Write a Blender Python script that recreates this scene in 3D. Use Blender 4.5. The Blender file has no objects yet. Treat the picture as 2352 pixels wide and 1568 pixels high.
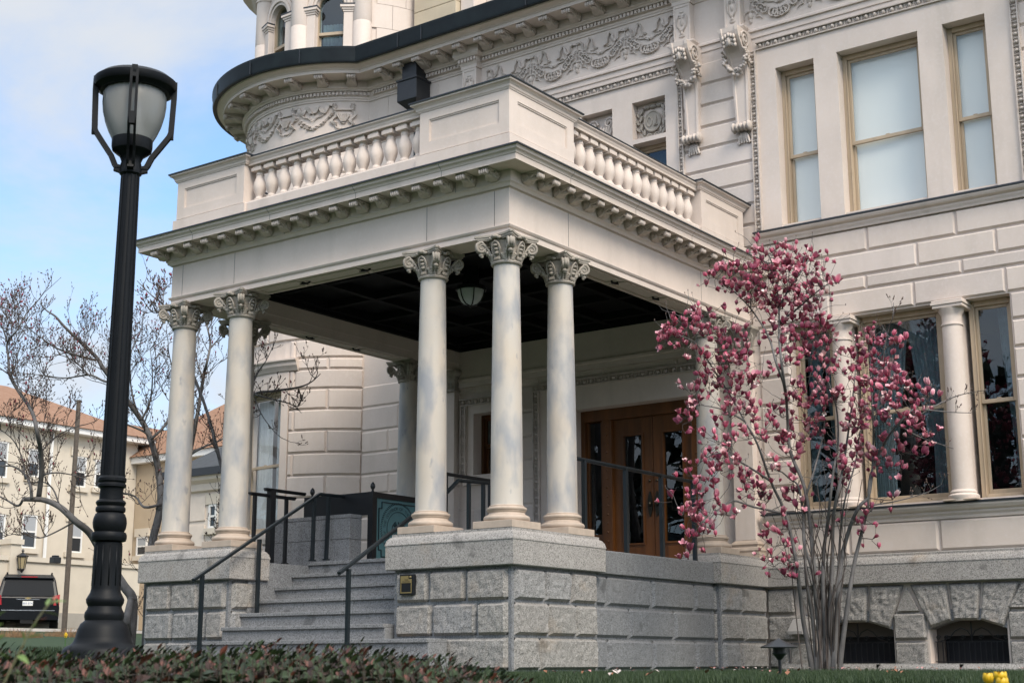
import bpy, math, random
import numpy as np
from mathutils import Matrix, Vector
random.seed(7); rng = np.random.default_rng(11)
S = bpy.context.scene; COL = S.collection
R = math.radians
# ------------------------------------------------------------------ camera
CAM = np.array([9.5087, -12.9561, 0.0]); YAW, PITCH, ROLL, FPX = 0.6313, 0.2202, -0.0016, 3305.72
cam = bpy.data.cameras.new("camera"); cam.sensor_width = 36; cam.lens = FPX / 2352 * 36
cam.clip_start = 0.05; cam.clip_end = 4000
cam.dof.use_dof = True; cam.dof.focus_distance = 20.0; cam.dof.aperture_fstop = 9.0
camo = bpy.data.objects.new("camera", cam); COL.objects.link(camo)
camo.matrix_world = Matrix.Translation(CAM.tolist()) @ Matrix.Rotation(YAW, 4, 'Z') @ Matrix.Rotation(math.pi/2 + PITCH, 4, 'X') @ Matrix.Rotation(ROLL, 4, 'Z')
S.camera = camo
# ------------------------------------------------------------------ world, sun, exposure
S.view_settings.view_transform = 'Standard'; S.view_settings.look = 'None'
S.view_settings.exposure = 0.94; S.view_settings.gamma = 1.0; S.cycles.diffuse_bounces = 2; S.view_settings.use_curve_mapping = False
SUN = Vector((0.72, -0.36, 0.78)).normalized()
SEL = math.asin(SUN.z); SROT = math.atan2(SUN.x, SUN.y)
W = bpy.data.worlds.new("World"); S.world = W; W.use_nodes = True
def nd(nt, typ, **kw):
    n = nt.nodes.new(typ)
    for k, v in kw.items():
        if k in n.inputs.keys() if isinstance(k, str) else False: n.inputs[k].default_value = v
        elif hasattr(n, k): setattr(n, k, v)
    return n
def build_world():
    nt = W.node_tree; nt.nodes.clear(); L = nt.links.new
    out = nt.nodes.new('ShaderNodeOutputWorld'); bg = nt.nodes.new('ShaderNodeBackground')
    sky = nt.nodes.new('ShaderNodeTexSky'); sky.sky_type = 'NISHITA'; sky.sun_disc = False
    sky.sun_elevation = SEL; sky.sun_rotation = SROT; sky.air_density = 1.0; sky.dust_density = 0.6; sky.ozone_density = 1.5
    tc = nt.nodes.new('ShaderNodeTexCoord'); sep = nt.nodes.new('ShaderNodeSeparateXYZ')
    L(tc.outputs['Generated'], sep.inputs[0])
    add = nt.nodes.new('ShaderNodeMath'); add.operation = 'ADD'; add.inputs[1].default_value = 0.22
    ab = nt.nodes.new('ShaderNodeMath'); ab.operation = 'ABSOLUTE'; L(sep.outputs['Z'], ab.inputs[0]); L(ab.outputs[0], add.inputs[0])
    dx = nt.nodes.new('ShaderNodeMath'); dx.operation = 'DIVIDE'; L(sep.outputs['X'], dx.inputs[0]); L(add.outputs[0], dx.inputs[1])
    dy = nt.nodes.new('ShaderNodeMath'); dy.operation = 'DIVIDE'; L(sep.outputs['Y'], dy.inputs[0]); L(add.outputs[0], dy.inputs[1])
    cmb = nt.nodes.new('ShaderNodeCombineXYZ'); L(dx.outputs[0], cmb.inputs[0]); L(dy.outputs[0], cmb.inputs[1])
    n1 = nt.nodes.new('ShaderNodeTexNoise'); n1.inputs['Scale'].default_value = 1.7; n1.inputs['Detail'].default_value = 8; n1.inputs['Roughness'].default_value = 0.58; n1.inputs['Distortion'].default_value = 0.4
    L(cmb.outputs[0], n1.inputs['Vector'])
    # banks of thin cloud with a clearer strip between them
    s1 = nt.nodes.new('ShaderNodeMath'); s1.operation = 'SUBTRACT'; s1.inputs[1].default_value = 0.315; L(sep.outputs['Z'], s1.inputs[0])
    s2 = nt.nodes.new('ShaderNodeMath'); s2.operation = 'MULTIPLY'; L(s1.outputs[0], s2.inputs[0]); L(s1.outputs[0], s2.inputs[1])
    s3 = nt.nodes.new('ShaderNodeMath'); s3.operation = 'MULTIPLY'; s3.inputs[1].default_value = -190.0; L(s2.outputs[0], s3.inputs[0])
    s4 = nt.nodes.new('ShaderNodeMath'); s4.operation = 'EXPONENT'; L(s3.outputs[0], s4.inputs[0])
    s5 = nt.nodes.new('ShaderNodeMath'); s5.operation = 'MULTIPLY'; s5.inputs[1].default_value = 0.27; L(s4.outputs[0], s5.inputs[0])
    m0 = nt.nodes.new('ShaderNodeMath'); m0.operation = 'SUBTRACT'; L(n1.outputs['Fac'], m0.inputs[0]); L(s5.outputs[0], m0.inputs[1])
    mr = nt.nodes.new('ShaderNodeMapRange'); mr.interpolation_type = 'SMOOTHSTEP'
    mr.inputs['From Min'].default_value = 0.20; mr.inputs['From Max'].default_value = 0.60; mr.inputs['To Min'].default_value = 0.14; mr.inputs['To Max'].default_value = 0.97
    L(m0.outputs[0], mr.inputs['Value'])
    # cloud is brighter round the sun
    dot = nt.nodes.new('ShaderNodeVectorMath'); dot.operation = 'DOT_PRODUCT'; dot.inputs[1].default_value = SUN
    L(tc.outputs['Generated'], dot.inputs[0])
    cb = nt.nodes.new('ShaderNodeMapRange'); cb.inputs['From Min'].default_value = -0.3; cb.inputs['From Max'].default_value = 1.0
    cb.inputs['To Min'].default_value = 4.3; cb.inputs['To Max'].default_value = 12.0; L(dot.outputs['Value'], cb.inputs['Value'])
    cc = nt.nodes.new('ShaderNodeVectorMath'); cc.operation = 'SCALE'; cc.inputs[0].default_value = (0.93, 0.97, 1.03); L(cb.outputs[0], cc.inputs['Scale'])
    sk = nt.nodes.new('ShaderNodeVectorMath'); sk.operation = 'MULTIPLY'; sk.inputs[1].default_value = (0.95, 1.22, 1.38); L(sky.outputs[0], sk.inputs[0])
    mix = nt.nodes.new('ShaderNodeMix'); mix.data_type = 'RGBA'
    L(mr.outputs[0], mix.inputs['Factor']); L(sk.outputs[0], mix.inputs['A']); L(cc.outputs[0], mix.inputs['B'])
    L(mix.outputs['Result'], bg.inputs['Color']); bg.inputs['Strength'].default_value = 0.1
    L(bg.outputs[0], out.inputs[0])
build_world()
sl = bpy.data.lights.new("sun", 'SUN'); sl.energy = 1.5; sl.angle = R(24); sl.color = (1.0, 0.90, 0.76)
so = bpy.data.objects.new("sun", sl); COL.objects.link(so); so.rotation_euler = SUN.to_track_quat('Z', 'Y').to_euler()

# ------------------------------------------------------------------ mesh helpers
def ray(x, y):                                    # a direction of the surveyed view
    cr, sr = math.cos(ROLL), math.sin(ROLL); X, Y = x - 1176, y - 784
    a, b = cr*X + sr*Y, -sr*X + cr*Y; c_, s_ = math.cos(YAW), math.sin(YAW)
    fw = np.array([-s_*math.cos(PITCH), c_*math.cos(PITCH), math.sin(PITCH)]); r = np.array([c_, s_, 0]); u = np.cross(r, fw)
    return fw + r*a/FPX - u*b/FPX
def on(x, y, ax, val):
    d = ray(x, y); return CAM + d*(val - CAM[ax])/d[ax]
def at(x, y, dist):
    d = ray(x, y); return CAM + d*dist/math.hypot(d[0], d[1])
WPOS = {}
class MB:
    def __init__(s): s.V = []; s.F = []; s.M = []; s.n = 0
    def add(s, vs, fs, m=0):
        b = s.n; vs = [tuple(map(float, v)) for v in vs]; s.V += vs; s.n += len(vs)
        for f in fs: s.F.append(tuple(b + i for i in f)); s.M.append(m)
    def box(s, x0, x1, y0, y1, z0, z1, m=0):
        s.add([(x0,y0,z0),(x1,y0,z0),(x1,y1,z0),(x0,y1,z0),(x0,y0,z1),(x1,y0,z1),(x1,y1,z1),(x0,y1,z1)],
              [(3,2,1,0),(4,5,6,7),(0,1,5,4),(1,2,6,5),(2,3,7,6),(3,0,4,7)], m)
    def mbox(s, M, u0, u1, v0, v1, w0, w1, m=0, seg=1):      # a box bent by a mapping (u along, v up, w out)
        for k in range(seg):
            a, b = u0 + (u1-u0)*k/seg, u0 + (u1-u0)*(k+1)/seg
            vs = [M(a,v0,w1),M(b,v0,w1),M(b,v0,w0),M(a,v0,w0),M(a,v1,w1),M(b,v1,w1),M(b,v1,w0),M(a,v1,w0)]
            fs = [(3,2,1,0),(4,5,6,7),(0,1,5,4),(2,3,7,6)]
            if k == seg-1: fs.append((1,2,6,5))
            if k == 0: fs.append((3,0,4,7))
            s.add(vs, fs, m)
    def block(s, M, u0, u1, v0, v1, w0, w1, c=.025, m=0, seg=1):  # chamfered face block
        us = [u0 + (u1-u0)*k/seg for k in range(seg+1)]; ui = [u0+c + (u1-u0-2*c)*k/seg for k in range(seg+1)]
        vs = []
        for k in range(seg+1):
            vs += [M(us[k],v0,w0), M(ui[k],v0+c,w1), M(ui[k],v1-c,w1), M(us[k],v1,w0)]
        fs = []
        for k in range(seg):
            a, b = 4*k, 4*k+4
            fs += [(a,b,b+1,a+1),(a+1,b+1,b+2,a+2),(a+2,b+2,b+3,a+3)]
        e = 4*seg; fs += [(0,1,2,3),(e+3,e+2,e+1,e)]
        s.add(vs, fs, m)
    def rough(s, M, u0, u1, v0, v1, w0, w1, cell=.03, amp=.0052, rnd=.026, m=0):  # rock-faced block
        nu = max(3, int((u1-u0)/cell)); nv = max(3, int((v1-v0)/cell))
        N = rng.normal(0, 1, (nu+1, nv+1)); N2 = np.copy(N)
        for _ in range(1):
            N2[1:-1,1:-1] = (N[1:-1,1:-1]*2+N[:-2,1:-1]+N[2:,1:-1]+N[1:-1,:-2]+N[1:-1,2:])/4
        big = 0*np.kron(rng.normal(0, 1, (nu//5+2, nv//5+2)), np.ones((5,5)))[:nu+1,:nv+1]
        vs = []
        for i in range(nu+1):
            for j in range(nv+1):
                u = u0+(u1-u0)*i/nu; v = v0+(v1-v0)*j/nv
                e = min(u-u0, u1-u, v-v0, v1-v); k = min(1, e/rnd); k = math.sqrt(max(0, 1-(1-k)**2))
                w = w0 + (w1-w0)*k + (amp*N2[i,j]*.8 + amp*.3*big[i,j])*min(1, e/.02)
                vs.append(M(u + (rng.normal(0,.003) if 0<i<nu else 0), v, w))
        fs = [(i*(nv+1)+j, (i+1)*(nv+1)+j, (i+1)*(nv+1)+j+1, i*(nv+1)+j+1) for i in range(nu) for j in range(nv)]
        s.add(vs, fs, m)
    def lathe(s, prof, n=16, c=(0,0,0), a0=0, a1=2*math.pi, m=0, cap=True):
        full = abs(a1-a0-2*math.pi) < 1e-6; k = n if full else n+1; vs = []
        for r, z in prof:
            for i in range(k):
                a = a0+(a1-a0)*i/n; vs.append((c[0]+r*math.cos(a), c[1]+r*math.sin(a), c[2]+z))
        fs = []
        for j in range(len(prof)-1):
            for i in range(n):
                i2 = (i+1) % k; fs.append((j*k+i, j*k+i2, (j+1)*k+i2, (j+1)*k+i))
        if cap and full:
            fs.append(tuple(range(k-1,-1,-1))); t = (len(prof)-1)*k; fs.append(tuple(range(t, t+k)))
        s.add(vs, fs, m)
    def tube(s, pts, rad, n=6, m=0, cap=True):
        P = [np.array(p, float) for p in pts]; k = len(P)
        if not hasattr(rad, '__len__'): rad = [rad]*k
        vs = []; up = None
        for i in range(k):
            t = P[min(i+1,k-1)] - P[max(i-1,0)]; t = t/(np.linalg.norm(t)+1e-12)
            if up is None:
                up = np.array([0,0,1.]) if abs(t[2]) < .9 else np.array([1.,0,0])
            a = np.cross(t, up); a /= np.linalg.norm(a)+1e-12; b = np.cross(a, t); up = b
            for j in range(n):
                q = 2*math.pi*j/n; vs.append(P[i] + rad[i]*(math.cos(q)*a + math.sin(q)*b))
        fs = [(i*n+j, i*n+(j+1)%n, (i+1)*n+(j+1)%n, (i+1)*n+j) for i in range(k-1) for j in range(n)]
        if cap: fs += [tuple(range(n-1,-1,-1)), tuple(range((k-1)*n, k*n))]
        s.add(vs, fs, m)
    def bar(s, p, q, w, h, m=0):                 # rectangular bar between two points
        p = np.array(p, float); q = np.array(q, float); t = q-p; t /= np.linalg.norm(t)
        up = np.array([0,0,1.]) if abs(t[2]) < .95 else np.array([0,1.,0])
        a = np.cross(t, up); a /= np.linalg.norm(a); b = np.cross(a, t)
        vs = [o + sa*a*w/2 + sb*b*h/2 for o in (p, q) for sa, sb in ((-1,-1),(1,-1),(1,1),(-1,1))]
        s.add(vs, [(3,2,1,0),(4,5,6,7),(0,1,5,4),(1,2,6,5),(2,3,7,6),(3,0,4,7)], m)
    def sweep(s, path, prof, closed=False, m=0, caps=True):   # profile (out, z) along an XY path, out = right of travel
        P = [np.array(p, float) for p in path]; k = len(P); npf = len(prof); vs = []
        for i in range(k):
            if closed or 0 < i < k-1: d0 = P[i]-P[i-1]; d1 = P[(i+1)%k]-P[i]
            elif i == 0: d0 = d1 = P[1]-P[0]
            else: d0 = d1 = P[-1]-P[-2]
            d0 = d0/np.linalg.norm(d0); d1 = d1/np.linalg.norm(d1)
            n0 = np.array([d0[1],-d0[0]]); n1 = np.array([d1[1],-d1[0]]); b = n0+n1; b = b/(1+n0@n1)
            for o, z in prof: vs.append((P[i][0]+b[0]*o, P[i][1]+b[1]*o, z))
        fs = []
        for i in range(k if closed else k-1):
            a, b = i*npf, ((i+1)%k)*npf
            for j in range(npf-1): fs.append((a+j, b+j, b+j+1, a+j+1))
        if caps and not closed: fs += [tuple(range(npf-1,-1,-1))[::-1], tuple(range((k-1)*npf, k*npf))[::-1]]
        s.add(vs, fs, m)
    def prism(s, poly, M, w0, w1, m=0):           # polygon in (u,v) extruded along w
        n = len(poly); vs = [M(u,v,w0) for u,v in poly] + [M(u,v,w1) for u,v in poly]
        s.add(vs, [tuple(range(n-1,-1,-1)), tuple(range(n,2*n))] + [(i,(i+1)%n,n+(i+1)%n,n+i) for i in range(n)], m)
    def ell(s, c, r, n=8, k=5, m=0, M=None, half=False):   # ellipsoid (or its w>0 half) in mapped coords
        M = M or (lambda u,v,w: (u,v,w)); vs = []; 
        lo = 0 if half else -math.pi/2
        for j in range(k+1):
            t = lo + (math.pi/2-lo)*j/k
            for i in range(n):
                a = 2*math.pi*i/n
                vs.append(M(c[0]+r[0]*math.cos(t)*math.cos(a), c[1]+r[1]*math.cos(t)*math.sin(a), c[2]+r[2]*math.sin(t)))
        s.add(vs, [(j*n+i, j*n+(i+1)%n, (j+1)*n+(i+1)%n, (j+1)*n+i) for j in range(k) for i in range(n)], m)
    def build(s, name, mats, parent=None, at=None, smooth=False, bevel=0, auto=None):
        me = bpy.data.meshes.new(name); base = np.array(WPOS.get(parent.name, (0,0,0)) if parent else (0,0,0), float)
        V = np.array(s.V, float).reshape(-1,3)
        if at is None: V = V - base; pos = base; loc = (0,0,0)
        else: pos = np.array(at, float); loc = tuple(pos-base)
        me.from_pydata(V.tolist(), [], s.F)
        for m in (mats if isinstance(mats,(list,tuple)) else [mats]): me.materials.append(m)
        if any(s.M): me.polygons.foreach_set('material_index', s.M)
        if smooth: me.polygons.foreach_set('use_smooth', [True]*len(s.F))
        me.update()
        o = bpy.data.objects.new(name, me); COL.objects.link(o); o.location = loc
        if parent: o.parent = parent
        if auto:
            me.set_sharp_from_angle(angle=R(auto))
        if bevel:
            b = o.modifiers.new('bevel', 'BEVEL'); b.width = bevel; b.segments = 2; b.limit_method = 'ANGLE'; b.angle_limit = R(40)
        WPOS[o.name] = pos; return o
def tag(o, label=None, cat=None, group=None, kind=None):
    if label: o['label'] = label
    if cat: o['category'] = cat
    if group: o['group'] = group
    if kind: o['kind'] = kind
    return o
def thing(name, label, cat, loc=(0,0,0), group=None, rz=0):
    o = bpy.data.objects.new(name, None); COL.objects.link(o); o.location = loc; o.rotation_euler = (0,0,rz); o.empty_display_size = .2
    WPOS[o.name] = np.array(loc, float); return tag(o, label, cat, group)
def dup(o, parent, at):                           # copy of a part with its sub-parts
    c = o.copy(); COL.objects.link(c); c.parent = parent
    c.location = tuple(np.array(at, float) - WPOS[parent.name]); WPOS[c.name] = np.array(at, float)
    for ch in o.children:
        d = ch.copy(); COL.objects.link(d); d.parent = c; WPOS[d.name] = WPOS[c.name] + np.array(d.location)
    return c
PY = lambda Y0: (lambda u,v,w: (u, Y0-w, v))      # wall facing -Y
PX = lambda X0: (lambda u,v,w: (X0+w, u, v))      # wall facing +X
PNX = lambda X0: (lambda u,v,w: (X0-w, -u, v))    # wall facing -X (u runs along -Y)
def CY(cx, cy, r): return lambda u,v,w: (cx+(r+w)*math.cos(u), cy+(r+w)*math.sin(u), v)   # u is an angle
def holes_wall(mb, M, u0, u1, v0, v1, holes, w0, w1, m=0):
    us = sorted({u0,u1,*[min(max(h[i],u0),u1) for h in holes for i in (0,1)]}); vs = sorted({v0,v1,*[min(max(h[i],v0),v1) for h in holes for i in (2,3)]})
    for a, b in zip(us[:-1], us[1:]):
        run = None
        for c, d in list(zip(vs[:-1], vs[1:])) + [(None, None)]:
            hole = c is None or any(h[0] <= (a+b)/2 <= h[1] and h[2] <= (c+d)/2 <= h[3] for h in holes)
            if hole:
                if run: mb.mbox(M, a, b, run[0], run[1], w0, w1, m); run = None
            else: run = (run[0], d) if run else (c, d)
# ------------------------------------------------------------------ materials
def mat(name, base, rough=.7, var=.0, vscale=3., dark=None, bump=0., bscale=40., metal=0., spec=.5, detail=4, coord='Object', stretch=None, ramp=(.35,.7)):
    m = bpy.data.materials.new(name); m.use_nodes = True; nt = m.node_tree; b = nt.nodes['Principled BSDF']; L = nt.links.new
    b.inputs['Roughness'].default_value = rough; b.inputs['Metallic'].default_value = metal; b.inputs['Specular IOR Level'].default_value = spec
    b.inputs['Base Color'].default_value = (*base, 1)
    geo = nt.nodes.new('ShaderNodeNewGeometry'); src = geo.outputs['Position']
    if stretch:
        mp = nt.nodes.new('ShaderNodeMapping'); mp.inputs['Scale'].default_value = stretch; L(src, mp.inputs[0]); src = mp.outputs[0]
    if var or dark:
        n = nt.nodes.new('ShaderNodeTexNoise'); n.inputs['Scale'].default_value = vscale; n.inputs['Detail'].default_value = detail; n.inputs['Roughness'].default_value = .6
        L(src, n.inputs['Vector']); r = nt.nodes.new('ShaderNodeValToRGB')
        d = dark or tuple(c*(1-var) for c in base)
        r.color_ramp.elements[0].position = ramp[0]; r.color_ramp.elements[1].position = ramp[1]
        r.color_ramp.elements[0].color = (*d, 1); r.color_ramp.elements[1].color = (*base, 1)
        L(n.outputs['Fac'], r.inputs['Fac']); L(r.outputs['Color'], b.inputs['Base Color'])
    if bump:
        n2 = nt.nodes.new('ShaderNodeTexNoise'); n2.inputs['Scale'].default_value = bscale; n2.inputs['Detail'].default_value = 3
        L(geo.outputs['Position'], n2.inputs['Vector']); bp = nt.nodes.new('ShaderNodeBump'); bp.inputs['Strength'].default_value = bump; bp.inputs['Distance'].default_value = .01
        L(n2.outputs['Fac'], bp.inputs['Height']); L(bp.outputs[0], b.inputs['Normal'])
    return m
def mixin(m, col, scale, lo, hi, fac=1., stretch=None, kind='NOISE', detail=4):    # lay a second noise colour over a material's base colour
    nt = m.node_tree; b = nt.nodes['Principled BSDF']; L = nt.links.new; inp = b.inputs['Base Color']
    geo = nt.nodes.new('ShaderNodeNewGeometry'); src = geo.outputs['Position']
    if stretch:
        mp = nt.nodes.new('ShaderNodeMapping'); mp.inputs['Scale'].default_value = stretch; L(src, mp.inputs[0]); src = mp.outputs[0]
    if kind == 'VOR':
        n = nt.nodes.new('ShaderNodeTexVoronoi'); n.inputs['Scale'].default_value = scale; o = n.outputs['Color']
        sp = nt.nodes.new('ShaderNodeSeparateColor'); L(n.outputs['Color'], sp.inputs[0]); o = sp.outputs[0]
    else:
        n = nt.nodes.new('ShaderNodeTexNoise'); n.inputs['Scale'].default_value = scale; n.inputs['Detail'].default_value = detail; o = n.outputs['Fac']
    L(src, n.inputs['Vector'])
    mr = nt.nodes.new('ShaderNodeMapRange'); mr.inputs['From Min'].default_value = lo; mr.inputs['From Max'].default_value = hi; mr.inputs['To Max'].default_value = fac
    L(o, mr.inputs['Value']); mx = nt.nodes.new('ShaderNodeMix'); mx.data_type = 'RGBA'; L(mr.outputs[0], mx.inputs['Factor'])
    if inp.is_linked: L(inp.links[0].from_socket, mx.inputs['A'])
    else: mx.inputs['A'].default_value = inp.default_value
    mx.inputs['B'].default_value = (*col, 1); L(mx.outputs['Result'], inp); return m
STONE = mat('limestone', (.725,.615,.535), .8, .10, 1.3, bump=.12, bscale=60)
mixin(STONE, (.50,.43,.365), 3.0, .53, .80, .5, stretch=(1,1,.2)); mixin(STONE, (.74,.66,.62), 25, .5, .75, .35)
STONE_A = mat('limestone_pale', (.745,.64,.57), .8, .10, 1.3, bump=.12, bscale=60); STONE_B = mat('limestone_grey', (.665,.57,.505), .8, .12, 1.3, bump=.12, bscale=60)
for q_ in (STONE_A, STONE_B): mixin(q_, (.50,.43,.365), 3.0, .53, .80, .5, stretch=(1,1,.2)); mixin(q_, (.74,.66,.62), 25, .5, .75, .3)
STONES = [STONE, STONE_A, STONE_B]
CARVED = mat('carved_limestone', (.66,.57,.50), .85, .22, 9, bump=.2, bscale=80)
mixin(CARVED, (.38,.31,.25), 6, .52, .75, .5)
CAPST = mat('capital_stone', (.46,.405,.34), .85, .35, 9, bump=.3, bscale=70)
SHAFT = mat('column_marble', (.57,.515,.45), .55, .06, 2, bump=.03, bscale=50)
mixin(SHAFT, (.25,.27,.31), 3.6, .47, .64, .68, stretch=(1,1,.4)); mixin(SHAFT, (.60,.47,.33), 1.7, .48, .68, .45, stretch=(1,1,.6)); mixin(SHAFT, (.25,.25,.27), 9, .66, .74, .6, stretch=(1,1,.5)); mixin(SHAFT,(.2,.19,.18),60,.70,.76,.5)
BASEST = mat('column_base_stone', (.55,.44,.35), .75, .2, 6, bump=.1)
def granite(name, base, rough, bump, bscale=70, stain=True):
    m = mat(name, base, rough, .10, 14, bump=bump, bscale=bscale)
    mixin(m, tuple(c*.38 for c in base), 95, .62, .74, .75, kind='VOR'); mixin(m, tuple(min(1,c*1.45) for c in base), 120, .62, .75, .75, kind='VOR')
    mixin(m, tuple(c*.8 for c in base), 1.6, .50, .75, .5)
    mixin(m, tuple(c*.35 for c in base), 2.4, .655, .70, .6); mixin(m, tuple(c*.6 for c in base), 5, .55, .75, .35, stretch=(1,1,.12))
    if stain: mixin(m, (.42,.30,.19), 1.9, .60, .78, .45)
    return m
GRAN_R = granite('granite_rock_faced', (.30,.28,.258), .85, .35); GRAN_S = granite('granite_smooth', (.21,.212,.217), .6, .06, stain=False); GRAN_C = granite('granite_cap', (.35,.325,.30), .7, .06)
GRAN_T = granite('granite_steps', (.225,.224,.224), .65, .05, stain=False)
GUT = mat('dark_copper_gutter', (.007,.010,.013), .5, .4, 4, dark=(.012,.018,.021), bump=.05, bscale=8, spec=.25)
FLASH = mat('dark_flashing', (.02,.024,.03), .45)
IRON = mat('black_iron', (.008,.009,.011), .35, bump=.03, bscale=120)
RAILP = mat('rail_paint', (.012,.018,.022), .35, .2, 8)
LEAD = mat('blackened_copper', (.016,.018,.022), .45, .3, 6, bump=.1, bscale=20)
FRAME = mat('window_frame_paint', (.52,.40,.275), .55, .18, 7, bump=.08, bscale=60, stretch=(1,1,.15))
BLIND = mat('roller_blind', (.80,.80,.755), .8); 
WHITE = mat('white_paint', (.78,.76,.72), .5, .06, 5)
WOOD = mat('varnished_oak', (.17,.06,.012), .38, .45, 7, bump=.05, bscale=30, stretch=(1,1,.1))
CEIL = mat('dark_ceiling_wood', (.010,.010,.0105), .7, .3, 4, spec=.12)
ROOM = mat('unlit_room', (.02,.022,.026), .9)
CURTW = mat('white_lace',(.80,.80,.78),.85,.12,14)
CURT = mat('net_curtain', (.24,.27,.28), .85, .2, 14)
YELST = mat('yellow_stone', (.60,.50,.36), .85, .12, 2.5, bump=.1)
BRONZE = mat('bronze', (.05,.045,.035), .35, metal=.9)
GOLD = mat('gold_leaf', (.30,.23,.10), .4, metal=.4)
def glass(name, tint=(.9,.95,.97), refl=.10, rough=0.0):
    m = bpy.data.materials.new(name); m.use_nodes = True; nt = m.node_tree; nt.nodes.clear(); L = nt.links.new
    o = nt.nodes.new('ShaderNodeOutputMaterial'); t = nt.nodes.new('ShaderNodeBsdfTransparent'); g = nt.nodes.new('ShaderNodeBsdfGlossy')
    t.inputs['Color'].default_value = (*tint, 1); g.inputs['Roughness'].default_value = rough; g.inputs['Color'].default_value = (.85,.93,1,1)
    f = nt.nodes.new('ShaderNodeFresnel'); f.inputs['IOR'].default_value = 1.45
    a = nt.nodes.new('ShaderNodeMath'); a.operation = 'MULTIPLY_ADD'; a.inputs[1].default_value = 1.25; a.inputs[2].default_value = refl; L(f.outputs[0], a.inputs[0])
    ge = nt.nodes.new('ShaderNodeNewGeometry'); iv = nt.nodes.new('ShaderNodeMath'); iv.operation = 'SUBTRACT'; iv.inputs[0].default_value = 1.0; L(ge.outputs['Backfacing'], iv.inputs[1])
    a2 = nt.nodes.new('ShaderNodeMath'); a2.operation = 'MULTIPLY'; L(a.outputs[0], a2.inputs[0]); L(iv.outputs[0], a2.inputs[1]); a = a2
    mx = nt.nodes.new('ShaderNodeMixShader'); L(a.outputs[0], mx.inputs[0]); L(t.outputs[0], mx.inputs[1]); L(g.outputs[0], mx.inputs[2]); L(mx.outputs[0], o.inputs[0]); return m
GLASS = glass('window_glass', (.78,.86,.88), .02); GLASSB = glass('clear_window_glass', (.98,.99,.99), .02)
# ------------------------------------------------------------------ ground
def gz(x, y):
    z = -.09 + 1.25*min(1, max(0, (-x-7)/24))
    d = math.hypot(x-CAM[0], y-CAM[1]); t = min(1, max(0, (6.2-d)/3.4)); t = t*t*(3-2*t)
    return z - 1.15*t
def build_ground():
    xs = sorted(set([-900,-500,-250,-120,-80,-60,-50] + [-45+i*1.0 for i in range(46)] + [i*.35 for i in range(45)] + [16+i*3 for i in range(8)] + [60,120,250,500,900]))
    ys = sorted(set([-900,-500,-250,-120,-60,-40,-30,-25,-20] + [-18+i*.35 for i in range(75)] + [9+i*1.5 for i in range(22)] + [50,70,120,250,500,900]))
    m = MB(); m.add([(x,y,gz(x,y)) for x in xs for y in ys], [(i*len(ys)+j,(i+1)*len(ys)+j,(i+1)*len(ys)+j+1,i*len(ys)+j+1) for i in range(len(xs)-1) for j in range(len(ys)-1)])
    g = mat('lawn_soil', (.022,.052,.013), .95, .4, 6, dark=(.013,.034,.009), bump=.6, bscale=60)
    tag(m.build('lawn', g, smooth=True), 'short green lawn in front of the mansion and out to the drive', 'lawn', kind='structure')
build_ground()
# ------------------------------------------------------------------ the mansion
MAN = thing('mansion', 'ornate grey limestone mansion with corner turret and columned porch on a granite base', 'mansion', (-3, 6, -.09))
W_ = 5.876; YW = 6.13; D_ = 6.08
wallM = PY(YW)
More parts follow.
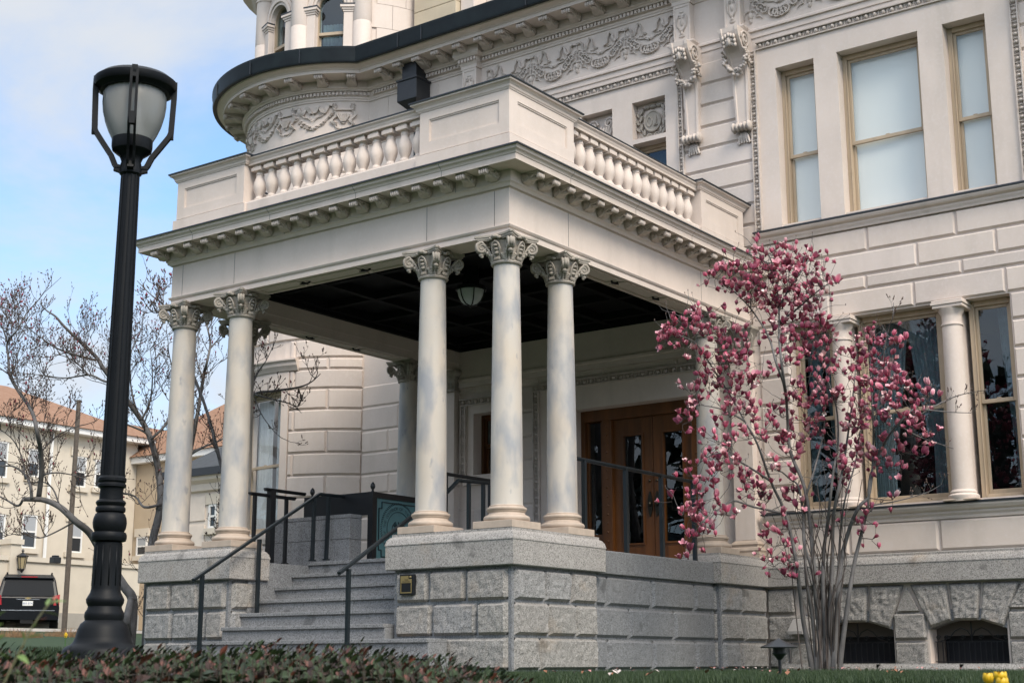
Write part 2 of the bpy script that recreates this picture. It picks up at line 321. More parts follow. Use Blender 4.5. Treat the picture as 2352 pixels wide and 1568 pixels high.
# windows: (name, u0,u1,v0,v1)
UPW = [(.59,1.22,6.41,8.91), (1.59,2.835,6.41,8.91), (3.2,3.81,6.41,8.91)]
BALW = (-1.98,-1.36,6.3,8.235); PAN = [(-1.98,-1.36,8.31,8.95), (-2.98,-2.365,8.31,8.95)]; BALW2 = (-2.98,-2.365,6.3,8.235)
LOW = [(.62,1.26,2.14,4.855), (1.60,2.86,2.14,4.855), (3.22,3.845,2.14,4.855)]
LOWALL = (.62,3.845,2.14,4.855)
DOOR = (-3.2,-.62,1.345,3.985); NICHE = (-5.22,-4.58,3.09,4.13)
BASEW = [(.80,1.95,.0,.56), (2.44,3.48,.0,.56)]
XR = 9.5
def build_walls():
    m = MB()
    # core wall behind the face blocks
    holes = UPW + [BALW, BALW2] + PAN + [LOWALL, DOOR, NICHE]
    holes_wall(m, wallM, -7.9, XR, 1.06, 10.95, holes, -.42, 0)
    bw = [(a,b,c,d) for a,b,c,d in BASEW]
    holes_wall(m, wallM, -7.9, XR, -.6, 1.06, bw, -.42, 0)
    # panel backs
    for p in PAN: m.mbox(wallM, p[0]-.02,p[1]+.02,p[2]-.02,p[3]+.02,-.4,-.14)
    # coursed ashlar face blocks
    zc = [1.47,1.90]
    def courses(zs, u0, u1, holes, pitch=1.25, w1=.035, skipfirst=0):
        for k,(a,b) in enumerate(zip(zs[:-1], zs[1:])):
            off = (k % 2)*.5*pitch
            cuts = sorted(set([u0,u1] + [h[i] for h in holes if h[2] < b-.02 and h[3] > a+.02 for i in (0,1)] + [u0 + off + pitch*i + .08*math.sin(i*3.1+k) for i in range(1,20)]))
            cuts = [c for c in cuts if u0 <= c <= u1]
            # drop joints too near an opening
            keep = [cuts[0]]
            for c in cuts[1:]:
                fixed = any(abs(c-h[i])<1e-6 for h in holes for i in (0,1)) or c == u1
                if c-keep[-1] < .3 and not fixed: continue
                if c-keep[-1] < .3 and fixed and len(keep) > 1 and not any(abs(keep[-1]-h[i])<1e-6 for h in holes for i in (0,1)): keep[-1] = c
                else: keep.append(c)
            for c, d in zip(keep[:-1], keep[1:]):
                mid = (c+d)/2
                if d-c < .02 or any(h[0] < mid < h[1] and h[2] < b-.02 and h[3] > a+.02 for h in holes): continue
                m.block(wallM, c+.006, d-.006, a+.008, b-.008, 0, w1, .028, m=int(rng.choice([0,0,0,1,2])))
    lowz = [2.10,2.49,2.89,3.29,3.695,4.105,4.485,4.862]
    courses(lowz, .12, XR, [LOWALL], 1.1)
    courses([4.862,5.222,5.432,5.78,6.14], .02, XR, [], 1.26)
    upz = [6.14,6.50,6.83,7.17,7.51,7.88,8.235,8.59,8.945,9.32]
    courses(upz, -1.1, .30, [(-1.1,-1.12,6,10)], 1.3)
    courses(upz, 4.17, XR, [], 1.2)
    courses([9.0,9.32], -4.9, -3.3, [], 2)
    courses(upz, -7.6, -3.45, [], 1.3, .02)
    # under-sill panels
    for a, b in ((.12,1.38),(1.40,2.66),(2.68,3.94),(3.96,5.2),(5.2,6.4),(6.4,7.6),(7.6,8.8)): m.block(wallM, a, b, 1.475, 1.885, 0, .03, .03)
    # wall behind the porch
    pz = [1.36,1.7,2.12,2.53,2.935,3.285,3.67,4.07,4.50]
    courses(pz, -7.8, -4.0+.02, [(-5.52,-4.27,2.9,4.45)], .62, .02)
    courses([4.50,4.90], -7.8, .0, [], 1.3, .02)
    # band on the frieze level right of the pilasters and plain architrave lines
    m.sweep([(-7.75,YW),(XR,YW)], [(0,9.60),(.05,9.60),(.05,9.63),(.03,9.66),(.03,9.685),(0,9.70)])
    m.sweep([(-7.75,YW),(XR,YW)], [(0,9.50),(.018,9.50),(.018,9.60),(0,9.60)])
    # upper-window surround slab
    for a,b,c,d in ((.28,.59,6.33,9.27),(1.22,1.59,6.33,9.27),(2.835,3.2,6.33,9.27),(3.81,4.16,6.33,9.27),(.59,1.22,8.91,9.27),(1.59,2.835,8.91,9.27),(3.2,3.81,8.91,9.27)):
        m.mbox(wallM, a,b,c,d, 0, .03)
    for a,b,c,d in ((-3.35,-2.98,6.0,9.28),(-2.365,-1.98,6.0,9.28),(-1.36,-1.12,6.0,9.28),(-2.98,-2.365,8.95,9.28),(-1.98,-1.36,8.95,9.28),(-1.98,-1.36,8.235,8.31),(-2.98,-2.365,8.235,8.31)):
        m.mbox(wallM, a,b,c,d, 0, .03)
    # door surround and niche surround
    for a,b,c,d in ((-3.98+.14,-3.2,1.36,4.36),(-.62,-.30,1.36,4.36),(-3.2,-.62,3.985,4.36)): m.mbox(wallM, a,b,c,d, 0, .05)
    for a,b,c,d in ((-5.37,-5.22,3.0,4.28),(-4.58,-4.42,3.0,4.28),(-5.22,-4.58,4.13,4.28),(-5.45,-4.35,2.93,3.02),(-5.22,-4.58,3.02,3.09)): m.mbox(wallM, a,b,c,d, 0, .05)
    m.box(-7.9, XR, YW+.42, YW+.5, 9.0, 11.2)
    w = m.build('wall', STONES, MAN, bevel=0)
    # moulded sill under the upper windows
    s = MB(); s.sweep([(.20,YW-.03),(XR,YW-.03)], [(0,6.14),(.02,6.14),(.03,6.17),(.05,6.20),(.05,6.225),(.10,6.25),(.12,6.28),(.12,6.30),(0,6.33)])
    s.build('sill_moulding', STONE, MAN)
    f = MB(); f.sweep([(.16,YW-.03),(XR,YW-.03)], [(0,6.303),(.135,6.303),(.135,6.325),(0,6.375)]); f.build('sill_flashing', FLASH, MAN)
    s = MB(); s.sweep([(.12,YW),(XR,YW)], [(0,1.89),(.03,1.89),(.035,1.93),(.06,1.96),(.06,1.985),(.10,2.01),(.125,2.05),(.125,2.075),(0,2.10)])
    s.build('sill_moulding', STONE, MAN)
    f = MB(); f.sweep([(.10,YW),(XR,YW)], [(0,2.075),(.14,2.077),(.14,2.10),(-.2,2.15),(-.2,2.08)]); f.build('sill_flashing', FLASH, MAN)
    return w
build_walls()
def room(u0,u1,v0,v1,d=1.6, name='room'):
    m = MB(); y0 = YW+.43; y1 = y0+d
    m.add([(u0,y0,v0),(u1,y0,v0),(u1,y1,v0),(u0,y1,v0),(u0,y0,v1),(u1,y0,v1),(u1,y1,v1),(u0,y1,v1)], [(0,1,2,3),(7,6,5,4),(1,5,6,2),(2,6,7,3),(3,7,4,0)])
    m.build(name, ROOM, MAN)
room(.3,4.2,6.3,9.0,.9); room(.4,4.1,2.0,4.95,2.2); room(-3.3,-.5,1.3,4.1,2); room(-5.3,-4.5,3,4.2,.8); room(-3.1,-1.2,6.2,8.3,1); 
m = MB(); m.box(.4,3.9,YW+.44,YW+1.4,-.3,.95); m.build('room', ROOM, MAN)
# ---- sash windows
def sash_window(u0,u1,v0,v1, Y, rail, blind=False, lace=CURT, curtain=0, fw=.055, frame=FRAME, M=None, glassm=GLASS, arch=0):
    """double hung window set in a reveal; the frame is the part, its glass and furnishings sub-parts"""
    M = M or PY(Y)
    m = MB(); d = .06
    m.mbox(M,u0,u0+fw,v0,v1,-d,.05); m.mbox(M,u1-fw,u1,v0,v1,-d,.05); m.mbox(M,u0+fw,u1-fw,v1-fw*1.1,v1,-d,.05); m.mbox(M,u0+fw,u1-fw,v0,v0+fw*.8,-d,.06)
    a,b = u0+fw, u1-fw; c, e = v0+fw*.8, v1-fw*1.1; sw = .042
    # upper sash (outer), lower sash set back
    for (x0,x1,z0,z1,w0,w1) in ((a,a+sw,rail-.02,e,-.03,.012),(b-sw,b,rail-.02,e,-.03,.012),(a+sw,b-sw,e-sw,e,-.03,.012),(a+sw,b-sw,rail-.02,rail+.035,-.03,.014),
                                (a,a+sw,c,rail-.02,-.075,-.035),(b-sw,b,c,rail-.02,-.075,-.035),(a+sw,b-sw,c,c+.07,-.075,-.035)): m.mbox(M,x0,x1,z0,z1,w0,w1)
    m.mbox(M,u0+fw-.015,u0+fw,v0+.02,v1-.04,.05,.062); m.mbox(M,(a+b)/2-.03,(a+b)/2+.03,rail+.035,rail+.05,-.02,.01)
    f = m.build('window', frame, MAN, bevel=.006)
    g = MB(); g.mbox(M,a+sw,b-sw,rail+.035,e-sw,-.012,-.008); g.build('upper_pane', glassm, f)
    g = MB(); g.mbox(M,a+sw,b-sw,c+.07,rail-.02,-.058,-.054); g.build('lower_pane', glassm, f)
    if blind:
        g = MB(); g.mbox(M,a+.01,b-.01,c,e,-.088,-.082); g.build('blind', BLIND, f)
    if curtain:
        g = MB(); n = 60
        for side in ((1,) if curtain == 1 else (-1,) if curtain == -1 else (-1,1)):
            vs=[]; rows = 14
            for j in range(rows+1):
                z = c+(e-c)*j/rows; t = j/rows; wd = (b-a)*(.50 - .34*(1-t)**1.3) if t > .3 else (b-a)*(.24+.03*(.3-t))
                if curtain == 3: wd = (b-a)*.42
                for i in range(n+1):
                    q = i/n*wd; x = a+q if side < 0 else b-q
                    vs.append(M(x, z, -.22 + .022*math.sin(i*.9+.5*math.sin(j*.5)) + .012*math.sin(i*2.3)))
            g.add(vs, [(j*(n+1)+i,j*(n+1)+i+1,(j+1)*(n+1)+i+1,(j+1)*(n+1)+i) for j in range(rows) for i in range(n)])
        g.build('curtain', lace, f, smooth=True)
    return f
for a,b,c,d in UPW: sash_window(a,b,6.37,d,YW+.22,7.51,blind=True,fw=.07,glassm=GLASSB)
sash_window(BALW[0],BALW[1],6.3,BALW[3],YW+.22,7.4,curtain=2); sash_window(BALW2[0],BALW2[1],6.3,BALW2[3],YW+.22,7.4,curtain=2)
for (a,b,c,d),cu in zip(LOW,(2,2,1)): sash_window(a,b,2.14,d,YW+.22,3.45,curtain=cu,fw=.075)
sash_window(NICHE[0],NICHE[1],NICHE[2],NICHE[3],YW+.22,3.6,fw=.05,frame=WOOD)
# little columns between the lower windows
def small_column(x):
    m = MB(); m.box(x-.11,x+.11,YW+.04,YW+.40,2.15,4.855)
    m.build('mullion_pier', STONE, MAN)
    m = MB(); y = YW-.01
    m.lathe([(.195,2.10),(.195,2.13),(.205,2.15),(.205,2.18),(.185,2.195),(.172,2.205),(.178,2.225),(.168,2.24),(.152,2.26),(.15,2.4),(.15,3.2),(.135,4.50),(.15,4.505),(.15,4.525),(.135,4.53),(.135,4.62),(.14,4.66),(.165,4.70),(.18,4.74)], 28, (x,y,0))
    c = m.build('window_column', STONE, MAN, smooth=True, auto=35)
    a = MB(); a.box(x-.21,x+.21,y-.17,y+.25,4.74,4.785); a.box(x-.225,x+.225,y-.185,y+.25,4.785,4.82); a.box(x-.215,x+.215,y-.175,y+.25,4.82,4.853); a.build('abacus', STONE, c, bevel=.008)
    a = MB(); a.box(x-.235,x+.235,y-.19,y+.25,2.075+.03,2.13); a.build('plinth', BASEST, c, bevel=.01)
small_column(1.43); small_column(3.04)
# ---- egg and dart mouldings
def egg_dart(name, M, u0, u1, v, hgt=.125, pitch=.135, vertical=False, parent=None):
    m = MB(); n = max(1, round((u1-u0)/pitch)); p = (u1-u0)/n
    T = (lambda u,vv,w: M(vv,u,w)) if vertical else M
    m.mbox(T,u0,u1,v,v+.018,0,.06); m.mbox(T,u0,u1,v+hgt-.018,v+hgt,0,.075); m.mbox(T,u0,u1,v+.018,v+hgt-.018,0,.022)
    for k in range(n):
        u = u0+p*(k+.5); cv = v+hgt*.52
        m.ell((u,cv,.022), (p*.26,hgt*.34,.05), 8, 3, M=T, half=True)
        pts = [T(u+p*.37*math.cos(t), cv+hgt*.42*math.sin(t), .035) for t in np.linspace(math.pi*.95, math.pi*2.05, 7)]
        pts = [T(u-p*.37, v+hgt-.02, .035)] + pts + [T(u+p*.37, v+hgt-.02, .035)]
        m.tube(pts, .0085, 4, cap=False)
        m.mbox(T,u+p*.46,u+p*.54,v+.02,v+hgt-.02,.02,.05)
    return m.build(name, CARVED, parent or MAN, smooth=False)
egg_dart('egg_and_dart_moulding', PY(YW-.005), .29, 4.16, 9.27)
egg_dart('egg_and_dart_moulding', PY(YW-.005), -3.45, -1.13, 9.27)
egg_dart('egg_and_dart_moulding', PY(YW-.005), 6.36, 9.27, .16, .12, .12, True)
egg_dart('egg_and_dart_moulding', PY(YW-.005), 6.36, 9.27, 4.16, .12, .12, True)
egg_dart('egg_and_dart_moulding', PY(YW-.005), 6.0, 9.27, -1.125, .10, .11, True)
egg_dart('egg_and_dart_moulding', PY(YW-.02), -3.98, -.30, 4.36, .115)
egg_dart('egg_and_dart_moulding', PY(YW-.02), 1.40, 4.36, -3.98, .13, .13, True)
egg_dart('egg_and_dart_moulding', PY(YW-.02), -5.50, -4.29, 4.28, .12)
egg_dart('egg_and_dart_moulding', PY(YW-.02), 3.0, 4.28, -5.49, .12, .12, True)
egg_dart('egg_and_dart_moulding', PY(YW-.02), 3.0, 4.28, -4.42, .12, .12, True)
# ---- oak doors
def build_door():
    Y = YW+.24; M = PY(Y); m = MB()
    m.mbox(M,-3.2,-3.12,1.345,3.985,-.1,.06); m.mbox(M,-.70,-.62,1.345,3.985,-.1,.06); m.mbox(M,-3.12,-.70,3.80,3.985,-.1,.06); m.mbox(M,-2.80,-2.62,1.345,3.80,-.1,.06); m.mbox(M,-1.18,-1.0,1.345,3.80,-.1,.06)
    for x0 in (-3.12,-1.0): m.mbox(M,x0,x0+.04,1.345,3.8,-.06,.0); m.mbox(M,x0+.26,x0+.32 if x0<-2 else x0+.30,1.345,3.8,-.06,0); m.mbox(M,x0+.04,x0+.26,1.345,2.0,-.06,0)
    for k in range(16):
        for x in (-2.71,-1.09): m.ell((x,1.6+k*.14,.06),(.022,.022,.015),6,2,M=M,half=True)
    d = m.build('door_frame', WOOD, MAN, bevel=.006)
    for x0,x1 in ((-2.62,-1.905),(-1.895,-1.18)):
        m = MB(); g0,g1 = (x0+.19,x1-.19)
        m.mbox(M,x0,g0,1.36,3.8,-.07,-.01); m.mbox(M,g1,x1,1.36,3.8,-.07,-.01); m.mbox(M,g0,g1,3.52,3.8,-.07,-.01); m.mbox(M,g0,g1,1.36,1.83,-.07,-.01)
        m.mbox(M,g0+.04,g1-.04,1.42,1.76,-.02,.0)
        for a,b,c,e in ((g0-.03,g0,1.8,3.55),(g1,g1+.03,1.8,3.55),(g0,g1,3.52,3.55),(g0,g1,1.8,1.83)): m.mbox(M,a,b,c,e,-.01,.012)
        lf = m.build('door', WOOD, MAN, bevel=.004)
        g = MB(); g.mbox(M,g0,g1,1.83,3.52,-.045,-.04); g.build('door_glass', GLASS, lf)
        h = MB(); hx = x1-.06 if x0 < -2 else x0+.06
        h.prism([(hx+.034*math.cos(t)*(1+.3*math.cos(2*t)), 2.42+.20*math.sin(t)) for t in np.linspace(0,2*math.pi,20,endpoint=False)], M, -.01, .006); h.ell((hx,2.42,.02),(.028,.045,.03),8,3,M=M,half=True); h.ell((hx,2.78,0),(.022,.022,.02),8,3,M=M,half=True)
        h.build('door_handle', BRONZE, lf)
    g = MB(); g.mbox(M,-3.08,-2.86,2.0,3.78,-.04,-.035); g.build('sidelight_glass', GLASS, d)
    g = MB(); g.mbox(M,-.96,-.74,2.0,3.78,-.04,-.035); g.build('sidelight_glass', GLASS, d)
build_door()
# ---- scrolled modillion block, local: u across, out along -Y, top at z=0
def modillion_mesh(wd, ln, hgt):
    m = MB(); h = wd/2
    m.box(-h-.012,h+.012,-ln-.012,0,-.018,0)
    prof = []                                        # (out, z) underside: thick scroll at wall, tight roll at the end
    for t in np.linspace(0,1,13):
        prof.append((ln*t, -hgt*(.98-.62*t+.12*math.sin(t*math.pi*2))))
    poly = [(o,z) for o,z in prof]; poly = poly + [(ln,-.018),(0,-.018)]
    M = lambda u,v,w: (w, -u, v)
    m.prism(poly, M, -h+.008, h-.008)
    for sx in (-1,1):
        m.prism([(hgt*.42+hgt*.45*math.cos(t), -hgt*.52+hgt*.45*math.sin(t)) for t in np.linspace(0,2*math.pi,14,endpoint=False)], M, sx*h-.012, sx*h+.012)
        m.prism([(hgt*.42+hgt*.2*math.cos(t), -hgt*.52+hgt*.2*math.sin(t)) for t in np.linspace(0,2*math.pi,10,endpoint=False)], M, sx*h-.02, sx*h+.02)
    r = hgt*.30                                      # beaded roll on the nose
    for k in range(4):
        u = -h+wd*(k+.5)/4; m.ell((u,-ln-.004,-.018-r*.95),(wd/7.2,r*.95,r),8,6)
    m.ell((0,-ln*.55,-hgt*.62),(wd*.3,ln*.38,hgt*.22),8,4)
    return m
def place_modillions(proto, parent, spots):
    for k,(p,rz) in enumerate(spots):
        o = proto if k == 0 else proto.copy()
        if k: COL.objects.link(o); o.parent = parent
        o.location = tuple(np.array(p)-WPOS[parent.name]); o.rotation_euler = (0,0,rz)
# ---- main cornice, running round the turret
TC = (-9.4, 7.62)
def circ(r, a0, a1, n): return [(TC[0]+r*math.cos(R(a0+(a1-a0)*i/n)), TC[1]+r*math.sin(R(a0+(a1-a0)*i/n))) for i in range(n+1)]
RT = 2.2
AJ = math.degrees(math.asin((YW-TC[1])/RT))          # angle where turret meets wall
def joinpath(out):                                   # offset path round turret, then straight along the wall
    r = RT+out; a = math.degrees(math.asin((YW-out-TC[1])/r)); return circ(r, -250, a, 56) + [(XR, YW-out)]
def build_cornice():
    # path at zero offset with analytic offsets per profile point so the inside corner stays clean
    def run(prof, mats, name, parent, smooth=False):
        m = MB(); rings = [[(x,y,z) for x,y in joinpath(o)] for o,z in prof]; k = len(rings[0])
        m.add([p for rg in rings for p in rg], [(j*k+i, j*k+i+1, (j+1)*k+i+1, (j+1)*k+i) for j in range(len(rings)-1) for i in range(k-1)])
        return m.build(name, mats, parent, smooth=smooth, auto=25 if smooth else None)
    c = run([(0,10.38),(.02,10.38),(.02,10.41),(.035,10.425),(.035,10.46),(.05,10.465),(.05,10.545),(.10,10.55),(.11,10.57),(.145,10.59),(.15,10.605),(.135,10.607),(.135,10.74),(.30,10.74),(.505,10.74),(.505,10.728),(.53,10.728),(.53,10.79),(.545,10.795),(.55,10.81),(.575,10.825),(.61,10.84),(.64,10.85),(.655,10.875),(.70,10.88),(0.3,10.9)], STONE, 'cornice', MAN, True)
    g = run([(.66,10.868),(.735,10.862),(.75,10.90),(.745,11.06),(.765,11.11),(.765,11.16),(.69,11.175),(-.5,11.22)], GUT, 'gutter', MAN, True)
    # seams on the gutter
    s = MB()
    for x in (-6.45,-5.9,-3.6,-1.2,1.2): s.mbox(PY(YW-.74), x, x+.012, 10.87, 11.14, 0, .03)
    for a in (-70,-92,-118): s.mbox(CY(*TC,RT+.74), R(a), R(a+.25), 10.87, 11.14, 0, .03)
    s.build('gutter_seam', FLASH, g)
    # dentils
    d = MB(); x = -7.62
    while x < XR:
        if not(-5.52 < x < -5.03 or -1.22 < x < .22): d.mbox(PY(YW-.05), x, x+.042, 10.475, 10.535, 0, .045)
        x += .072
    a = -240.
    while a < AJ-1.0:
        d.mbox(CY(*TC,RT+.05), R(a), R(a+1.08), 10.475, 10.535, 0, .045); a += 1.85
    d.mbox(PY(YW), -7.62, XR, 10.47, 10.474, 0, .094)
    d.build('dentil_band', STONE, c)
    mm = modillion_mesh(.17,.345,.135)
    p = mm.build('modillion', CARVED, c, at=(0,0,0))
    spots = [((x,YW-.137,10.739),0) for x in (-7.15,-6.70,-6.25,-5.80,-5.31,-4.83,-4.36,-3.90,-3.43,-2.96,-2.49,-2.0,-1.53,-1.06,-.6,-.13,.34,.8,1.27,1.74,2.2,2.67,3.14)]
    for k in range(11):
        a = AJ-2-6.5 - k*13.2; 
        spots.append(((TC[0]+(RT+.137)*math.cos(R(a)), TC[1]+(RT+.137)*math.sin(R(a)), 10.739), R(a+90)))
    place_modillions(p, c, spots)
    return c
build_cornice()
# ---- pilasters on the frieze, with carved faces, and brackets below
def carved_face(m, M, u0,u1,v0,v1, w):
    u = (u0+u1)/2; h = v1-v0; wd = u1-u0
    m.ell((u,v0+.16*h,w),(wd*.28,h*.05,.02),8,3,M=M,half=True); m.ell((u,v0+.24*h,w),(wd*.15,h*.07,.03),8,3,M=M,half=True)
    for s in (-1,1):
        pts = [(u+s*wd*.10, v0+.3*h),(u+s*wd*.33, v0+.5*h),(u+s*wd*.36, v0+.70*h),(u+s*wd*.24, v0+.82*h),(u+s*wd*.10,v0+.80*h),(u+s*wd*.12,v0+.72*h),(u+s*wd*.2,v0+.73*h)]
        m.tube([M(a,b,w+.008) for a,b in pts], [.012,.016,.016,.014,.012,.010,.008], 6)
        for k in range(3): m.ell((u+s*wd*(.12+.1*k), v0+h*(.36+.05*k), w),(wd*.09,h*.035,.018),6,2,M=M,half=True)
        m.ell((u+s*wd*.14,v0+.2*h,w),(wd*.1,h*.06,.015),6,2,M=M,half=True)
    m.ell((u,v0+.58*h,w),(wd*.14,h*.12,.025),8,3,M=M,half=True); m.ell((u,v0+.90*h,w),(wd*.22,h*.03,.02),8,2,M=M,half=True)
def pilaster(x0,x1,z0,z1,Y,carve=True,out=.16):
    m = MB(); M = PY(Y); m.mbox(M,x0,x1,z0,z1,-.30,0)
    for a,b,c,d in ((x0,x0+.03,z0,z1),(x1-.03,x1,z0,z1),(x0+.03,x1-.03,z1-.05,z1)): m.mbox(M,a,b,c,d,0,.012)
    p = m.build('pilaster', STONE, MAN, bevel=.005)
    if carve:
        c = MB(); carved_face(c, M, x0+.03,x1-.03,z0+.02,z1-.08, .0); c.build('carved_panel', CARVED, p, smooth=True)
    return p
for xa,xb in ((-5.43,-5.12),(-1.10,-.80),(-.185,.09),(4.55,4.85)):
    pilaster(xa,xb,9.70,10.36,YW-.14)
    m = MB(); pth=[(xa,YW),(xa,YW-.14),(xb,YW-.14),(xb,YW)]
    m.sweep(pth, [(0,9.58),(.05,9.58),(.06,9.62),(.09,9.66),(.09,9.685),(0,9.70)]); m.mbox(PY(YW),xa-.02,xb+.02,9.58,9.70,0,.145); m.build('pilaster_base', STONE, MAN); m = MB(); m.sweep(pth,[(0,10.36),(.02,10.36),(.02,10.42),(.05,10.46),(.05,10.545),(.09,10.55),(.13,10.60),(.13,10.737),(0,10.738)])
    k = xa-.04
    while k < xb+.06: m.mbox(PY(YW-.14-.05),k,k+.04,10.475,10.535,0,.04); k += .07
    k = YW-.17
    m.build('pilaster_capital', STONE, MAN)
def console(x0,x1):
    """tapering carved bracket hung with a garland"""
    m = MB(); xc=(x0+x1)/2; zt,zb = 9.57,8.06; n=22; rows=[]
    for j in range(n+1):
        t=j/n; z=zt-(zt-zb)*t; hw=(x1-x0)/2*(1-.36*t)
        out = .34*math.exp(-(t/.24)**2.4)+.15-.05*t
        rows.append((z,hw,out))
    vs=[]; 
    for z,hw,o in rows: vs += [(xc-hw,YW,z),(xc-hw,YW-o,z),(xc-hw*.72,YW-o-.006,z),(xc-hw*.62,YW-o+.012,z),(xc+hw*.62,YW-o+.012,z),(xc+hw*.72,YW-o-.006,z),(xc+hw,YW-o,z),(xc+hw,YW,z)]
    m.add(vs,[(8*j+i,8*j+8+i,8*j+9+i,8*j+1+i) for j in range(n) for i in range(7)]+[(0,1,2,3,4,5,6,7)])
    b = m.build('console_bracket', STONE, MAN)
    g = MB(); M=PY(YW)
    hw=(x1-x0)/2
    for s in (-1,1):                                  # side scrolls
        pts=[(xc+s*(hw+.005), YW-.30-r*math.cos(t)*.9+.05, 9.40+r*math.sin(t)) for t,r in zip(np.linspace(0,4*math.pi,26), np.linspace(.15,.02,26))]
        g.tube(pts,.017,5)
    for k in range(17):                               # swag of fruit hung across
        t=-1+2*k/16; u=xc+t*(hw+.045); v=9.20-.27*(1-t*t)**.7; w=.34-.14*(9.20-v)/.3 + (-.12 if abs(t)>.93 else 0)
        for q in range(3): g.ell((u+rng.normal(0,.016),v+rng.normal(0,.022),w+rng.normal(0,.012)),(.034,.034,.03),6,4,M=M)
    for s in (-1,1):
        for k in range(6):
            for q in range(2): g.ell((xc+s*(hw+.025),9.24-k*.035+rng.normal(0,.008),.27-k*.030+.06*q),(.025,.03,.03),6,4,M=M)
    g.build('garland', CARVED, b, smooth=True)
    a = MB()
    for s in (-2,-1,0,1,2):
        for q in range(3): a.ell((xc+s*hw*.28,9.44-.06*q-.02*abs(s),.475-.02*q),(hw*.17,.05,.03),6,3,M=M)
    a.ell((xc,9.34,.46),(hw*.28,.09,.035),8,4,M=M); a.build('acanthus_leaf', CARVED, b, smooth=True)
    r = MB()
    for k in range(5): r.ell((xc-.13+.065*k,8.05,.13),(.040,.075+.012*(k in(0,4))-.01*(k==2),.085),8,6,M=M)
    r.build('scroll_roll', CARVED, b, smooth=True)
    t = MB()
    for k in range(-2,3):
        t.tube([M(xc+k*.02,7.98,.06),M(xc+k*.035,7.90,.07),M(xc+k*.045,7.84-.02*abs(k),.05),M(xc+k*.06,7.80+.01*abs(k),.075)],[.022,.022,.018,.008],6)
    t.build('leaf_drop', CARVED, b, smooth=True)
for a,b in ((-1.00,-.68),(-.13,.20),(4.62,4.94)): console(a,b)
# ---- relief on frieze: ribbons, swags, torches
def ribbon(m, M, pts, wd=.022, w=.022):
    w*=1.5
    P=[np.array(p,float) for p in pts]
    n=len(P); vs=[]
    for i in range(n):
        t=P[min(i+1,n-1)]-P[max(i-1,0)]; t/=np.linalg.norm(t)+1e-9; nn=np.array([-t[1],t[0]])*wd*(1.0 if 0<i<n-1 else .4)
        ww=w+.012*math.sin(i*1.3)
        a=P[i]+nn; b=P[i]-nn
        vs += [M(a[0],a[1],0),M(a[0],a[1],ww),M(b[0],b[1],ww*.7),M(b[0],b[1],0)]
    m.add(vs,[(4*i+j,4*i+4+j,4*i+5+j,4*i+1+j) for i in range(n-1) for j in range(3)])
def swag(m, M, ua, ub, vt, vb, rings=True, L=1.):
    n=13
    for k in range(n+1):
        t=-1+2*k/n; u=(ua+ub)/2+t*(ub-ua)/2*.93; v=vb+(vt-vb)*abs(t)**1.7
        s=(1-.45*abs(t)); 
        if rings and (abs(t)<.35 or .5<abs(t)<.95) :
            r=.078*s+.012
            m.tube([M(u+L*r*.8*math.cos(q),v+r*.8*math.sin(q),.035) for q in np.linspace(0,2*math.pi,11)],.017,5,cap=False)
            m.ell((u,v,0),(L*r*.45,r*.45,.035),7,3,M=M,half=True)
        else:
            for q in (-1,0,1): m.ell((u+L*q*.018,v+q*.02,0),(L*.035,.018,.03),6,2,M=M,half=True)
def torch(m, M, u, v0, v1, L=1.):
    h=v1-v0
    m.tube([M(u,v0+.30*h,.015),M(u,v1-.02,.015)],[.012,.009],6)
    m.ell((u,v0+.22*h,0),(L*.05,.065,.05),8,4,M=M,half=True); m.ell((u,v0+.07*h,0),(L*.03,.05,.04),8,3,M=M,half=True); m.ell((u,v0+.36*h,0),(L*.055,.025,.04),8,3,M=M,half=True)
    for s in (-1,1):
        m.tube([M(u+s*L*a,v0+b*h,.018) for a,b in ((.03,.38),(.09,.33),(.12,.22),(.10,.16),(.17,.14),(.21,.05))],[.016,.018,.018,.014,.012,.006],5)
def smooth2(P,n=3):
    o=[]; P=[np.array(p) for p in P]
    for i in range(len(P)-1):
        a=P[max(i-1,0)];b=P[i];c=P[i+1];d=P[min(i+2,len(P)-1)]
        for k in range(n):
            t=k/n; o.append(.5*((2*b)+(c-a)*t+(2*a-5*b+4*c-d)*t*t+(3*b-a-3*c+d)*t**3))
    return o+[P[-1]]
def wave(u,v,du,dv,n=15,ph=0): return [(u+du*k/n, v+dv*k/n+ .08*math.sin(k/n*2*math.pi*1.6+ph)*(1-.2*k/n)) for k in range(n+1)]
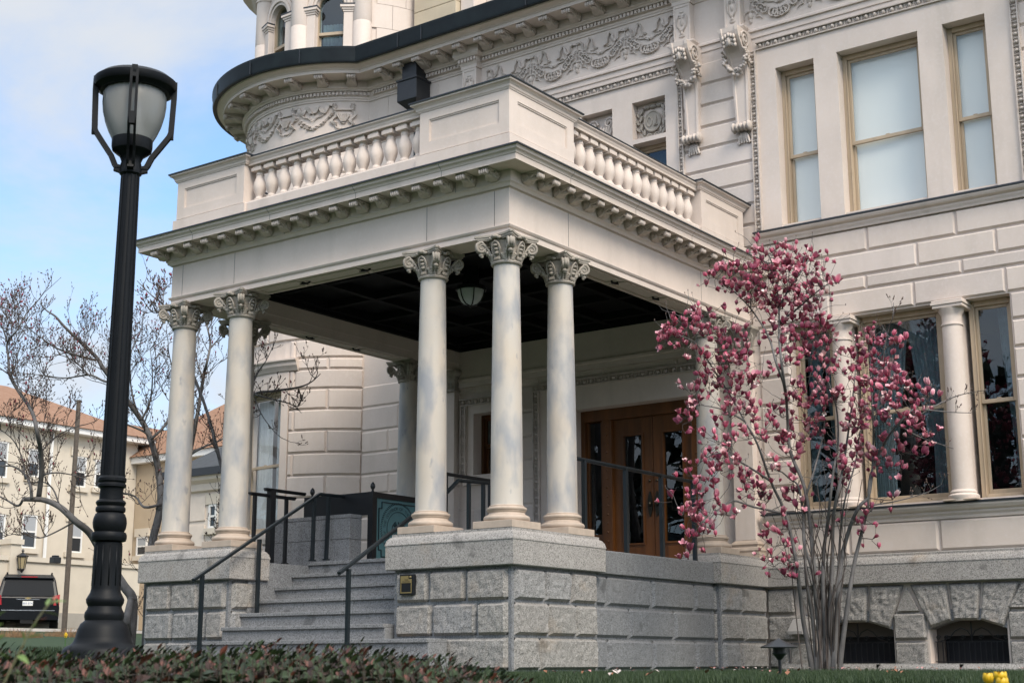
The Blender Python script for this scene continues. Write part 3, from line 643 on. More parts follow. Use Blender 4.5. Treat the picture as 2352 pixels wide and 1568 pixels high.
def build_frieze():
    f = MB(); M=PY(YW)
    def bay(m, M, ua, ub, L=1., v0=9.74, v1=10.34):
        um=(ua+ub)/2
        swag(m,M,ua,ub,v1-.20,v0+.075,True,L)
        for s,u0 in ((1,ua),(-1,ub)):
            q=[(p_[0],p_[1]) for p_ in smooth2([(.02,0),(.07,.035),(.11,.0),(.135,-.09),(.175,-.125),(.215,-.08),(.245,.02),(.285,.045),(.32,-.01),(.34,-.10),(.375,-.145),(.42,-.15)])]; ribbon(m,M,[(u0+s*L*a,v1-.08+b) for a,b in q],.015,.035)
        torch(m,M,ua,v0+.02,v1-.02,L)
        for s in (-1,1):                              # scrolled leaf sprays filling the field
            for k in range(7):
                m.ell((um+s*L*(.10+.045*k),v0+.30+.035*math.sin(k*1.1)+.012*k,0),(L*.026,.013,.03),6,2,M=M,half=True)
            m.tube([M(um+s*L*x,v0+y,.02) for x,y in ((.02,.24),(.10,.29),(.18,.30),(.26,.34),(.31,.40),(.27,.45),(.23,.42))],[.010,.012,.011,.010,.009,.008,.006],5)
        m.ell((um,v0+.27,0),(L*.035,.035,.05),8,3,M=M,half=True)
    us=[-4.98,-4.02,-3.06,-2.10,-1.14]
    for a,b in list(zip(us[:-1],us[1:]))+[(.2,1.2),(1.2,2.2),(2.2,3.2),(3.2,4.2)]:
        f = MB(); bay(f,M,a,b); f.build('frieze_relief', CARVED, MAN, smooth=True, auto=45)
    f = MB(); torch(f,M,-1.16,9.76,10.32); f.build('carved_torch', CARVED, MAN, smooth=True)
    t = MB(); C=CY(*TC,RT); L=1/RT
    for k in range(7):
        a0=R(AJ-6-31*k); a1=R(AJ-6-31*k-31); um=(a0+a1)/2
        # vase under a rod, then swag to next
        va=a0-R(2); vb=a0-R(11)
        vc=(va+vb)/2
        t.tube([C(va,10.20,.03),C(vb,10.20,.03)],.016,5)
        for j in range(7):
            q=-1+2*j/6; t.tube([C(vc+q*L*.035,9.96,.045),C(vc+q*L*.115,10.10,.055)],[.012,.020],5)
        t.ell((vc,9.94,0),(L*.045,.03,.04),8,3,M=C,half=True); t.ell((vc,9.83,0),(L*.06,.02,.03),8,3,M=C,half=True)
        for u in (va,vb):
            t.ell((u,10.20,0),(L*.04,.04,.07),8,3,M=C,half=True)
            for s in (-1,1): t.tube([C(u+s*L*x,10.20+y,.02) for x,y in ((0,0),(.05,.08),(.02,.13),(-.01,.08),(0,.01))],.009,5)
            ribbon(t,C,[(u+L*.05*math.sin(j*.9),10.17-.035*j) for j in range(9)],.014,.04)
        swag(t,C,vb,a1-R(2),10.16,9.86,False,L)
        t.ell(((vb+a1-R(2))/2,9.86,0),(L*.05,.05,.04),8,3,M=C,half=True)
        for j in range(6):
            q=(j+.5)/6; u=vb+(a1-R(2)-vb)*q; v=9.86+.30*abs(2*q-1)**1.7
            for s in (-1,1): t.ell((u+s*L*.02,v+.02*s,0),(L*.04,.020,.06),6,2,M=C,half=True)
        for s in (-1,1):
            uq=(vb+a1-R(2))/2
            t.tube([C(uq+s*L*x,9.74+y,.025) for x,y in ((.02,.27),(.10,.34),(.17,.35),(.23,.40),(.20,.45),(.16,.42))],[.012,.014,.013,.012,.010,.006],5)
            for k in range(5): t.ell((uq+s*L*(.06+.045*k),10.06+.02*k,0),(L*.024,.014,.04),6,2,M=C,half=True)
            t.tube([C(vc+s*L*x,9.80+y,.025) for x,y in ((.06,.02),(.13,.05),(.17,.12),(.13,.17),(.10,.13))],[.012,.014,.012,.010,.006],5)
        for s,u0 in ((-1,vb),(1,a1-R(2))):
            ribbon(t,C,[(u0+s*L*(.05+a),10.24+b) for a,b in wave(0,0,.34,-.04,20,.4)],.017,.04)
    t.build('turret_frieze_relief', CARVED, MAN, smooth=True, auto=45)
build_frieze()
# joint lines in the plain frieze left of the first pilaster are cut as grooves between slabs
m = MB()
for a,b in ((-7.60,-7.3),(-7.29,-6.1),(-6.09,-5.45)): m.block(PY(YW),a,b,9.705,10.355,0,.012,.006)
m.build('frieze_slab', STONE, MAN)
# carved panels above the balcony windows
def carved_panels():
    for i,(a,b,c,d) in enumerate(PAN):
        M=PY(YW+.14); m=MB(); u=(a+b)/2; v=(c+d)/2-.02
        if i==0:
            m.prism([(u+.15*math.cos(t),v+.17*math.sin(t)) for t in np.linspace(0,2*math.pi,24,endpoint=False)],M,0,.05)
            m.tube([M(u+.15*math.cos(t),v+.17*math.sin(t),.05) for t in np.linspace(0,2*math.pi,25)],.016,6,cap=False)
            m.tube([M(u-.055+.045*math.cos(t),v+.08*math.sin(t),.055) for t in np.linspace(0,2*math.pi,17)],.014,5,cap=False)   # 01
            m.mbox(M,u+.05,u+.075,v-.08,v+.08,.05,.075); m.mbox(M,u+.03,u+.095,v-.085,v-.065,.05,.075); m.mbox(M,u+.032,u+.05,v+.05,v+.072,.05,.075)
            for s in (-1,1):
                m.tube([M(u+s*x,v+y,.03) for x,y in ((.03,-.27),(.17,-.20),(.24,-.05),(.24,.12),(.19,.24))],.012,5)
                for k,(x,y,an) in enumerate(((.12,-.26,.3),(.20,-.21,.9),(.15,-.17,1.5),(.27,-.10,.8),(.20,-.06,1.8),(.28,.03,1.1),(.21,.08,2.0),(.27,.16,1.2),(.20,.2,2.1))):
                    p=[(x+.055*math.cos(t)*math.cos(an)-.02*math.sin(t)*math.sin(an), y+.055*math.cos(t)*math.sin(an)+.02*math.sin(t)*math.cos(an)) for t in np.linspace(0,2*math.pi,10,endpoint=False)]
                    m.prism([(u+s*q[0],v+q[1]) for q in (p if s>0 else p[::-1])],M,0,.06)
            for x in (-.12,0,.12): m.ell((u+x,v+.26,0),(.07,.04,.07),8,4,M=M,half=True)
            for x in (-.07,.07): m.tube([M(u+x+.05*math.cos(t)*q,v-.25+.05*math.sin(t)*q,.05) for t,q in zip(np.linspace(0,9,18),np.linspace(1,.2,18))],.014,5)
        else:
            for x in (-.15,.17): m.tube([M(u+x+.10*math.cos(t)*q,v+.16+.10*math.sin(t)*q,.05) for t,q in zip(np.linspace(0,10,24),np.linspace(1,.15,24))],.022,6)
            for k in range(-4,5):
                m.tube([M(u+k*.02,v-.26,.03),M(u+k*.045,v-.08,.06),M(u+k*.06,v+.06+.01*abs(k),.05),M(u+k*.07,v+.14-.02*abs(k),.02)],[.02,.03,.026,.006],6)
        m.build('carved_panel', CARVED if i else CAPST, MAN, smooth=True, auto=40)
carved_panels()
# downspout head under the cornice
m = MB(); xl,xr=-6.70,-6.30; 
m.box(xl+.03,xr-.03,YW-.36,YW-.04,10.40,10.72); m.box(xl-.03,xr+.03,YW-.42,YW-.03,9.98,10.40); 
m.add([(xl-.03,YW-.42,9.98),(xr+.03,YW-.42,9.98),(xr+.03,YW-.03,9.98),(xl-.03,YW-.03,9.98),(xl+.13,YW-.26,9.82),(xr-.13,YW-.26,9.82),(xr-.13,YW-.10,9.82),(xl+.13,YW-.10,9.82)],[(0,4,5,1),(1,5,6,2),(2,6,7,3),(3,7,4,0),(7,6,5,4)])
m.box(xl-.05,xr+.05,YW-.44,YW-.02,10.36,10.40); m.tube([((xl+xr)/2,YW-.12,9.85),((xl+xr)/2,YW-.12,5.8)],.055,10)
m.build('downspout', LEAD, MAN, bevel=.008)
# ---- turret
def build_turret():
    C=CY(*TC,RT); m=MB(); wz=(2.30,4.88); wa=(R(-113),R(-83))
    holes=[(wa[0],wa[1],*wz)]
    # core
    for k in range(40):
        a=R(-250+k*6.0); b=R(-250+(k+1)*6.0)
        if math.degrees(b) > AJ+2: b=R(AJ+2)
        for v0,v1 in ((-.6,wz[0]),(wz[0],wz[1]),(wz[1],10.40)):
            if v0==wz[0] and wa[0]<=(a+b)/2<=wa[1]:
                continue
            m.mbox(C,a,b,v0,v1,-.25,0)
        if b >= R(AJ+2)-1e-6: break
    # the window sides
    def courses(zs, a0, a1, hs, pitch=.58, w1=.035):
        for k,(c,d) in enumerate(zip(zs[:-1],zs[1:])):
            cuts=sorted({a0,a1,*[h[i] for h in hs if h[2]<d-.02 and h[3]>c+.02 for i in (0,1)],*[a1-(pitch*.5*(1+k%2))-pitch*i for i in range(8)]})
            cuts=[q for q in cuts if a0<=q<=a1]
            for q,r_ in zip(cuts[:-1],cuts[1:]):
                md=(q+r_)/2
                if r_-q<.05 or any(h[0]<md<h[1] and h[2]<d-.02 and h[3]>c+.02 for h in hs): continue
                m.block(C,q+.003,r_-.003,c+.008,d-.008,0,w1,.0,seg=6) if False else blockc(m,C,q+.003,r_-.003,c+.008,d-.008,w1,mi=int(rng.choice([0,0,0,1,2])))
    def blockc(m,C,u0,u1,v0,v1,w1,c=.028,mi=0):
        seg=max(2,int((u1-u0)/.07)); cu=c/RT; vs=[]
        for k in range(seg+1):
            u=u0+(u1-u0)*k/seg; ui=u0+cu+(u1-u0-2*cu)*k/seg
            vs += [C(u,v0,0),C(ui,v0+c,w1),C(ui,v1-c,w1),C(u,v1,0)]
        fs=[]
        for k in range(seg):
            a,b=4*k,4*k+4; fs += [(a,b,b+1,a+1),(a+1,b+1,b+2,a+2),(a+2,b+2,b+3,a+3)]
        e=4*seg; fs += [(0,1,2,3),(e+3,e+2,e+1,e)]; m.add(vs,fs,mi)
    courses([1.36,1.70,2.10,2.49,2.89,3.29,3.695,4.105,4.485,4.862,5.222,5.432,5.78,6.14,6.5,6.85,7.2,7.55,7.9,8.25,8.6,8.95,9.3], R(-200), R(AJ), [(R(-117),R(-79),2.1,5.5)])
    m.build('turret_wall', STONES, MAN)
    h=MB()                                            # hood over the turret window and window surround
    def arc(prof,a0,a1,n=14):
        vs=[]; 
        for k in range(n+1):
            u=a0+(a1-a0)*k/n
            for o,z in prof: vs.append(C(u,z,o))
        p=len(prof); h.add(vs,[(k*p+j,(k+1)*p+j,(k+1)*p+j+1,k*p+j+1) for k in range(n) for j in range(p-1)]+[tuple(range(p)),tuple(range(n*p+p-1,n*p-1,-1))])
    arc([(0,5.22),(.05,5.22),(.08,5.27),(.11,5.31),(.12,5.36),(.16,5.40),(.16,5.43),(0,5.45)],R(-121),R(-74))
    arc([(0,4.88),(.03,4.88),(.03,5.22),(0,5.22)],R(-117),R(-79)); arc([(-.24,2.1),(.06,2.1),(.08,2.2),(.08,2.26),(-.24,2.30)],R(-118),R(-78))
    for a0,a1 in ((-117,-113),(-83,-79)): arc([(-.24,2.30),(.03,2.30),(.03,4.88),(-.24,4.88)],R(a0),R(a1),2)
    h.build('window_hood', STONE, MAN)
    f=sash_window(wa[0],wa[1],wz[0],wz[1],0,3.52,curtain=3,fw=.03,M=CY(*TC,RT-.17)) if False else None
    # curved-plan window built as a flat sash on the chord
    am=(wa[0]+wa[1])/2; r=RT-.16; c=np.array([TC[0]+r*math.cos(am),TC[1]+r*math.sin(am)]); tx=np.array([-math.sin(am),math.cos(am)]); nn=np.array([math.cos(am),math.sin(am)])
    Mc=lambda u,v,w: (c[0]+tx[0]*u+nn[0]*w, c[1]+tx[1]*u+nn[1]*w, v)
    hw=RT*math.sin((wa[1]-wa[0])/2)
    sash_window(-hw,hw,wz[0],wz[1],0,3.52,curtain=3,fw=.06,M=Mc,lace=CURTW,glassm=GLASSB)
    m=MB(); m.lathe([(RT-.95,1.4),(RT-.95,5.2)],24,(TC[0],TC[1],0),cap=True); m.build('room', ROOM, MAN)
    # upper drum with engaged columns and arched windows
    rd=1.98; Cd=CY(*TC,rd); d=MB(); wins=[R(-65-36*k) for k in range(-2,6)]; hw=.275/rd; zs=12.46; z0=10.85; z1=13.3
    for k in range(10):
        a=R(-47-36*k); b=a-R(36); mid=(a+b)/2; n=4
        if k==9 or -47-36*k+360-36 > -47 and k>=9: pass
        for u0,u1 in ((mid+hw,a),(b,mid-hw)):
            for j in range(n): d.mbox(Cd,u0+(u1-u0)*j/n,u0+(u1-u0)*(j+1)/n,z0,z1,-.2,0)
        nn_=12
        for j in range(nn_):                          # spandrel over the arch
            u0=mid-hw+2*hw*j/nn_; u1=mid-hw+2*hw*(j+1)/nn_; q0=(u0-mid)/hw; q1=(u1-mid)/hw
            za=zs+.30*math.sqrt(max(0,1-q0*q0)); zb=zs+.30*math.sqrt(max(0,1-q1*q1))
            vs=[Cd(u0,za,0),Cd(u1,zb,0),Cd(u1,z1,0),Cd(u0,z1,0),Cd(u0,za,-.2),Cd(u1,zb,-.2),Cd(u1,z1,-.2),Cd(u0,z1,-.2)]
            d.add(vs,[(0,1,2,3),(7,6,5,4),(0,4,5,1)])
        d.mbox(Cd,mid-hw,mid+hw,z0,z0+.1,-.2,.02)
    dr=d.build('turret_drum', STONE, MAN)
    for k in range(10):
        a=R(-47-36*k); b=a-R(36); mid=(a+b)/2
        if not (-215 < math.degrees(a) <= -40): continue
        cc=np.array([TC[0]+(rd+.05)*math.cos(a),TC[1]+(rd+.05)*math.sin(a)])
        q=MB(); q.lathe([(.185,10.8),(.185,12.05),(.18,12.06),(.185,12.07),(.18,13.0),(.20,13.0),(.20,13.04),(.17,13.05),(.19,13.15),(.24,13.25)],20,(cc[0],cc[1],0))
        q.build('drum_column', STONE, dr, smooth=True, auto=30)
        for s in (-1,1):                              # pier and impost beside every arch
            u=mid+s*(hw+.09/rd); q=MB(); e=.085/rd
            q.mbox(Cd,u-e,u+e,10.85,12.27,0,.10); q.build('window_pier', STONE, dr, bevel=.006)
            q=MB()
            for (o,za,zb) in ((.015,12.27,12.31),(.035,12.31,12.35),(.06,12.35,12.40)): q.mbox(Cd,u-e-o/rd,u+e+o/rd,za,zb,0,.10+o)
            q.build('impost', STONE, dr)
            q=MB(); q.mbox(Cd,u-e-.066/rd,u+e+.066/rd,12.40,12.425,0,.167); q.build('impost_flashing', FLASH, dr)
        q=MB()                                        # moulded arch
        for rr,w0,w1 in ((.30,0,.06),(.36,0,.09),(.42,0,.075)):
            pts=[(mid+rr*math.cos(t)/rd*.95, zs-.03+rr*math.sin(t)) for t in np.linspace(0,math.pi,15)]; po=[(mid+(rr+.055)*math.cos(t)/rd*.95, zs-.03+(rr+.055)*math.sin(t)) for t in np.linspace(0,math.pi,15)]
            for i in range(14):
                A,B,D_2,E_=pts[i],pts[i+1],po[i+1],po[i]
                vs=[Cd(*A,w1),Cd(*B,w1),Cd(*D_2,w1),Cd(*E_,w1),Cd(*A,-.1),Cd(*B,-.1),Cd(*D_2,0),Cd(*E_,0)]; q.add(vs,[(3,2,1,0),(0,1,5,4),(2,3,7,6)])
        q.build('window_arch', STONE, dr)
        rw=rd-.10; cw=np.array([TC[0]+rw*math.cos(mid),TC[1]+rw*math.sin(mid)]); tx=np.array([-math.sin(mid),math.cos(mid)]); nn=np.array([math.cos(mid),math.sin(mid)])
        Mw=lambda u,v,w,cw=cw,tx=tx,nn=nn: (cw[0]+tx[0]*u+nn[0]*w, cw[1]+tx[1]*u+nn[1]*w, v)
        q=MB(); f=.045
        q.mbox(Mw,-.29,-.29+f,10.9,zs,-.05,.05); q.mbox(Mw,.29-f,.29,10.9,zs,-.05,.05); q.mbox(Mw,-.245,.245,11.87,11.93,-.05,.045)
        pts=[(.29*math.cos(t),zs+.31*math.sin(t)) for t in np.linspace(0,math.pi,15)]; pi_=[(.245*math.cos(t),zs+.265*math.sin(t)) for t in np.linspace(0,math.pi,15)]
        for i in range(14): q.prism([pi_[i],pts[i],pts[i+1],pi_[i+1]],Mw,-.05,.05)
        q.mbox(Mw,-.245,-.22,10.9,11.87,-.06,-.02); q.mbox(Mw,.22,.245,10.9,11.87,-.06,-.02)
        fr=q.build('arched_window', FRAME, dr)
        q=MB(); q.prism([(-.245,11.93),(.245,11.93)]+pi_,Mw,-.012,-.008); q.build('upper_pane', GLASS, fr) if False else q.build('upper_pane', GLASS, dr)
        q=MB(); q.mbox(Mw,-.22,.22,10.9,11.87,-.04,-.036); q.build('lower_pane', GLASS, dr)
        q=MB(); n=30; q.add([Mw(-.23+.46*i/n, z, -.16+.012*math.sin(i*1.4)) for z in (10.8,12.18) for i in range(n+1)],[(i,i+1,n+2+i,n+1+i) for i in range(n)]); q.build('curtain', CURT, dr, smooth=True)
    q=MB(); q.lathe([(rd-.5,10.9),(rd-.5,13.2)],24,(TC[0],TC[1],0)); q.build('drum_room', ROOM, dr)
    q=MB(); q.lathe([(rd,13.25),(rd+.2,13.25),(rd+.28,13.32),(rd+.30,13.5),(rd+.55,13.6),(rd+.6,13.75),(.2,14.6)],48,(TC[0],TC[1],0)); q.build('drum_cornice', STONE, dr)
    # smooth masonry and chimney rising behind the gutter
    q=MB(); zz=[10.9,11.55,12.0,12.5,13.1]
    for k,(a,b) in enumerate(zip(zz[:-1],zz[1:])):
        for j in range(3):
            a0=R(-41+k%2*8+j*17-6); q.mbox(Cd,max(a0,R(-44)),a0+R(16.8),a+.004,b-.004,0,.03,seg=4)
    q.build('ashlar', STONE, dr)
    q=MB()
    for k,(a,b) in enumerate(((10.9,11.7),(11.7,12.36),(12.36,12.9),(12.9,13.5))): q.box(-7.36,-6.32,6.9,7.8,a+.004,b-.004)
    q.build('chimney', YELST, MAN, bevel=.01)
    q=MB(); q.box(-6.30,-5.98,7.02,7.8,10.9,13.4); q.build('chimney_return', STONE, MAN, bevel=.01)
    q=MB(); q.box(-5.97,XR,7.4,7.8,10.9,13.2); q.build('attic_wall', STONE, MAN)
    q=MB(); q.box(-7.4,XR,YW-.4,7.6,11.10,11.2); q.build('roof', GUT, MAN)
build_turret()
# ------------------------------------------------------------------ granite base
def rough_face(m, M, u0, u1, zs, pitch, w=.06, holes=(), phase=0., ends=(.03,.03)):
    for k,(a,b) in enumerate(zip(zs[:-1], zs[1:])):
        cuts=[u0+ends[0]]; q=u0+ (pitch*(.62 if k%2 else .5) + phase)
        while q < u1-ends[1]-.25: cuts.append(q + .06*math.sin(q*7+k*2)); q += pitch*(.9+.25*math.sin(q*5+k))
        cuts.append(u1-ends[1])
        for c,d in zip(cuts[:-1],cuts[1:]):
            if any(h[0]<(c+d)/2<h[1] and h[2]<b-.05 and h[3]>a+.05 for h in holes): continue
            m.rough(M, c+.015, d-.015, a+.015, b-.015, 0, w, m=int(rng.choice(3)))
ZB = [-.08,.295,.675,1.045]
CAPP = [(0,1.06),(.075,1.06),(.085,1.07),(.085,1.335),(.092,1.34),(.092,1.352),(.088,1.36),(.078,1.40),(.055,1.43),(.03,1.445),(.03,1.475),(-.3,1.478)]
GRANS=[GRAN_R,granite('granite_rock_warm',(.305,.287,.264),.85,.3),granite('granite_rock_grey',(.282,.273,.264),.85,.3)]
def granite_pier(path, closed, name, extra=None):
    """pier of rock-faced courses under a moulded cap"""
    m=MB(); n=len(path)
    m.sweep(path, [(-.02,-.7),(0,-.7),(0,1.06),(-.02,1.06)], closed=closed)
    rr=MB(); rr.add([],[])
    m2=MB()
    for i in range(n if closed else n-1):
        p=np.array(path[i],float); q=np.array(path[(i+1)%n],float); L=np.linalg.norm(q-p); t=(q-p)/L; nn=np.array([t[1],-t[0]])
        M=lambda u,v,w,p=p,t=t,nn=nn: (p[0]+t[0]*u+nn[0]*w, p[1]+t[1]*u+nn[1]*w, v)
        vis = nn[1] < -.5 or nn[0] > .5
        if L > .3 and vis: rough_face(m2, M, 0, L, ZB, .95 if L>1.2 else .7, .055, phase=.07*i)
        elif L>.3:
            for a,b in zip(ZB[:-1],ZB[1:]): m2.block(M,.03,L-.03,a+.012,b-.012,0,.05,.02)
    b=m.build(name, GRAN_S, MAN)
    m2.build('rock_faced_block', GRANS, b)
    c=MB(); c.sweep(path, [(o,z) for o,z in CAPP], closed=closed); c.sweep(path,[(-.3,1.478),(-.32,1.478),(-.32,1.06),(0,1.06)],closed=closed)
    if extra: extra(c)
    c.build('pier_cap', GRAN_C, b, smooth=True, auto=25)
    return b
f=.09                                                # face of the courses; the cap oversails it
RP=[(-1.585,-f),(f,-f),(f,1.615),(-.44,1.615),(-.44,.44),(-1.585,.44)]
def fill(c, *bx):
    for x0,x1,y0,y1 in bx: c.box(x0,x1,y0,y1,1.3,1.474)
granite_pier(RP, True, 'granite_pier', lambda c: fill(c,(-1.5,0.05,-.05,.40),(-.40,.05,.30,1.57)))
LP=[(-W_-f,-f),(-4.37,-f),(-4.37,.44),(-W_+.44,.44),(-W_+.44,1.615),(-W_-f,1.615)]
granite_pier(LP, True, 'granite_pier', lambda c: fill(c,(-W_-.05,-4.45,-.05,.40),(-W_-.05,-W_+.40,.30,1.57)))
BP=[(-.44,4.68),(f,4.68),(f,6.06),(-.44,6.06)]
granite_pier(BP, False, 'granite_pier', lambda c: fill(c,(-.42,.05,4.72,6.1)))
BL=[(-W_-f,6.06),(-W_-f,4.68),(-W_+.44,4.68),(-W_+.44,6.06)]
granite_pier(BL, False, 'granite_pier', lambda c: fill(c,(-W_-.05,-W_+.40,4.72,6.1)))
# low side wall of the porch, between the piers
def side_walls():
    m=MB(); m.box(-.40,.0,1.60,4.70,-.7,1.06); b=m.build('porch_side_wall', GRAN_S, MAN)
    q=MB(); M=PX(.0)
    for k,(a,c) in enumerate(zip(ZB[:-1],ZB[1:])):
        cuts=[1.63,2.45,3.55,4.655] if k%2 else [1.63,1.95,3.0,4.1,4.655]
        for u,v in zip(cuts[:-1],cuts[1:]): q.rough(M,u+.024,v-.024,a+.013,c-.013,0,.045,cell=.03,amp=.0025,rnd=.022)
    q.build('dressed_block', GRAN_S, b)
    c=MB(); c.box(-.42,.06,1.60,4.70,1.06,1.34); c.build('coping', GRAN_S, b, bevel=.01)
    m=MB(); m.box(-W_,-W_+.4,1.60,4.70,-.7,1.34); m.build('porch_side_wall', GRAN_S, MAN)
side_walls()
# base of the main wall with basement windows
TRIMB = mat('brown_trim',(.10,.085,.07),.7)
def main_base():
    M=PY(YW-.02); m=MB()
    holes=[(a,b,c,d) for a,b,c,d in BASEW]
    # courses
    for k,(a,b) in enumerate(zip([-.08,.295,.675],[.295,.675,1.045])):
        segs=[(.10,.52,0),(.52,.80,0)] if k<2 else [(.10,.55,0)]
        if k==0: segs=[(.10,.42,0),(.42,.80,0)]
        if k==1: segs=[(.10,.80,0)]
        for u,v,_ in segs: m.rough(M,u+.012,v-.012,a+.012,b-.012,0,.055)
        if k<2: m.rough(M,1.97,2.42-.0,a+.012,b-.012,0,.055)
        u=3.50
        while u<9:
            w=.85 if k%2 else 1.05
            if k==2 and u<3.6: u=3.86
            m.rough(M,u+.012,u+w-.012,a+.012,b-.012,0,.055); u+=w
    # voussoirs: fan of rock-faced wedges over each arch
    def wedge(bl,br,tl,tr):
        nu,nv=16,18; vs=[]; 
        N=rng.normal(0,1,(nu+1,nv+1)); N[1:-1,1:-1]=(N[1:-1,1:-1]*2+N[:-2,1:-1]+N[2:,1:-1]+N[1:-1,:-2]+N[1:-1,2:])/4
        for i in range(nu+1):
            for j in range(nv+1):
                s=i/nu; t=j/nv; lo=np.array(bl)+(np.array(br)-bl)*s; hi=np.array(tl)+(np.array(tr)-tl)*s; p=lo+(hi-lo)*t
                e=min(s,1-s)*.3; e=min(e,min(t,1-t)*.5); k=min(1,e/.035); k=math.sqrt(max(0,1-(1-k)**2))
                vs.append(M(p[0],p[1],.055*k+.007*N[i,j]*min(1,e/.02)))
        m.add(vs,[(i*(nv+1)+j,(i+1)*(nv+1)+j,(i+1)*(nv+1)+j+1,i*(nv+1)+j+1) for i in range(nu) for j in range(nv)])
    def arch(xc,hw,spring,crown): return lambda x: spring+(crown-spring)*(1-((x-xc)/hw)**2)
    for (x0,x1,z0,z1),tops in zip(BASEW,([.55,1.12,1.64,2.15],[2.21,2.74,3.20,3.72])):
        xc=(x0+x1)/2; hw=(x1-x0)/2; A=arch(xc,hw,.445,.57); bot=[x0+.02,x0+(x1-x0)*.33,x0+(x1-x0)*.67,x1-.02]
        if xc<2: bot=[.82,1.20,1.60,1.93]
        for i in range(3): wedge((bot[i]+.014,A(bot[i])),(bot[i+1]-.014,A(bot[i+1])),(tops[i]+.014,1.035),(tops[i+1]-.014,1.035))
        # arch ring backing
        for i in range(12):
            a=x0+(x1-x0)*i/12; b=x0+(x1-x0)*(i+1)/12
            m.prism([(a,A(a)),(b,A(b)),(b,.70),(a,.70)],M,-.35,-.002,1)
    m.prism([(2.03,.69),(2.33,.69),(2.185,1.0)],M,0,.045,0); wedge((3.50,.69),(3.84,.69),(3.745,1.035),(3.84,1.035))
    b=m.build('granite_base', [GRAN_R,GRAN_S], MAN)
    c=MB(); c.sweep([(.05,YW-.02),(XR,YW-.02)],[(o+.02,z-.0) for o,z in [(0,1.06),(.075,1.06),(.085,1.07),(.085,1.315),(.092,1.32),(.092,1.332),(.088,1.34),(.078,1.38),(.055,1.41),(.03,1.425),(.03,1.455),(-.05,1.475)]]); c.build('base_cap', GRAN_C, b, smooth=True, auto=25)
    g=MB()
    g.box(-.02,XR,YW-.02+.002,YW+.0,.675,1.06); 
    for (x0,x1,z0,z1) in BASEW: pass
    # grilles
    for (x0,x1,z0,z1) in BASEW:
        xc=(x0+x1)/2; hw=(x1-x0)/2; Y=YW+.14; r=MB(); Mg=PY(Y)
        for k in range(14):
            x=x0+.05+(x1-x0-.1)*k/13; r.tube([(x,Y,-.15),(x,Y,.28)],.008,5)
        r.bar((x0+.02,Y,.28),(x1-.02,Y,.28),.012,.012); r.bar((x0+.02,Y,.02),(x1-.02,Y,.02),.012,.012)
        for s in (-1,1):
            r.tube([Mg(xc+s*a,b,0) for a,b in ((0,.34),(.05,.42),(.14,.46),(.22,.42),(.30,.33),(.42,.29))],.008,5)
            for dx in (.12,.34,.45):
                r.tube([Mg(xc+s*dx+.035*q*math.cos(t),.335+.035*q*math.sin(t),0) for t,q in zip(np.linspace(0,9,16),np.linspace(1,.2,16))],.006,5)
        r.tube([Mg(xc,.28,0),Mg(xc,.54,0)],.010,5)
        r.build('window_grille', IRON, b)
        w=MB(); w.mbox(PY(YW+.30),x0,x1,.36,.62,-.03,.02); w.mbox(PY(YW+.30),x0,x0+.1,-.2,.36,-.03,.02); w.build('basement_window', TRIMB, b)
    return b
main_base()
# kerb of the window wells
m=MB(); 
for a,b in ((.62,2.0),(2.006,3.1),(3.106,4.3),(4.306,5.6),(5.606,7)): m.rough(PY(5.33),a,b,-.4,-.012,0,.02,cell=.05,amp=.006,rnd=.02); m.box(a,b,5.33,5.62,-.4,-.0)
tag(m.build('stone_kerb',GRAN_C),'low granite kerb along the window wells under the basement windows','kerb')
# ------------------------------------------------------------------ steps and porch floor
def build_steps():
    for k in range(8):
        zt=1.345-.178*k; y0=1.28-.305*k; x0,x1=-4.33,-1.62
        if k==6: x0,x1=-4.55,-.72
        if k==7: x0,x1=-4.85,-.45
        m=MB(); yb = 6.1 if k==0 else y0+.36
        m.box(x0,x1,y0+.03,yb,zt-.178-(.3 if k else .3),zt-.045)
        js=[x0]+[x0+(x1-x0)*q for q in ((.42,.8) if k%2 else (.28,.66))]+[x1]
        for a,b in zip(js[:-1],js[1:]): m.box(a+.002,b-.002,y0,yb,zt-.045,zt)
        m.build('step', GRAN_T, MAN, bevel=.006)
    m=MB(); m.box(-W_+.3,-.3,1.5,YW,1.0,1.341); m.build('porch_floor', GRAN_T, MAN)
    m=MB(); m.box(-4.62,-4.33,.2,1.6,-.3,1.30); m.build('step_cheek', GRAN_S, MAN); m=MB(); m.box(-1.62,-1.4,.2,1.6,-.3,1.30); m.build('step_cheek', GRAN_S, MAN)
build_steps()
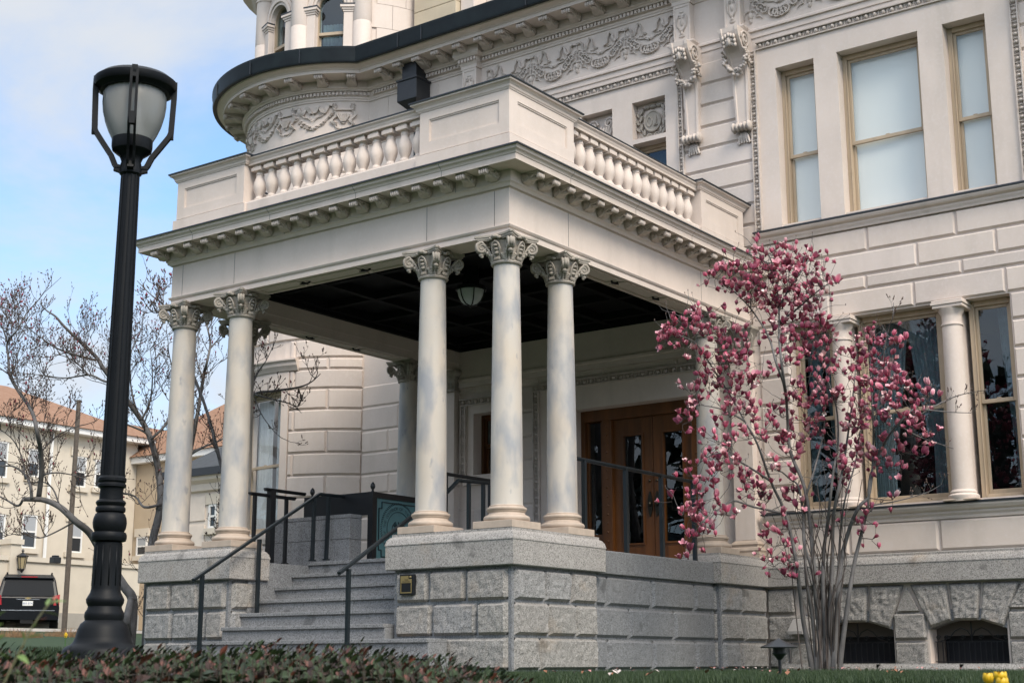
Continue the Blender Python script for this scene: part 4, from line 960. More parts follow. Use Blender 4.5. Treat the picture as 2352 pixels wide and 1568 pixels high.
# ------------------------------------------------------------------ portico columns
def capital_mesh():
    m=MB()
    m.lathe([(.150,0),(.178,.005),(.186,.02),(.178,.038),(.158,.042),(.160,.10),(.170,.17),(.19,.235),(.215,.275)],28)
    # concave abacus with clipped horns
    def ab(s,z0,z1):
        pts=[]
        for q in range(4):
            a=q*math.pi/2; c,d=math.cos(a),math.sin(a)
            for t in np.linspace(-1,1,9):
                x=.275*s*t*.93; y=-(.275*s)+.062*s*(1-t*t)
                pts.append((x*c-y*d,x*d+y*c))
        n=len(pts); m.add([(x,y,z0) for x,y in pts]+[(x,y,z1) for x,y in pts],[tuple(range(n-1,-1,-1)),tuple(range(n,2*n))]+[(i,(i+1)%n,n+(i+1)%n,n+i) for i in range(n)])
    ab(.93,.285,.30); ab(.97,.30,.325); ab(1.02,.325,.35)
    for q in range(4):                                # corner volutes with curled leaves below
        a=q*math.pi/2+math.pi/4; c,s=math.cos(a),math.sin(a)
        for sd in (-1,1):
            def P(r,z,o): return (r*c-sd*o*s, r*s+sd*o*c, z)
            pts=[];rad=[]
            for t in np.linspace(0,1,9): pts.append(P(.175+.125*t**1.3, .07+.205*t**.8, .05-.018*t)); rad.append(.010+.006*t)
            for t in np.linspace(0,3.6*math.pi,26)[1:]:
                R0=.068*(1-t/(4.2*math.pi)); pts.append(P(.292+R0*math.sin(t)*1.0+.004, .207+R0*math.cos(t), .032)); rad.append(.016*(1-t/(6*math.pi)))
            m.tube(pts,rad,6)
        m.tube([(.292*c-.03*s,.292*s+.03*c,.207),(.292*c+.03*s,.292*s-.03*c,.207)],.060,12)
        m.ell((.345*c,.345*s,.225),(.03,.03,.055),8,5)
        for dz,dr,rr in ((.155,.275,.034),(.125,.30,.030),(.105,.29,.02)): m.ell((dr*c,dr*s,dz),(rr,rr,rr*.8),8,5)
        # leaf climbing the corner
        for k in range(6): 
            t=k/5; r=.162+.10*t*t; z=.05+.12*t; wd=.05*(1-.35*t)
            for sd in (-1,0,1): m.ell((r*c-sd*wd*.8*s,r*s+sd*wd*.8*c,z),(.022,.022,.026),6,4)
        for sd in (-1,1):
            for k in range(4):
                t=k/3; b=a+sd*(.30+.10*t); m.ell(((.17+.02*t)*math.cos(b),(.17+.02*t)*math.sin(b),.055+.05*t),(.024,.024,.022),6,4)
        # cartouche on each face
        b=q*math.pi/2; c2,s2=math.cos(b),math.sin(b)
        def Fm(u,v,w,c2=c2,s2=s2): return (w*c2-u*s2, w*s2+u*c2, v)
        m.tube([Fm(.056*math.cos(t),.165+.095*math.sin(t),.205+.03*math.sin(t)) for t in np.linspace(0,2*math.pi,17)],.011,5,cap=False)
        m.ell((0,.165,.165),(.045,.085,.05),8,6,M=Fm)
        for k in range(3): m.ell((0,.12+.045*k,.198+.012*k),(.036,.018,.022),7,4,M=Fm)
        for k in range(-2,3): m.ell((k*.016,.062,.178),(.010,.03,.02),5,3,M=Fm)
        m.ell((0,.315,.235),(.055,.03,.035),8,4,M=Fm)
        for sd in (-1,1): m.ell((sd*.06,.295,.23),(.035,.022,.025),7,4,M=Fm)
    return m
def build_columns():
    root_at=(-.15,.15,1.475)
    sh=MB(); prof=[(.186,.265)]
    for t in np.linspace(0,1,12): prof.append((.184-.031*t**1.6, .285+(3.065-.285)*t))
    prof.append((.153,3.07)); sh.lathe(prof,36)
    col=sh.build('portico_column', SHAFT, MAN, at=root_at, smooth=True, auto=40)
    b=MB()
    bp=[(.26,.082)]+[(.232+.034*math.cos(t),.116+.034*math.sin(t)) for t in np.linspace(-math.pi/2,math.pi/2,7)]+[(.228,.152),(.228,.158),(.212,.166),(.206,.178),(.212,.190),(.218,.196),(.218,.202)]+[(.208+.022*math.cos(t),.224+.022*math.sin(t)) for t in np.linspace(-math.pi/2,math.pi/2,7)]+[(.2,.248),(.2,.262),(.186,.268)]
    b.lathe(bp,36,cap=False); bo=b.build('column_base', BASEST, col, at=root_at, smooth=True, auto=30)
    p=MB(); p.box(-.275,.275,-.275,.275,0,.082); p.build('plinth', BASEST, col, at=root_at, bevel=.004)
    c=capital_mesh().build('capital', CAPST, col, at=(root_at[0],root_at[1],1.475+3.066), smooth=True, auto=50)
    for x,y in ((-1.26,.15),(-.15,1.265),(-.15,4.98),(-W_+.15,.15),(-4.606,.15),(-W_+.15,1.265),(-W_+.15,4.98)):
        dup(col, MAN, (x,y,1.475))
    # flat responds against the wall
    for x in (-.15,-W_+.15):
        m=MB(); m.box(x-.16,x+.17,5.98,YW,1.74,4.545); pl=m.build('wall_respond', STONE, MAN, bevel=.006)
        m=MB(); m.sweep([(x-.16,YW),(x-.16,5.98),(x+.17,5.98),(x+.17,YW)],[(0,1.475),(.085,1.475),(.085,1.557),(.07,1.56),(.085,1.59),(.07,1.625),(.04,1.64),(.04,1.66),(.055,1.68),(.04,1.705),(0,1.74)]); m.build('respond_base', BASEST, pl)
        m=MB(); M=PY(5.98)
        m.sweep([(x-.16,YW),(x-.16,5.98),(x+.17,5.98),(x+.17,YW)],[(0,4.53),(.03,4.54),(.03,4.57),(0,4.58),(.02,4.7),(.06,4.79),(.09,4.83),(.11,4.85),(.11,4.89),(0,4.895)])
        for sd in (-1,1):
            for pm in ((lambda u,v,w:(x+sd*.165+u*0+sd*.0+w*sd, 6.0-0+u, v)),): pass
            m.tube([(x+sd*(.17+.02)+sd*.055*q*math.cos(t),5.97,4.745+.06*q*math.sin(t)) for t,q in zip(np.linspace(-1,10,24),np.linspace(1,.2,24))],.014,5)
            m.tube([(x+sd*.19,5.94+.06-.055*q*math.cos(t),4.745+.06*q*math.sin(t)) for t,q in zip(np.linspace(-1,10,24),np.linspace(1,.2,24))],.014,5)
        for k in range(4): m.ell((x-.1+.07*k,5.975,4.65),(.03,.03,.06),7,4)
        m.build('respond_capital', CAPST, pl, smooth=True, auto=45)
build_columns()
# ------------------------------------------------------------------ entablature, cornice, balustrade
EP=[(-W_,YW),(-W_,0),(0,0),(0,YW)]
def build_entablature():
    B=.37; m=MB()
    m.sweep(EP,[(-B,4.89),(0,4.89),(0,4.962),(.012,4.965),(.018,4.972),(.03,4.99),(.03,5.0),(0,5.006),(0,5.445),(.02,5.452)])
    # inner face and soffit trim
    IP=[(-W_+B,YW),(-W_+B,B),(-B,B),(-B,YW)]
    m.sweep(IP,[(0,4.89),(0,5.02),(-.012,5.02),(-.012,5.40)][::-1])
    j=MB(); 
    for x in (-5.66,-4.62,-1.25,-.22): j.mbox(PY(0),x,x+.008,5.008,5.444,0,.0015)
    for y in (1.23,4.6): j.mbox(PX(0),y,y+.008,5.008,5.444,0,.0015)
    jp=[(.052,5.497),(.072,5.512),(.072,5.633),(.328,5.638),(.3445,5.634),(.3445,5.706),(.357,5.72),(.367,5.735),(.392,5.75),(.402,5.775)]
    for ax_,vals in ((0,(-5.1,-3.62,-2.12,-.75)),(1,(.78,2.28,3.75,5.2))):
        for q in vals:
            q+=.0; P3=lambda o,z,d: ((q+d,-o,z) if ax_==0 else (o,q+d,z))
            j.add([P3(o,z,d) for o,z in jp for d in (0,.007)],[(2*i,2*i+1,2*i+3,2*i+2) for i in range(len(jp)-1)])
    m.add(j.V,j.F,1)
    e=m.build('entablature', [STONE,mat('mortar_line',(.16,.14,.125),.9)], MAN)
    t=MB()                                            # sunk panels with a lozenge in each bay of the soffit
    def soff(M,u0,u1):
        for a,b,c,d in ((u0,u1,-.125,-.095),(u0,u1,.095,.125),(u0,u0+.03,-.095,.095),(u1-.03,u1,-.095,.095)): t.mbox(M,a,b,c,d,0,.014)
    Ms=lambda u,v,w:(u,.185+v,4.888-w); Mr=lambda u,v,w:(-.185+v,u,4.888-w); Ml=lambda u,v,w:(-W_+.185+v,u,4.888-w)
    for M,sp in ((Ms,((-4.25,-3.5),(-3.42,-2.45),(-2.37,-1.62))),(Mr,((1.6,2.55),(2.63,3.6),(3.68,4.62))),(Ml,((1.6,2.55),(2.63,3.6),(3.68,4.62)))):
        for u0,u1 in sp: t=MB(); soff(M,u0,u1); t.build('soffit_panel', STONE, e)
    for M,us in ((Ms,(-3.46,-2.41)),(Mr,(2.59,3.64)),(Ml,(2.59,3.64))):
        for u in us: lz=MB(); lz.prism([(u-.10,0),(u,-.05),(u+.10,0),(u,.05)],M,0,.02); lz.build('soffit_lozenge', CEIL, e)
    # joints in the frieze: thin recessed slabs
    c=MB()
    c.sweep(EP,[(0,5.452),(.03,5.46),(.05,5.495),(.07,5.51),(.07,5.645),(.33,5.645),(.33,5.635),(.342,5.635),(.342,5.705),(.352,5.71),(.355,5.72),(.365,5.735),(.39,5.75),(.40,5.775),(.41,5.785),(0,5.79)])
    co=c.build('portico_cornice', STONE, MAN)
    fl=MB(); fl.sweep(EP,[(.405,5.786),(.425,5.784),(.425,5.803),(-.1,5.83)]); fl.build('cornice_flashing', FLASH, co)
    mm=modillion_mesh(.125,.215,.115); p=mm.build('modillion', CARVED, co, at=(0,0,0))
    spots=[]
    for k in range(18): spots.append(((-5.93+.3395*k,-.072,5.643),0))
    for k in range(18): spots.append(((.072,.22+.327*k,5.643),math.pi/2))
    for k in range(17): spots.append(((-W_-.072,.22+.34*k,5.643),-math.pi/2))
    place_modillions(p, co, spots)
    # roof deck and dark panelled ceiling
    r=MB(); r.box(-W_+.02,-.02,.02,YW,5.60,5.79); r.build('porch_roof', FLASH, MAN)
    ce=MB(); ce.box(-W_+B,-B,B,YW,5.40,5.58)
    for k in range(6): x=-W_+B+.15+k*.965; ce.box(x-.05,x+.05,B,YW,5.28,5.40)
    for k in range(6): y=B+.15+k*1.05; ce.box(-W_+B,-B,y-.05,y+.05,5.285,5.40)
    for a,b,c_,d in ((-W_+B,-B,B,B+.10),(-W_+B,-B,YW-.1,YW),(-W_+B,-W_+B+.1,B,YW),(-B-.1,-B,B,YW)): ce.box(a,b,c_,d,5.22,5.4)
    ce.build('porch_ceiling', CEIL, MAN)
    # band along the wall inside the porch
    b=MB(); b.sweep([(-W_+B,YW),(-B,YW)],[(0,4.60),(.10,4.60),(.10,4.69),(.12,4.70),(.12,4.74),(.09,4.76),(.09,5.0),(.09,5.22),(0,5.22)]); b.build('inner_beam', STONE, MAN)
build_entablature()
def build_balustrade():
    PW=1.40
    def pedestal(path,boxes,faces):
        m=MB(); m.sweep(path,[(0,5.79),(.045,5.79),(.045,6.12),(.03,6.128),(0,6.138),(0,6.69)],closed=True)
        for M,u0,u1 in faces:
            a,b,c,d=u0+.15,u1-.15,6.285,6.575
            for q in ((u0,a,6.138,6.685),(b,u1,6.138,6.685),(a,b,6.138,c),(a,b,d,6.685)): m.mbox(M,*q,0,.022)
            for q in ((a,b,d-.018,d),(a,b,c,c+.012),(a,a+.012,c+.012,d-.018),(b-.012,b,c+.012,d-.018)): m.mbox(M,*q,0,.012)
        p=m.build('balustrade_pedestal', STONE, MAN)
        c=MB(); c.sweep(path,[(.0,6.685),(.03,6.687),(.035,6.70),(.045,6.71),(.05,6.735),(.07,6.76),(.10,6.775),(.10,6.80),(0,6.812)],closed=True); c.build('pedestal_cap', STONE, p)
        fl=MB(); fl.sweep(path,[(.10,6.798),(.115,6.796),(.115,6.815),(0,6.835)],closed=True)
        for q in boxes: fl.box(*q,6.80,6.834)
        fl.build('cap_flashing', FLASH, p)
    e=.022
    a=-W_+e; b=-PW+e; i=.34; c=PW-e
    pedestal([(a,e),(-W_+PW-e,e),(-W_+PW-e,i),(-W_+i,i),(-W_+i,c),(a,c)],[(a,-W_+PW-e,e,i),(a,-W_+i,i,c)],[(PY(e),a,-W_+PW-e)])
    pedestal([(b,e),(-e,e),(-e,c),(-i,c),(-i,i),(b,i)],[(b,-e,e,i),(-i,-e,i,c)],[(PY(e),b,-e+.022),(PX(-e),e,c)])
    pedestal([(-i,4.66+e),(-e,4.66+e),(-e,5.99),(-i,5.99)],[(-i,-e,4.66+e,5.99)],[(PX(-e),4.66+e,5.99)])
    pedestal([(a,4.66+e),(-W_+i,4.66+e),(-W_+i,5.99),(a,5.99)],[(a,-W_+i,4.66+e,5.99)],[])
    r=MB(); prof=[(-.13,6.135),(.13,6.135)]
    def rail(p,q,name='balustrade_rail'):
        r=MB(); r.sweep([p,q],[(-.11,6.672),(.11,6.672),(.112,6.70),(.12,6.715),(.125,6.735),(.14,6.75),(.15,6.758),(.15,6.78),(-.15,6.78),(-.15,6.75),(-.11,6.70),(-.11,6.672)]); o=r.build(name, STONE, MAN)
        f_=MB(); f_.sweep([p,q],[(.14,6.777),(.157,6.775),(.157,6.792),(0,6.806),(-.157,6.792),(-.14,6.777)]); f_.build('rail_flashing', FLASH, o)
        b=MB(); b.sweep([p,q],[(-.15,5.79),(.15,5.79),(.15,6.12),(.14,6.138),(-.14,6.138),(-.15,6.12),(-.15,5.79)]); b.build('balustrade_base', STONE, MAN)
    rail((-W_+PW-e-.02,.165),(-PW+e+.02,.165)); rail((-.165,PW-e-.02),(-.165,4.66+e+.02)); rail((-W_+.165,4.66),(-W_+.165,PW))
    b=MB(); prof=[(.060,.0),(.072,.012),(.072,.03),(.055,.042),(.05,.06),(.058,.085),(.078,.13),(.088,.175),(.089,.21),(.083,.25),(.068,.30),(.056,.335),(.053,.36),(.058,.366),(.058,.378),(.053,.384),(.052,.415),(.062,.425),(.07,.44)]
    b.lathe([(r_,z+.03) for r_,z in prof],20); b.box(-.085,.085,-.085,.085,0,.035); b.box(-.088,.088,-.088,.088,.45,.50); b.box(-.07,.07,-.07,.07,.50,.536)
    first=b.build('baluster', STONE, MAN, at=(-4.454+.1185,.165,6.138), smooth=True, auto=30)
    n=13; L=W_-2*PW
    for i in range(1,n): dup(first,MAN,(-W_+PW+L*(i+.5)/n,.165,6.138))
    first.location=tuple(np.array((-W_+PW+L*.5/n,.165,6.138))-WPOS[MAN.name])
    for i in range(14): dup(first,MAN,(-.165,PW+(4.66-PW)*(i+.5)/14,6.138))
    for i in range(14): dup(first,MAN,(-W_+.165,PW+(4.66-PW)*(i+.5)/14,6.138))
build_balustrade()
# ------------------------------------------------------------------ things on the porch
# hanging bowl lamp
L0=on(1082,680,2,4.99); lx,ly=-2.55,2.55
P=on(1082,663,2,5.1); lx,ly=P[0],P[1]
t=thing('porch_lamp','frosted glass bowl lamp with dark ribs under the porch ceiling','ceiling lamp',(lx,ly,5.28))
m=MB(); m.lathe([(.03,-.37+.13),(.09,-.355+.13),(.14,-.31+.13),(.175,-.24+.13),(.19,-.17+.13),(.19,-.15+.13)],28,(lx,ly,5.10)); 
m.build('glass_bowl', mat('frosted_glass',(.55,.60,.60),.35), t, smooth=True)
m=MB()
for k in range(6):
    a=k*math.pi/3+.35; m.tube([(lx+r*math.cos(a),ly+r*math.sin(a),5.10+z) for r,z in ((.0,-.25),(.096,-.23),(.146,-.183),(.181,-.113),(.197,-.04),(.197,.0))],.009,5)
m.lathe([(.19,-.03),(.215,-.03),(.215,.02),(.12,.06),(.10,.30),(.0,.30)],28,(lx,ly,5.10),cap=False); m.ell((lx,ly,4.845),(.02,.02,.02))
m.build('rib_frame', IRON, t)
# handrails
def railing(name,label,rail,posts,w=.05,h=.028,post=.042,group=None,mt=RAILP):
    t=thing(name,label,'handrail',posts[0][0],group)
    m=MB()
    for a,b in zip(rail[:-1],rail[1:]): m.bar(a,b,w,h)
    for a,b in zip(rail[:-1],rail[1:]): m.bar(np.array(a)-[0,0,h/2+.008],np.array(b)-[0,0,h/2+.008],w*.6,.016)
    m.build('rail',mt,t,bevel=.006)
    for a,b in posts:
        m=MB(); m.bar(a,b,post,post); m.box(a[0]-.035,a[0]+.035,a[1]-.035,a[1]+.035,a[2],a[2]+.02); m.build('post',mt,t)
    return t
xl,xr=-4.05,-1.90                                    # rails climb with the steps
def stair_rail(x,label,low,end):
    return railing('stair_handrail',label,[(x,low,.98),(x,1.36,2.16),(x,1.36+.5,2.16)],[((x,-.98,-.1),(x,-.98,1.05))]+[((x,y,z),(x,y,z1)) for y,z,z1 in end],group='handrails of the front steps')
Lp=on(459,1494,2,0)
# positions solved from the posts: foot on the bottom step
def pix_plane(x,y,Y): return on(x,y,1,Y)
ya=-.80
a0=on(465,1320,1,ya); a1=on(596,1238,1,.24); 
stairL=railing('stair_handrail','black handrail up the left side of the front steps, its foot nearest the left pier','' or [on(443,1331,1,ya-.17),on(734,1133,1,1.42),on(800,1140,1,1.95)],
    [((a0[0],ya,.05),(a0[0],ya,a0[2])),((a1[0],.24,.55),(a1[0],.24,a1[2])),(tuple(on(717,1288,1,1.30)),tuple(on(722,1143,1,1.30))),(tuple(on(749,1286,1,1.45)),tuple(on(755,1140,1,1.50)))],group='handrails of the front steps')
b0=on(801,1306,1,ya); 
c1=on(1028,1128,1,1.15); c2=on(1053,1102,1,1.45); c3=on(1127,1108,1,2.2)
railing('stair_handrail','black handrail up the right side of the front steps in front of the seal gate',[on(778,1315,1,ya-.17),on(946,1185,1,.45),c1,c2,c3],
    [((b0[0],ya,.05),(b0[0],ya,b0[2])),((on(1077,1100,1,1.7)[0],1.7,1.345),tuple(on(1077,1104,1,1.7))),((on(1110,1100,1,2.05)[0],2.05,1.345),tuple(on(1110,1108,1,2.05)))],group='handrails of the front steps')
railing('porch_railing','dark railing along the right edge of the porch in front of the oak doors',[(-.12,1.45,2.44),(-.12,4.55,2.44)],[((-.12,y,1.34),(-.12,y,2.43)) for y in (1.70,2.66,3.55,4.42)],post=.05)
railing('porch_railing','upper black grab rail in the porch behind the corner column',[on(1020,1086,0,-2.3),on(1135,1104,0,-2.3)],[((-2.3,1.72,1.34),(-2.3,1.72,2.43)),((-2.3,2.68,1.34),(-2.3,2.68,2.43))],mt=IRON)
railing('ramp_railing','short black ramp railing beside the turret window, left of the lift wall',[(-4.85,.66,2.265),(-4.85,1.52,2.265)],[((-4.85,.76,1.345),(-4.85,.76,2.25)),((-4.85,1.36,1.345),(-4.85,1.36,2.25))],mt=IRON,w=.07)
railing('ramp_railing','taller black ramp railing with a thick post, in front of the turret window',[(-4.85+.02,.92,2.345),(-4.83,1.70,2.345)],[((-4.83,1.05,1.345),(-4.83,1.05,2.33))],post=.09,mt=IRON,w=.06)
# lift wall
m=MB(); 
for (x0,x1,y0,y1,z0,z1) in ((-5.35,-4.62,1.60,1.84,1.345,1.66),(-4.615,-4.15,1.60,1.84,1.345,1.66),(-4.145,-3.873,1.60,1.84,1.345,1.66),(-5.35,-4.9,1.60,1.84,1.665,1.945),(-4.895,-4.3,1.60,1.84,1.665,1.945),(-4.295,-3.873,1.60,1.84,1.665,1.945),(-5.36,-3.868,1.595,1.845,1.95,2.0)): m.box(x0,x1,y0,y1,z0,z1)
m.box(-5.3,-3.9,1.62,1.82,1.345,1.95)
tag(m.build('granite_wall',GRAN_S,bevel=.004),'low smooth granite wall at the head of the steps, below the black panel','wall')
# lift gate with the etched seal
gx=-3.73
G=thing('lift_gate','black framed gate with blue-green etched glass seal at the head of the steps','gate',(gx,1.9,1.345))
m=MB(); m.box(-5.0,gx-.03,1.86,1.90,2.0,2.315); m.build('side_panel',IRON,G)
m=MB(); m.box(gx-.045,gx+.045,1.85,1.94,1.345,2.315); m.build('post',IRON,G)
m=MB(); m.box(-4.92,-4.83,1.85,1.94,1.345,2.31); m.build('post',IRON,G)
for x in (gx,-4.875):
    m=MB(); m.lathe([(.018,0),(.022,.01),(.012,.025),(.03,.05),(.036,.075),(.03,.105),(.012,.13),(0,.14)],12,(x,1.895,2.315),cap=False); m.build('finial',IRON,G,smooth=True)
m=MB(); m.box(gx-.03,gx+.03,1.94,3.02,2.24,2.315); m.box(gx-.03,gx+.03,1.94,3.02,1.345,1.40); m.box(gx-.03,gx+.03,2.95,3.02,1.40,2.24); m.build('gate_frame',IRON,G)
m=MB(); m.box(gx-.006,gx+.006,1.94,2.95,1.40,2.24); gp=m.build('etched_glass',mat('etched_blue_glass',(.085,.19,.205),.28,.10,4),G)
s=MB(); M=PX(gx+.006); uc,vc=2.44,1.83; W1=.0045
for r,w in ((.245,.0035),(.335,.0)):
    if w: s.tube([M(uc+r*math.cos(t),vc+r*1.02*math.sin(t),.004) for t in np.linspace(0,2*math.pi,49)],.0045,5,cap=False)
for k in range(72):
    t=2*math.pi*k/72; s.tube([M(uc+(.365+d)*math.cos(t+e),vc+(.365+d)*math.sin(t+e),.004) for d,e in ((-.014,-.02),(.014,.035))],.006,4)
for (a,b) in (((1.99,2.20),(1.99+.0,2.20)),):
    pts=[(2.02,2.10),(2.08,2.10),(2.08,2.19),(2.80,2.19),(2.80,2.10),(2.87,2.10),(2.87,1.53),(2.80,1.53),(2.80,1.44),(2.08,1.44),(2.08,1.53),(2.02,1.53),(2.02,2.10)]
    for p,q in zip(pts[:-1],pts[1:]): s.bar(M(*p,.004),M(*q,.004),.014,.014)
# emblem: spread eagle over a hive and crossed flags
for sd in (-1,1):
    for k in range(5): s.tube([M(uc+sd*(.02+.01*k),vc+.03,.004),M(uc+sd*(.07+.015*k),vc+.11-.012*k,.004),M(uc+sd*(.13+.008*k),vc+.05-.03*k,.004)],.005,4)
    for k in range(4): s.tube([M(uc+sd*(.03+.012*k),vc-.01-.01*k,.004),M(uc+sd*(.09+.012*k),vc-.07-.025*k,.004),M(uc+sd*.06,vc-.14-.01*k,.004)],.005,4)
    s.tube([M(uc,vc-.13,.004),M(uc+sd*.17,vc-.05,.004)],.005,4)
s.ell((uc,vc+.045,0),(.018,.05,.008),8,3,M=M,half=True); s.ell((uc,vc+.10,0),(.014,.016,.008),8,3,M=M,half=True)
for k in range(6): s.tube([M(uc+(.055-.006*k)*math.cos(t),vc-.10+.022*k+.01*math.sin(t),.004) for t in np.linspace(math.pi,2*math.pi,7)],.004,4)
INK=mat('etched_dark_ink',(.012,.03,.035),.5)
s.build('seal_emblem',INK,gp)
def letters(txt, size, M, mt, name, parent, u=0, v=0, arc=None, align='CENTER', depth=.003):
    """writing as real raised letters, straight or set round a ring"""
    b=MB()
    def one(ch, place):
        c=bpy.data.curves.new('t','FONT'); c.body=ch; c.size=size; c.extrude=0; c.align_x='CENTER' if arc else align
        o=bpy.data.objects.new('t',c); COL.objects.link(o); dg=bpy.context.evaluated_depsgraph_get(); me=bpy.data.meshes.new_from_object(o.evaluated_get(dg))
        b.add([place(p.co.x,p.co.y) for p in me.vertices],[tuple(f.vertices) for f in me.polygons])
        bpy.data.objects.remove(o); bpy.data.curves.remove(c); bpy.data.meshes.remove(me)
    if arc:
        r,a0,a1=arc; n=len(txt)
        for k,ch in enumerate(txt):
            if ch==' ': continue
            a=a0+(a1-a0)*(k+.5)/n
            one(ch, lambda x,y,a=a: M(u+(r+y)*math.cos(a)+x*math.sin(a), v+(r+y)*math.sin(a)-x*math.cos(a), depth))
    else: one(txt, lambda x,y: M(u+x,v+y,depth))
    return b.build(name, mt, parent)
letters('SEAL OF THE GOVERNOR OF THE STATE OF UTAH', .062, M, INK, 'seal_lettering', gp, uc, vc, arc=(.275,math.radians(235),math.radians(-55)))
# plaque on the corner pier
pc=on(1016,1440,1,-.155); PYm=PY(-.150)
Q=thing('plaque','small gold and black bronze plaque on the rock-faced corner pier beside the steps','plaque',(-.96,-.15,.62))
A=on(940*1,1310,1,-.15)
pl=on(922.5,1318.5,1,-.15); pr=on(955,1314.5,1,-.15); pb=on(921,1366,1,-.15)
x0,x1,z1,z0=pl[0],pr[0],pl[2]-.005,pb[2]
m=MB(); m.box(x0,x1,-.185,-.12,z0,z1); m.build('backing',IRON,Q,bevel=.004)
h=z1-z0; w=x1-x0; Mq=PY(-.185)
m=MB(); gx0,gx1=x0+.08*w,x1-.14*w
for q in ((gx0,gx0+.55*w,z1-.42*h,z1-.07*h),(gx0+.55*w,gx1,z1-.42*h,z1-.23*h),(gx0,gx0+.05*w,z0+.08*h,z1-.42*h),(gx1-.05*w,gx1,z0+.08*h,z1-.42*h),(gx0+.05*w,gx1-.05*w,z0+.08*h,z0+.13*h)): m.mbox(Mq,*q,0,.004)
m.ell((gx0+.67*w,z1-.13*h,0),(.08*w,.055*h,.006),12,3,M=Mq,half=True)
m.build('gilt_plate',GOLD,Q)
letters('Utah',.058*h*2.0,Mq,IRON,'lettering',Q,gx0+.42*w,z1-.30*h,depth=.006)
letters('Historic Site',.047*h*2.0,Mq,IRON,'lettering',Q,gx0+.40*w,z1-.385*h,depth=.006)
# vent hood on the base wall
m=MB(); a=on(1815,1421,1,5.95); hx=a[0]
m.add([(hx,5.84,.44),(hx+.22,5.84,.44),(hx+.22,6.08,.44),(hx,6.08,.44),(hx+.03,5.96,.60),(hx+.21,5.96,.60),(hx+.21,6.08,.62),(hx+.03,6.08,.62),(hx,5.84,.40),(hx+.22,5.84,.40),(hx+.22,6.08,.40),(hx,6.08,.40)],[(0,1,5,4),(1,2,6,5),(3,0,4,7),(4,5,6,7),(8,9,1,0),(9,10,2,1),(11,8,0,3)])
tag(m.build('vent_hood',mat('beige_sheet_metal',(.36,.34,.32),.5,.1,10),bevel=.004),'beige sheet metal vent hood on the granite base behind the magnolia stems','vent')
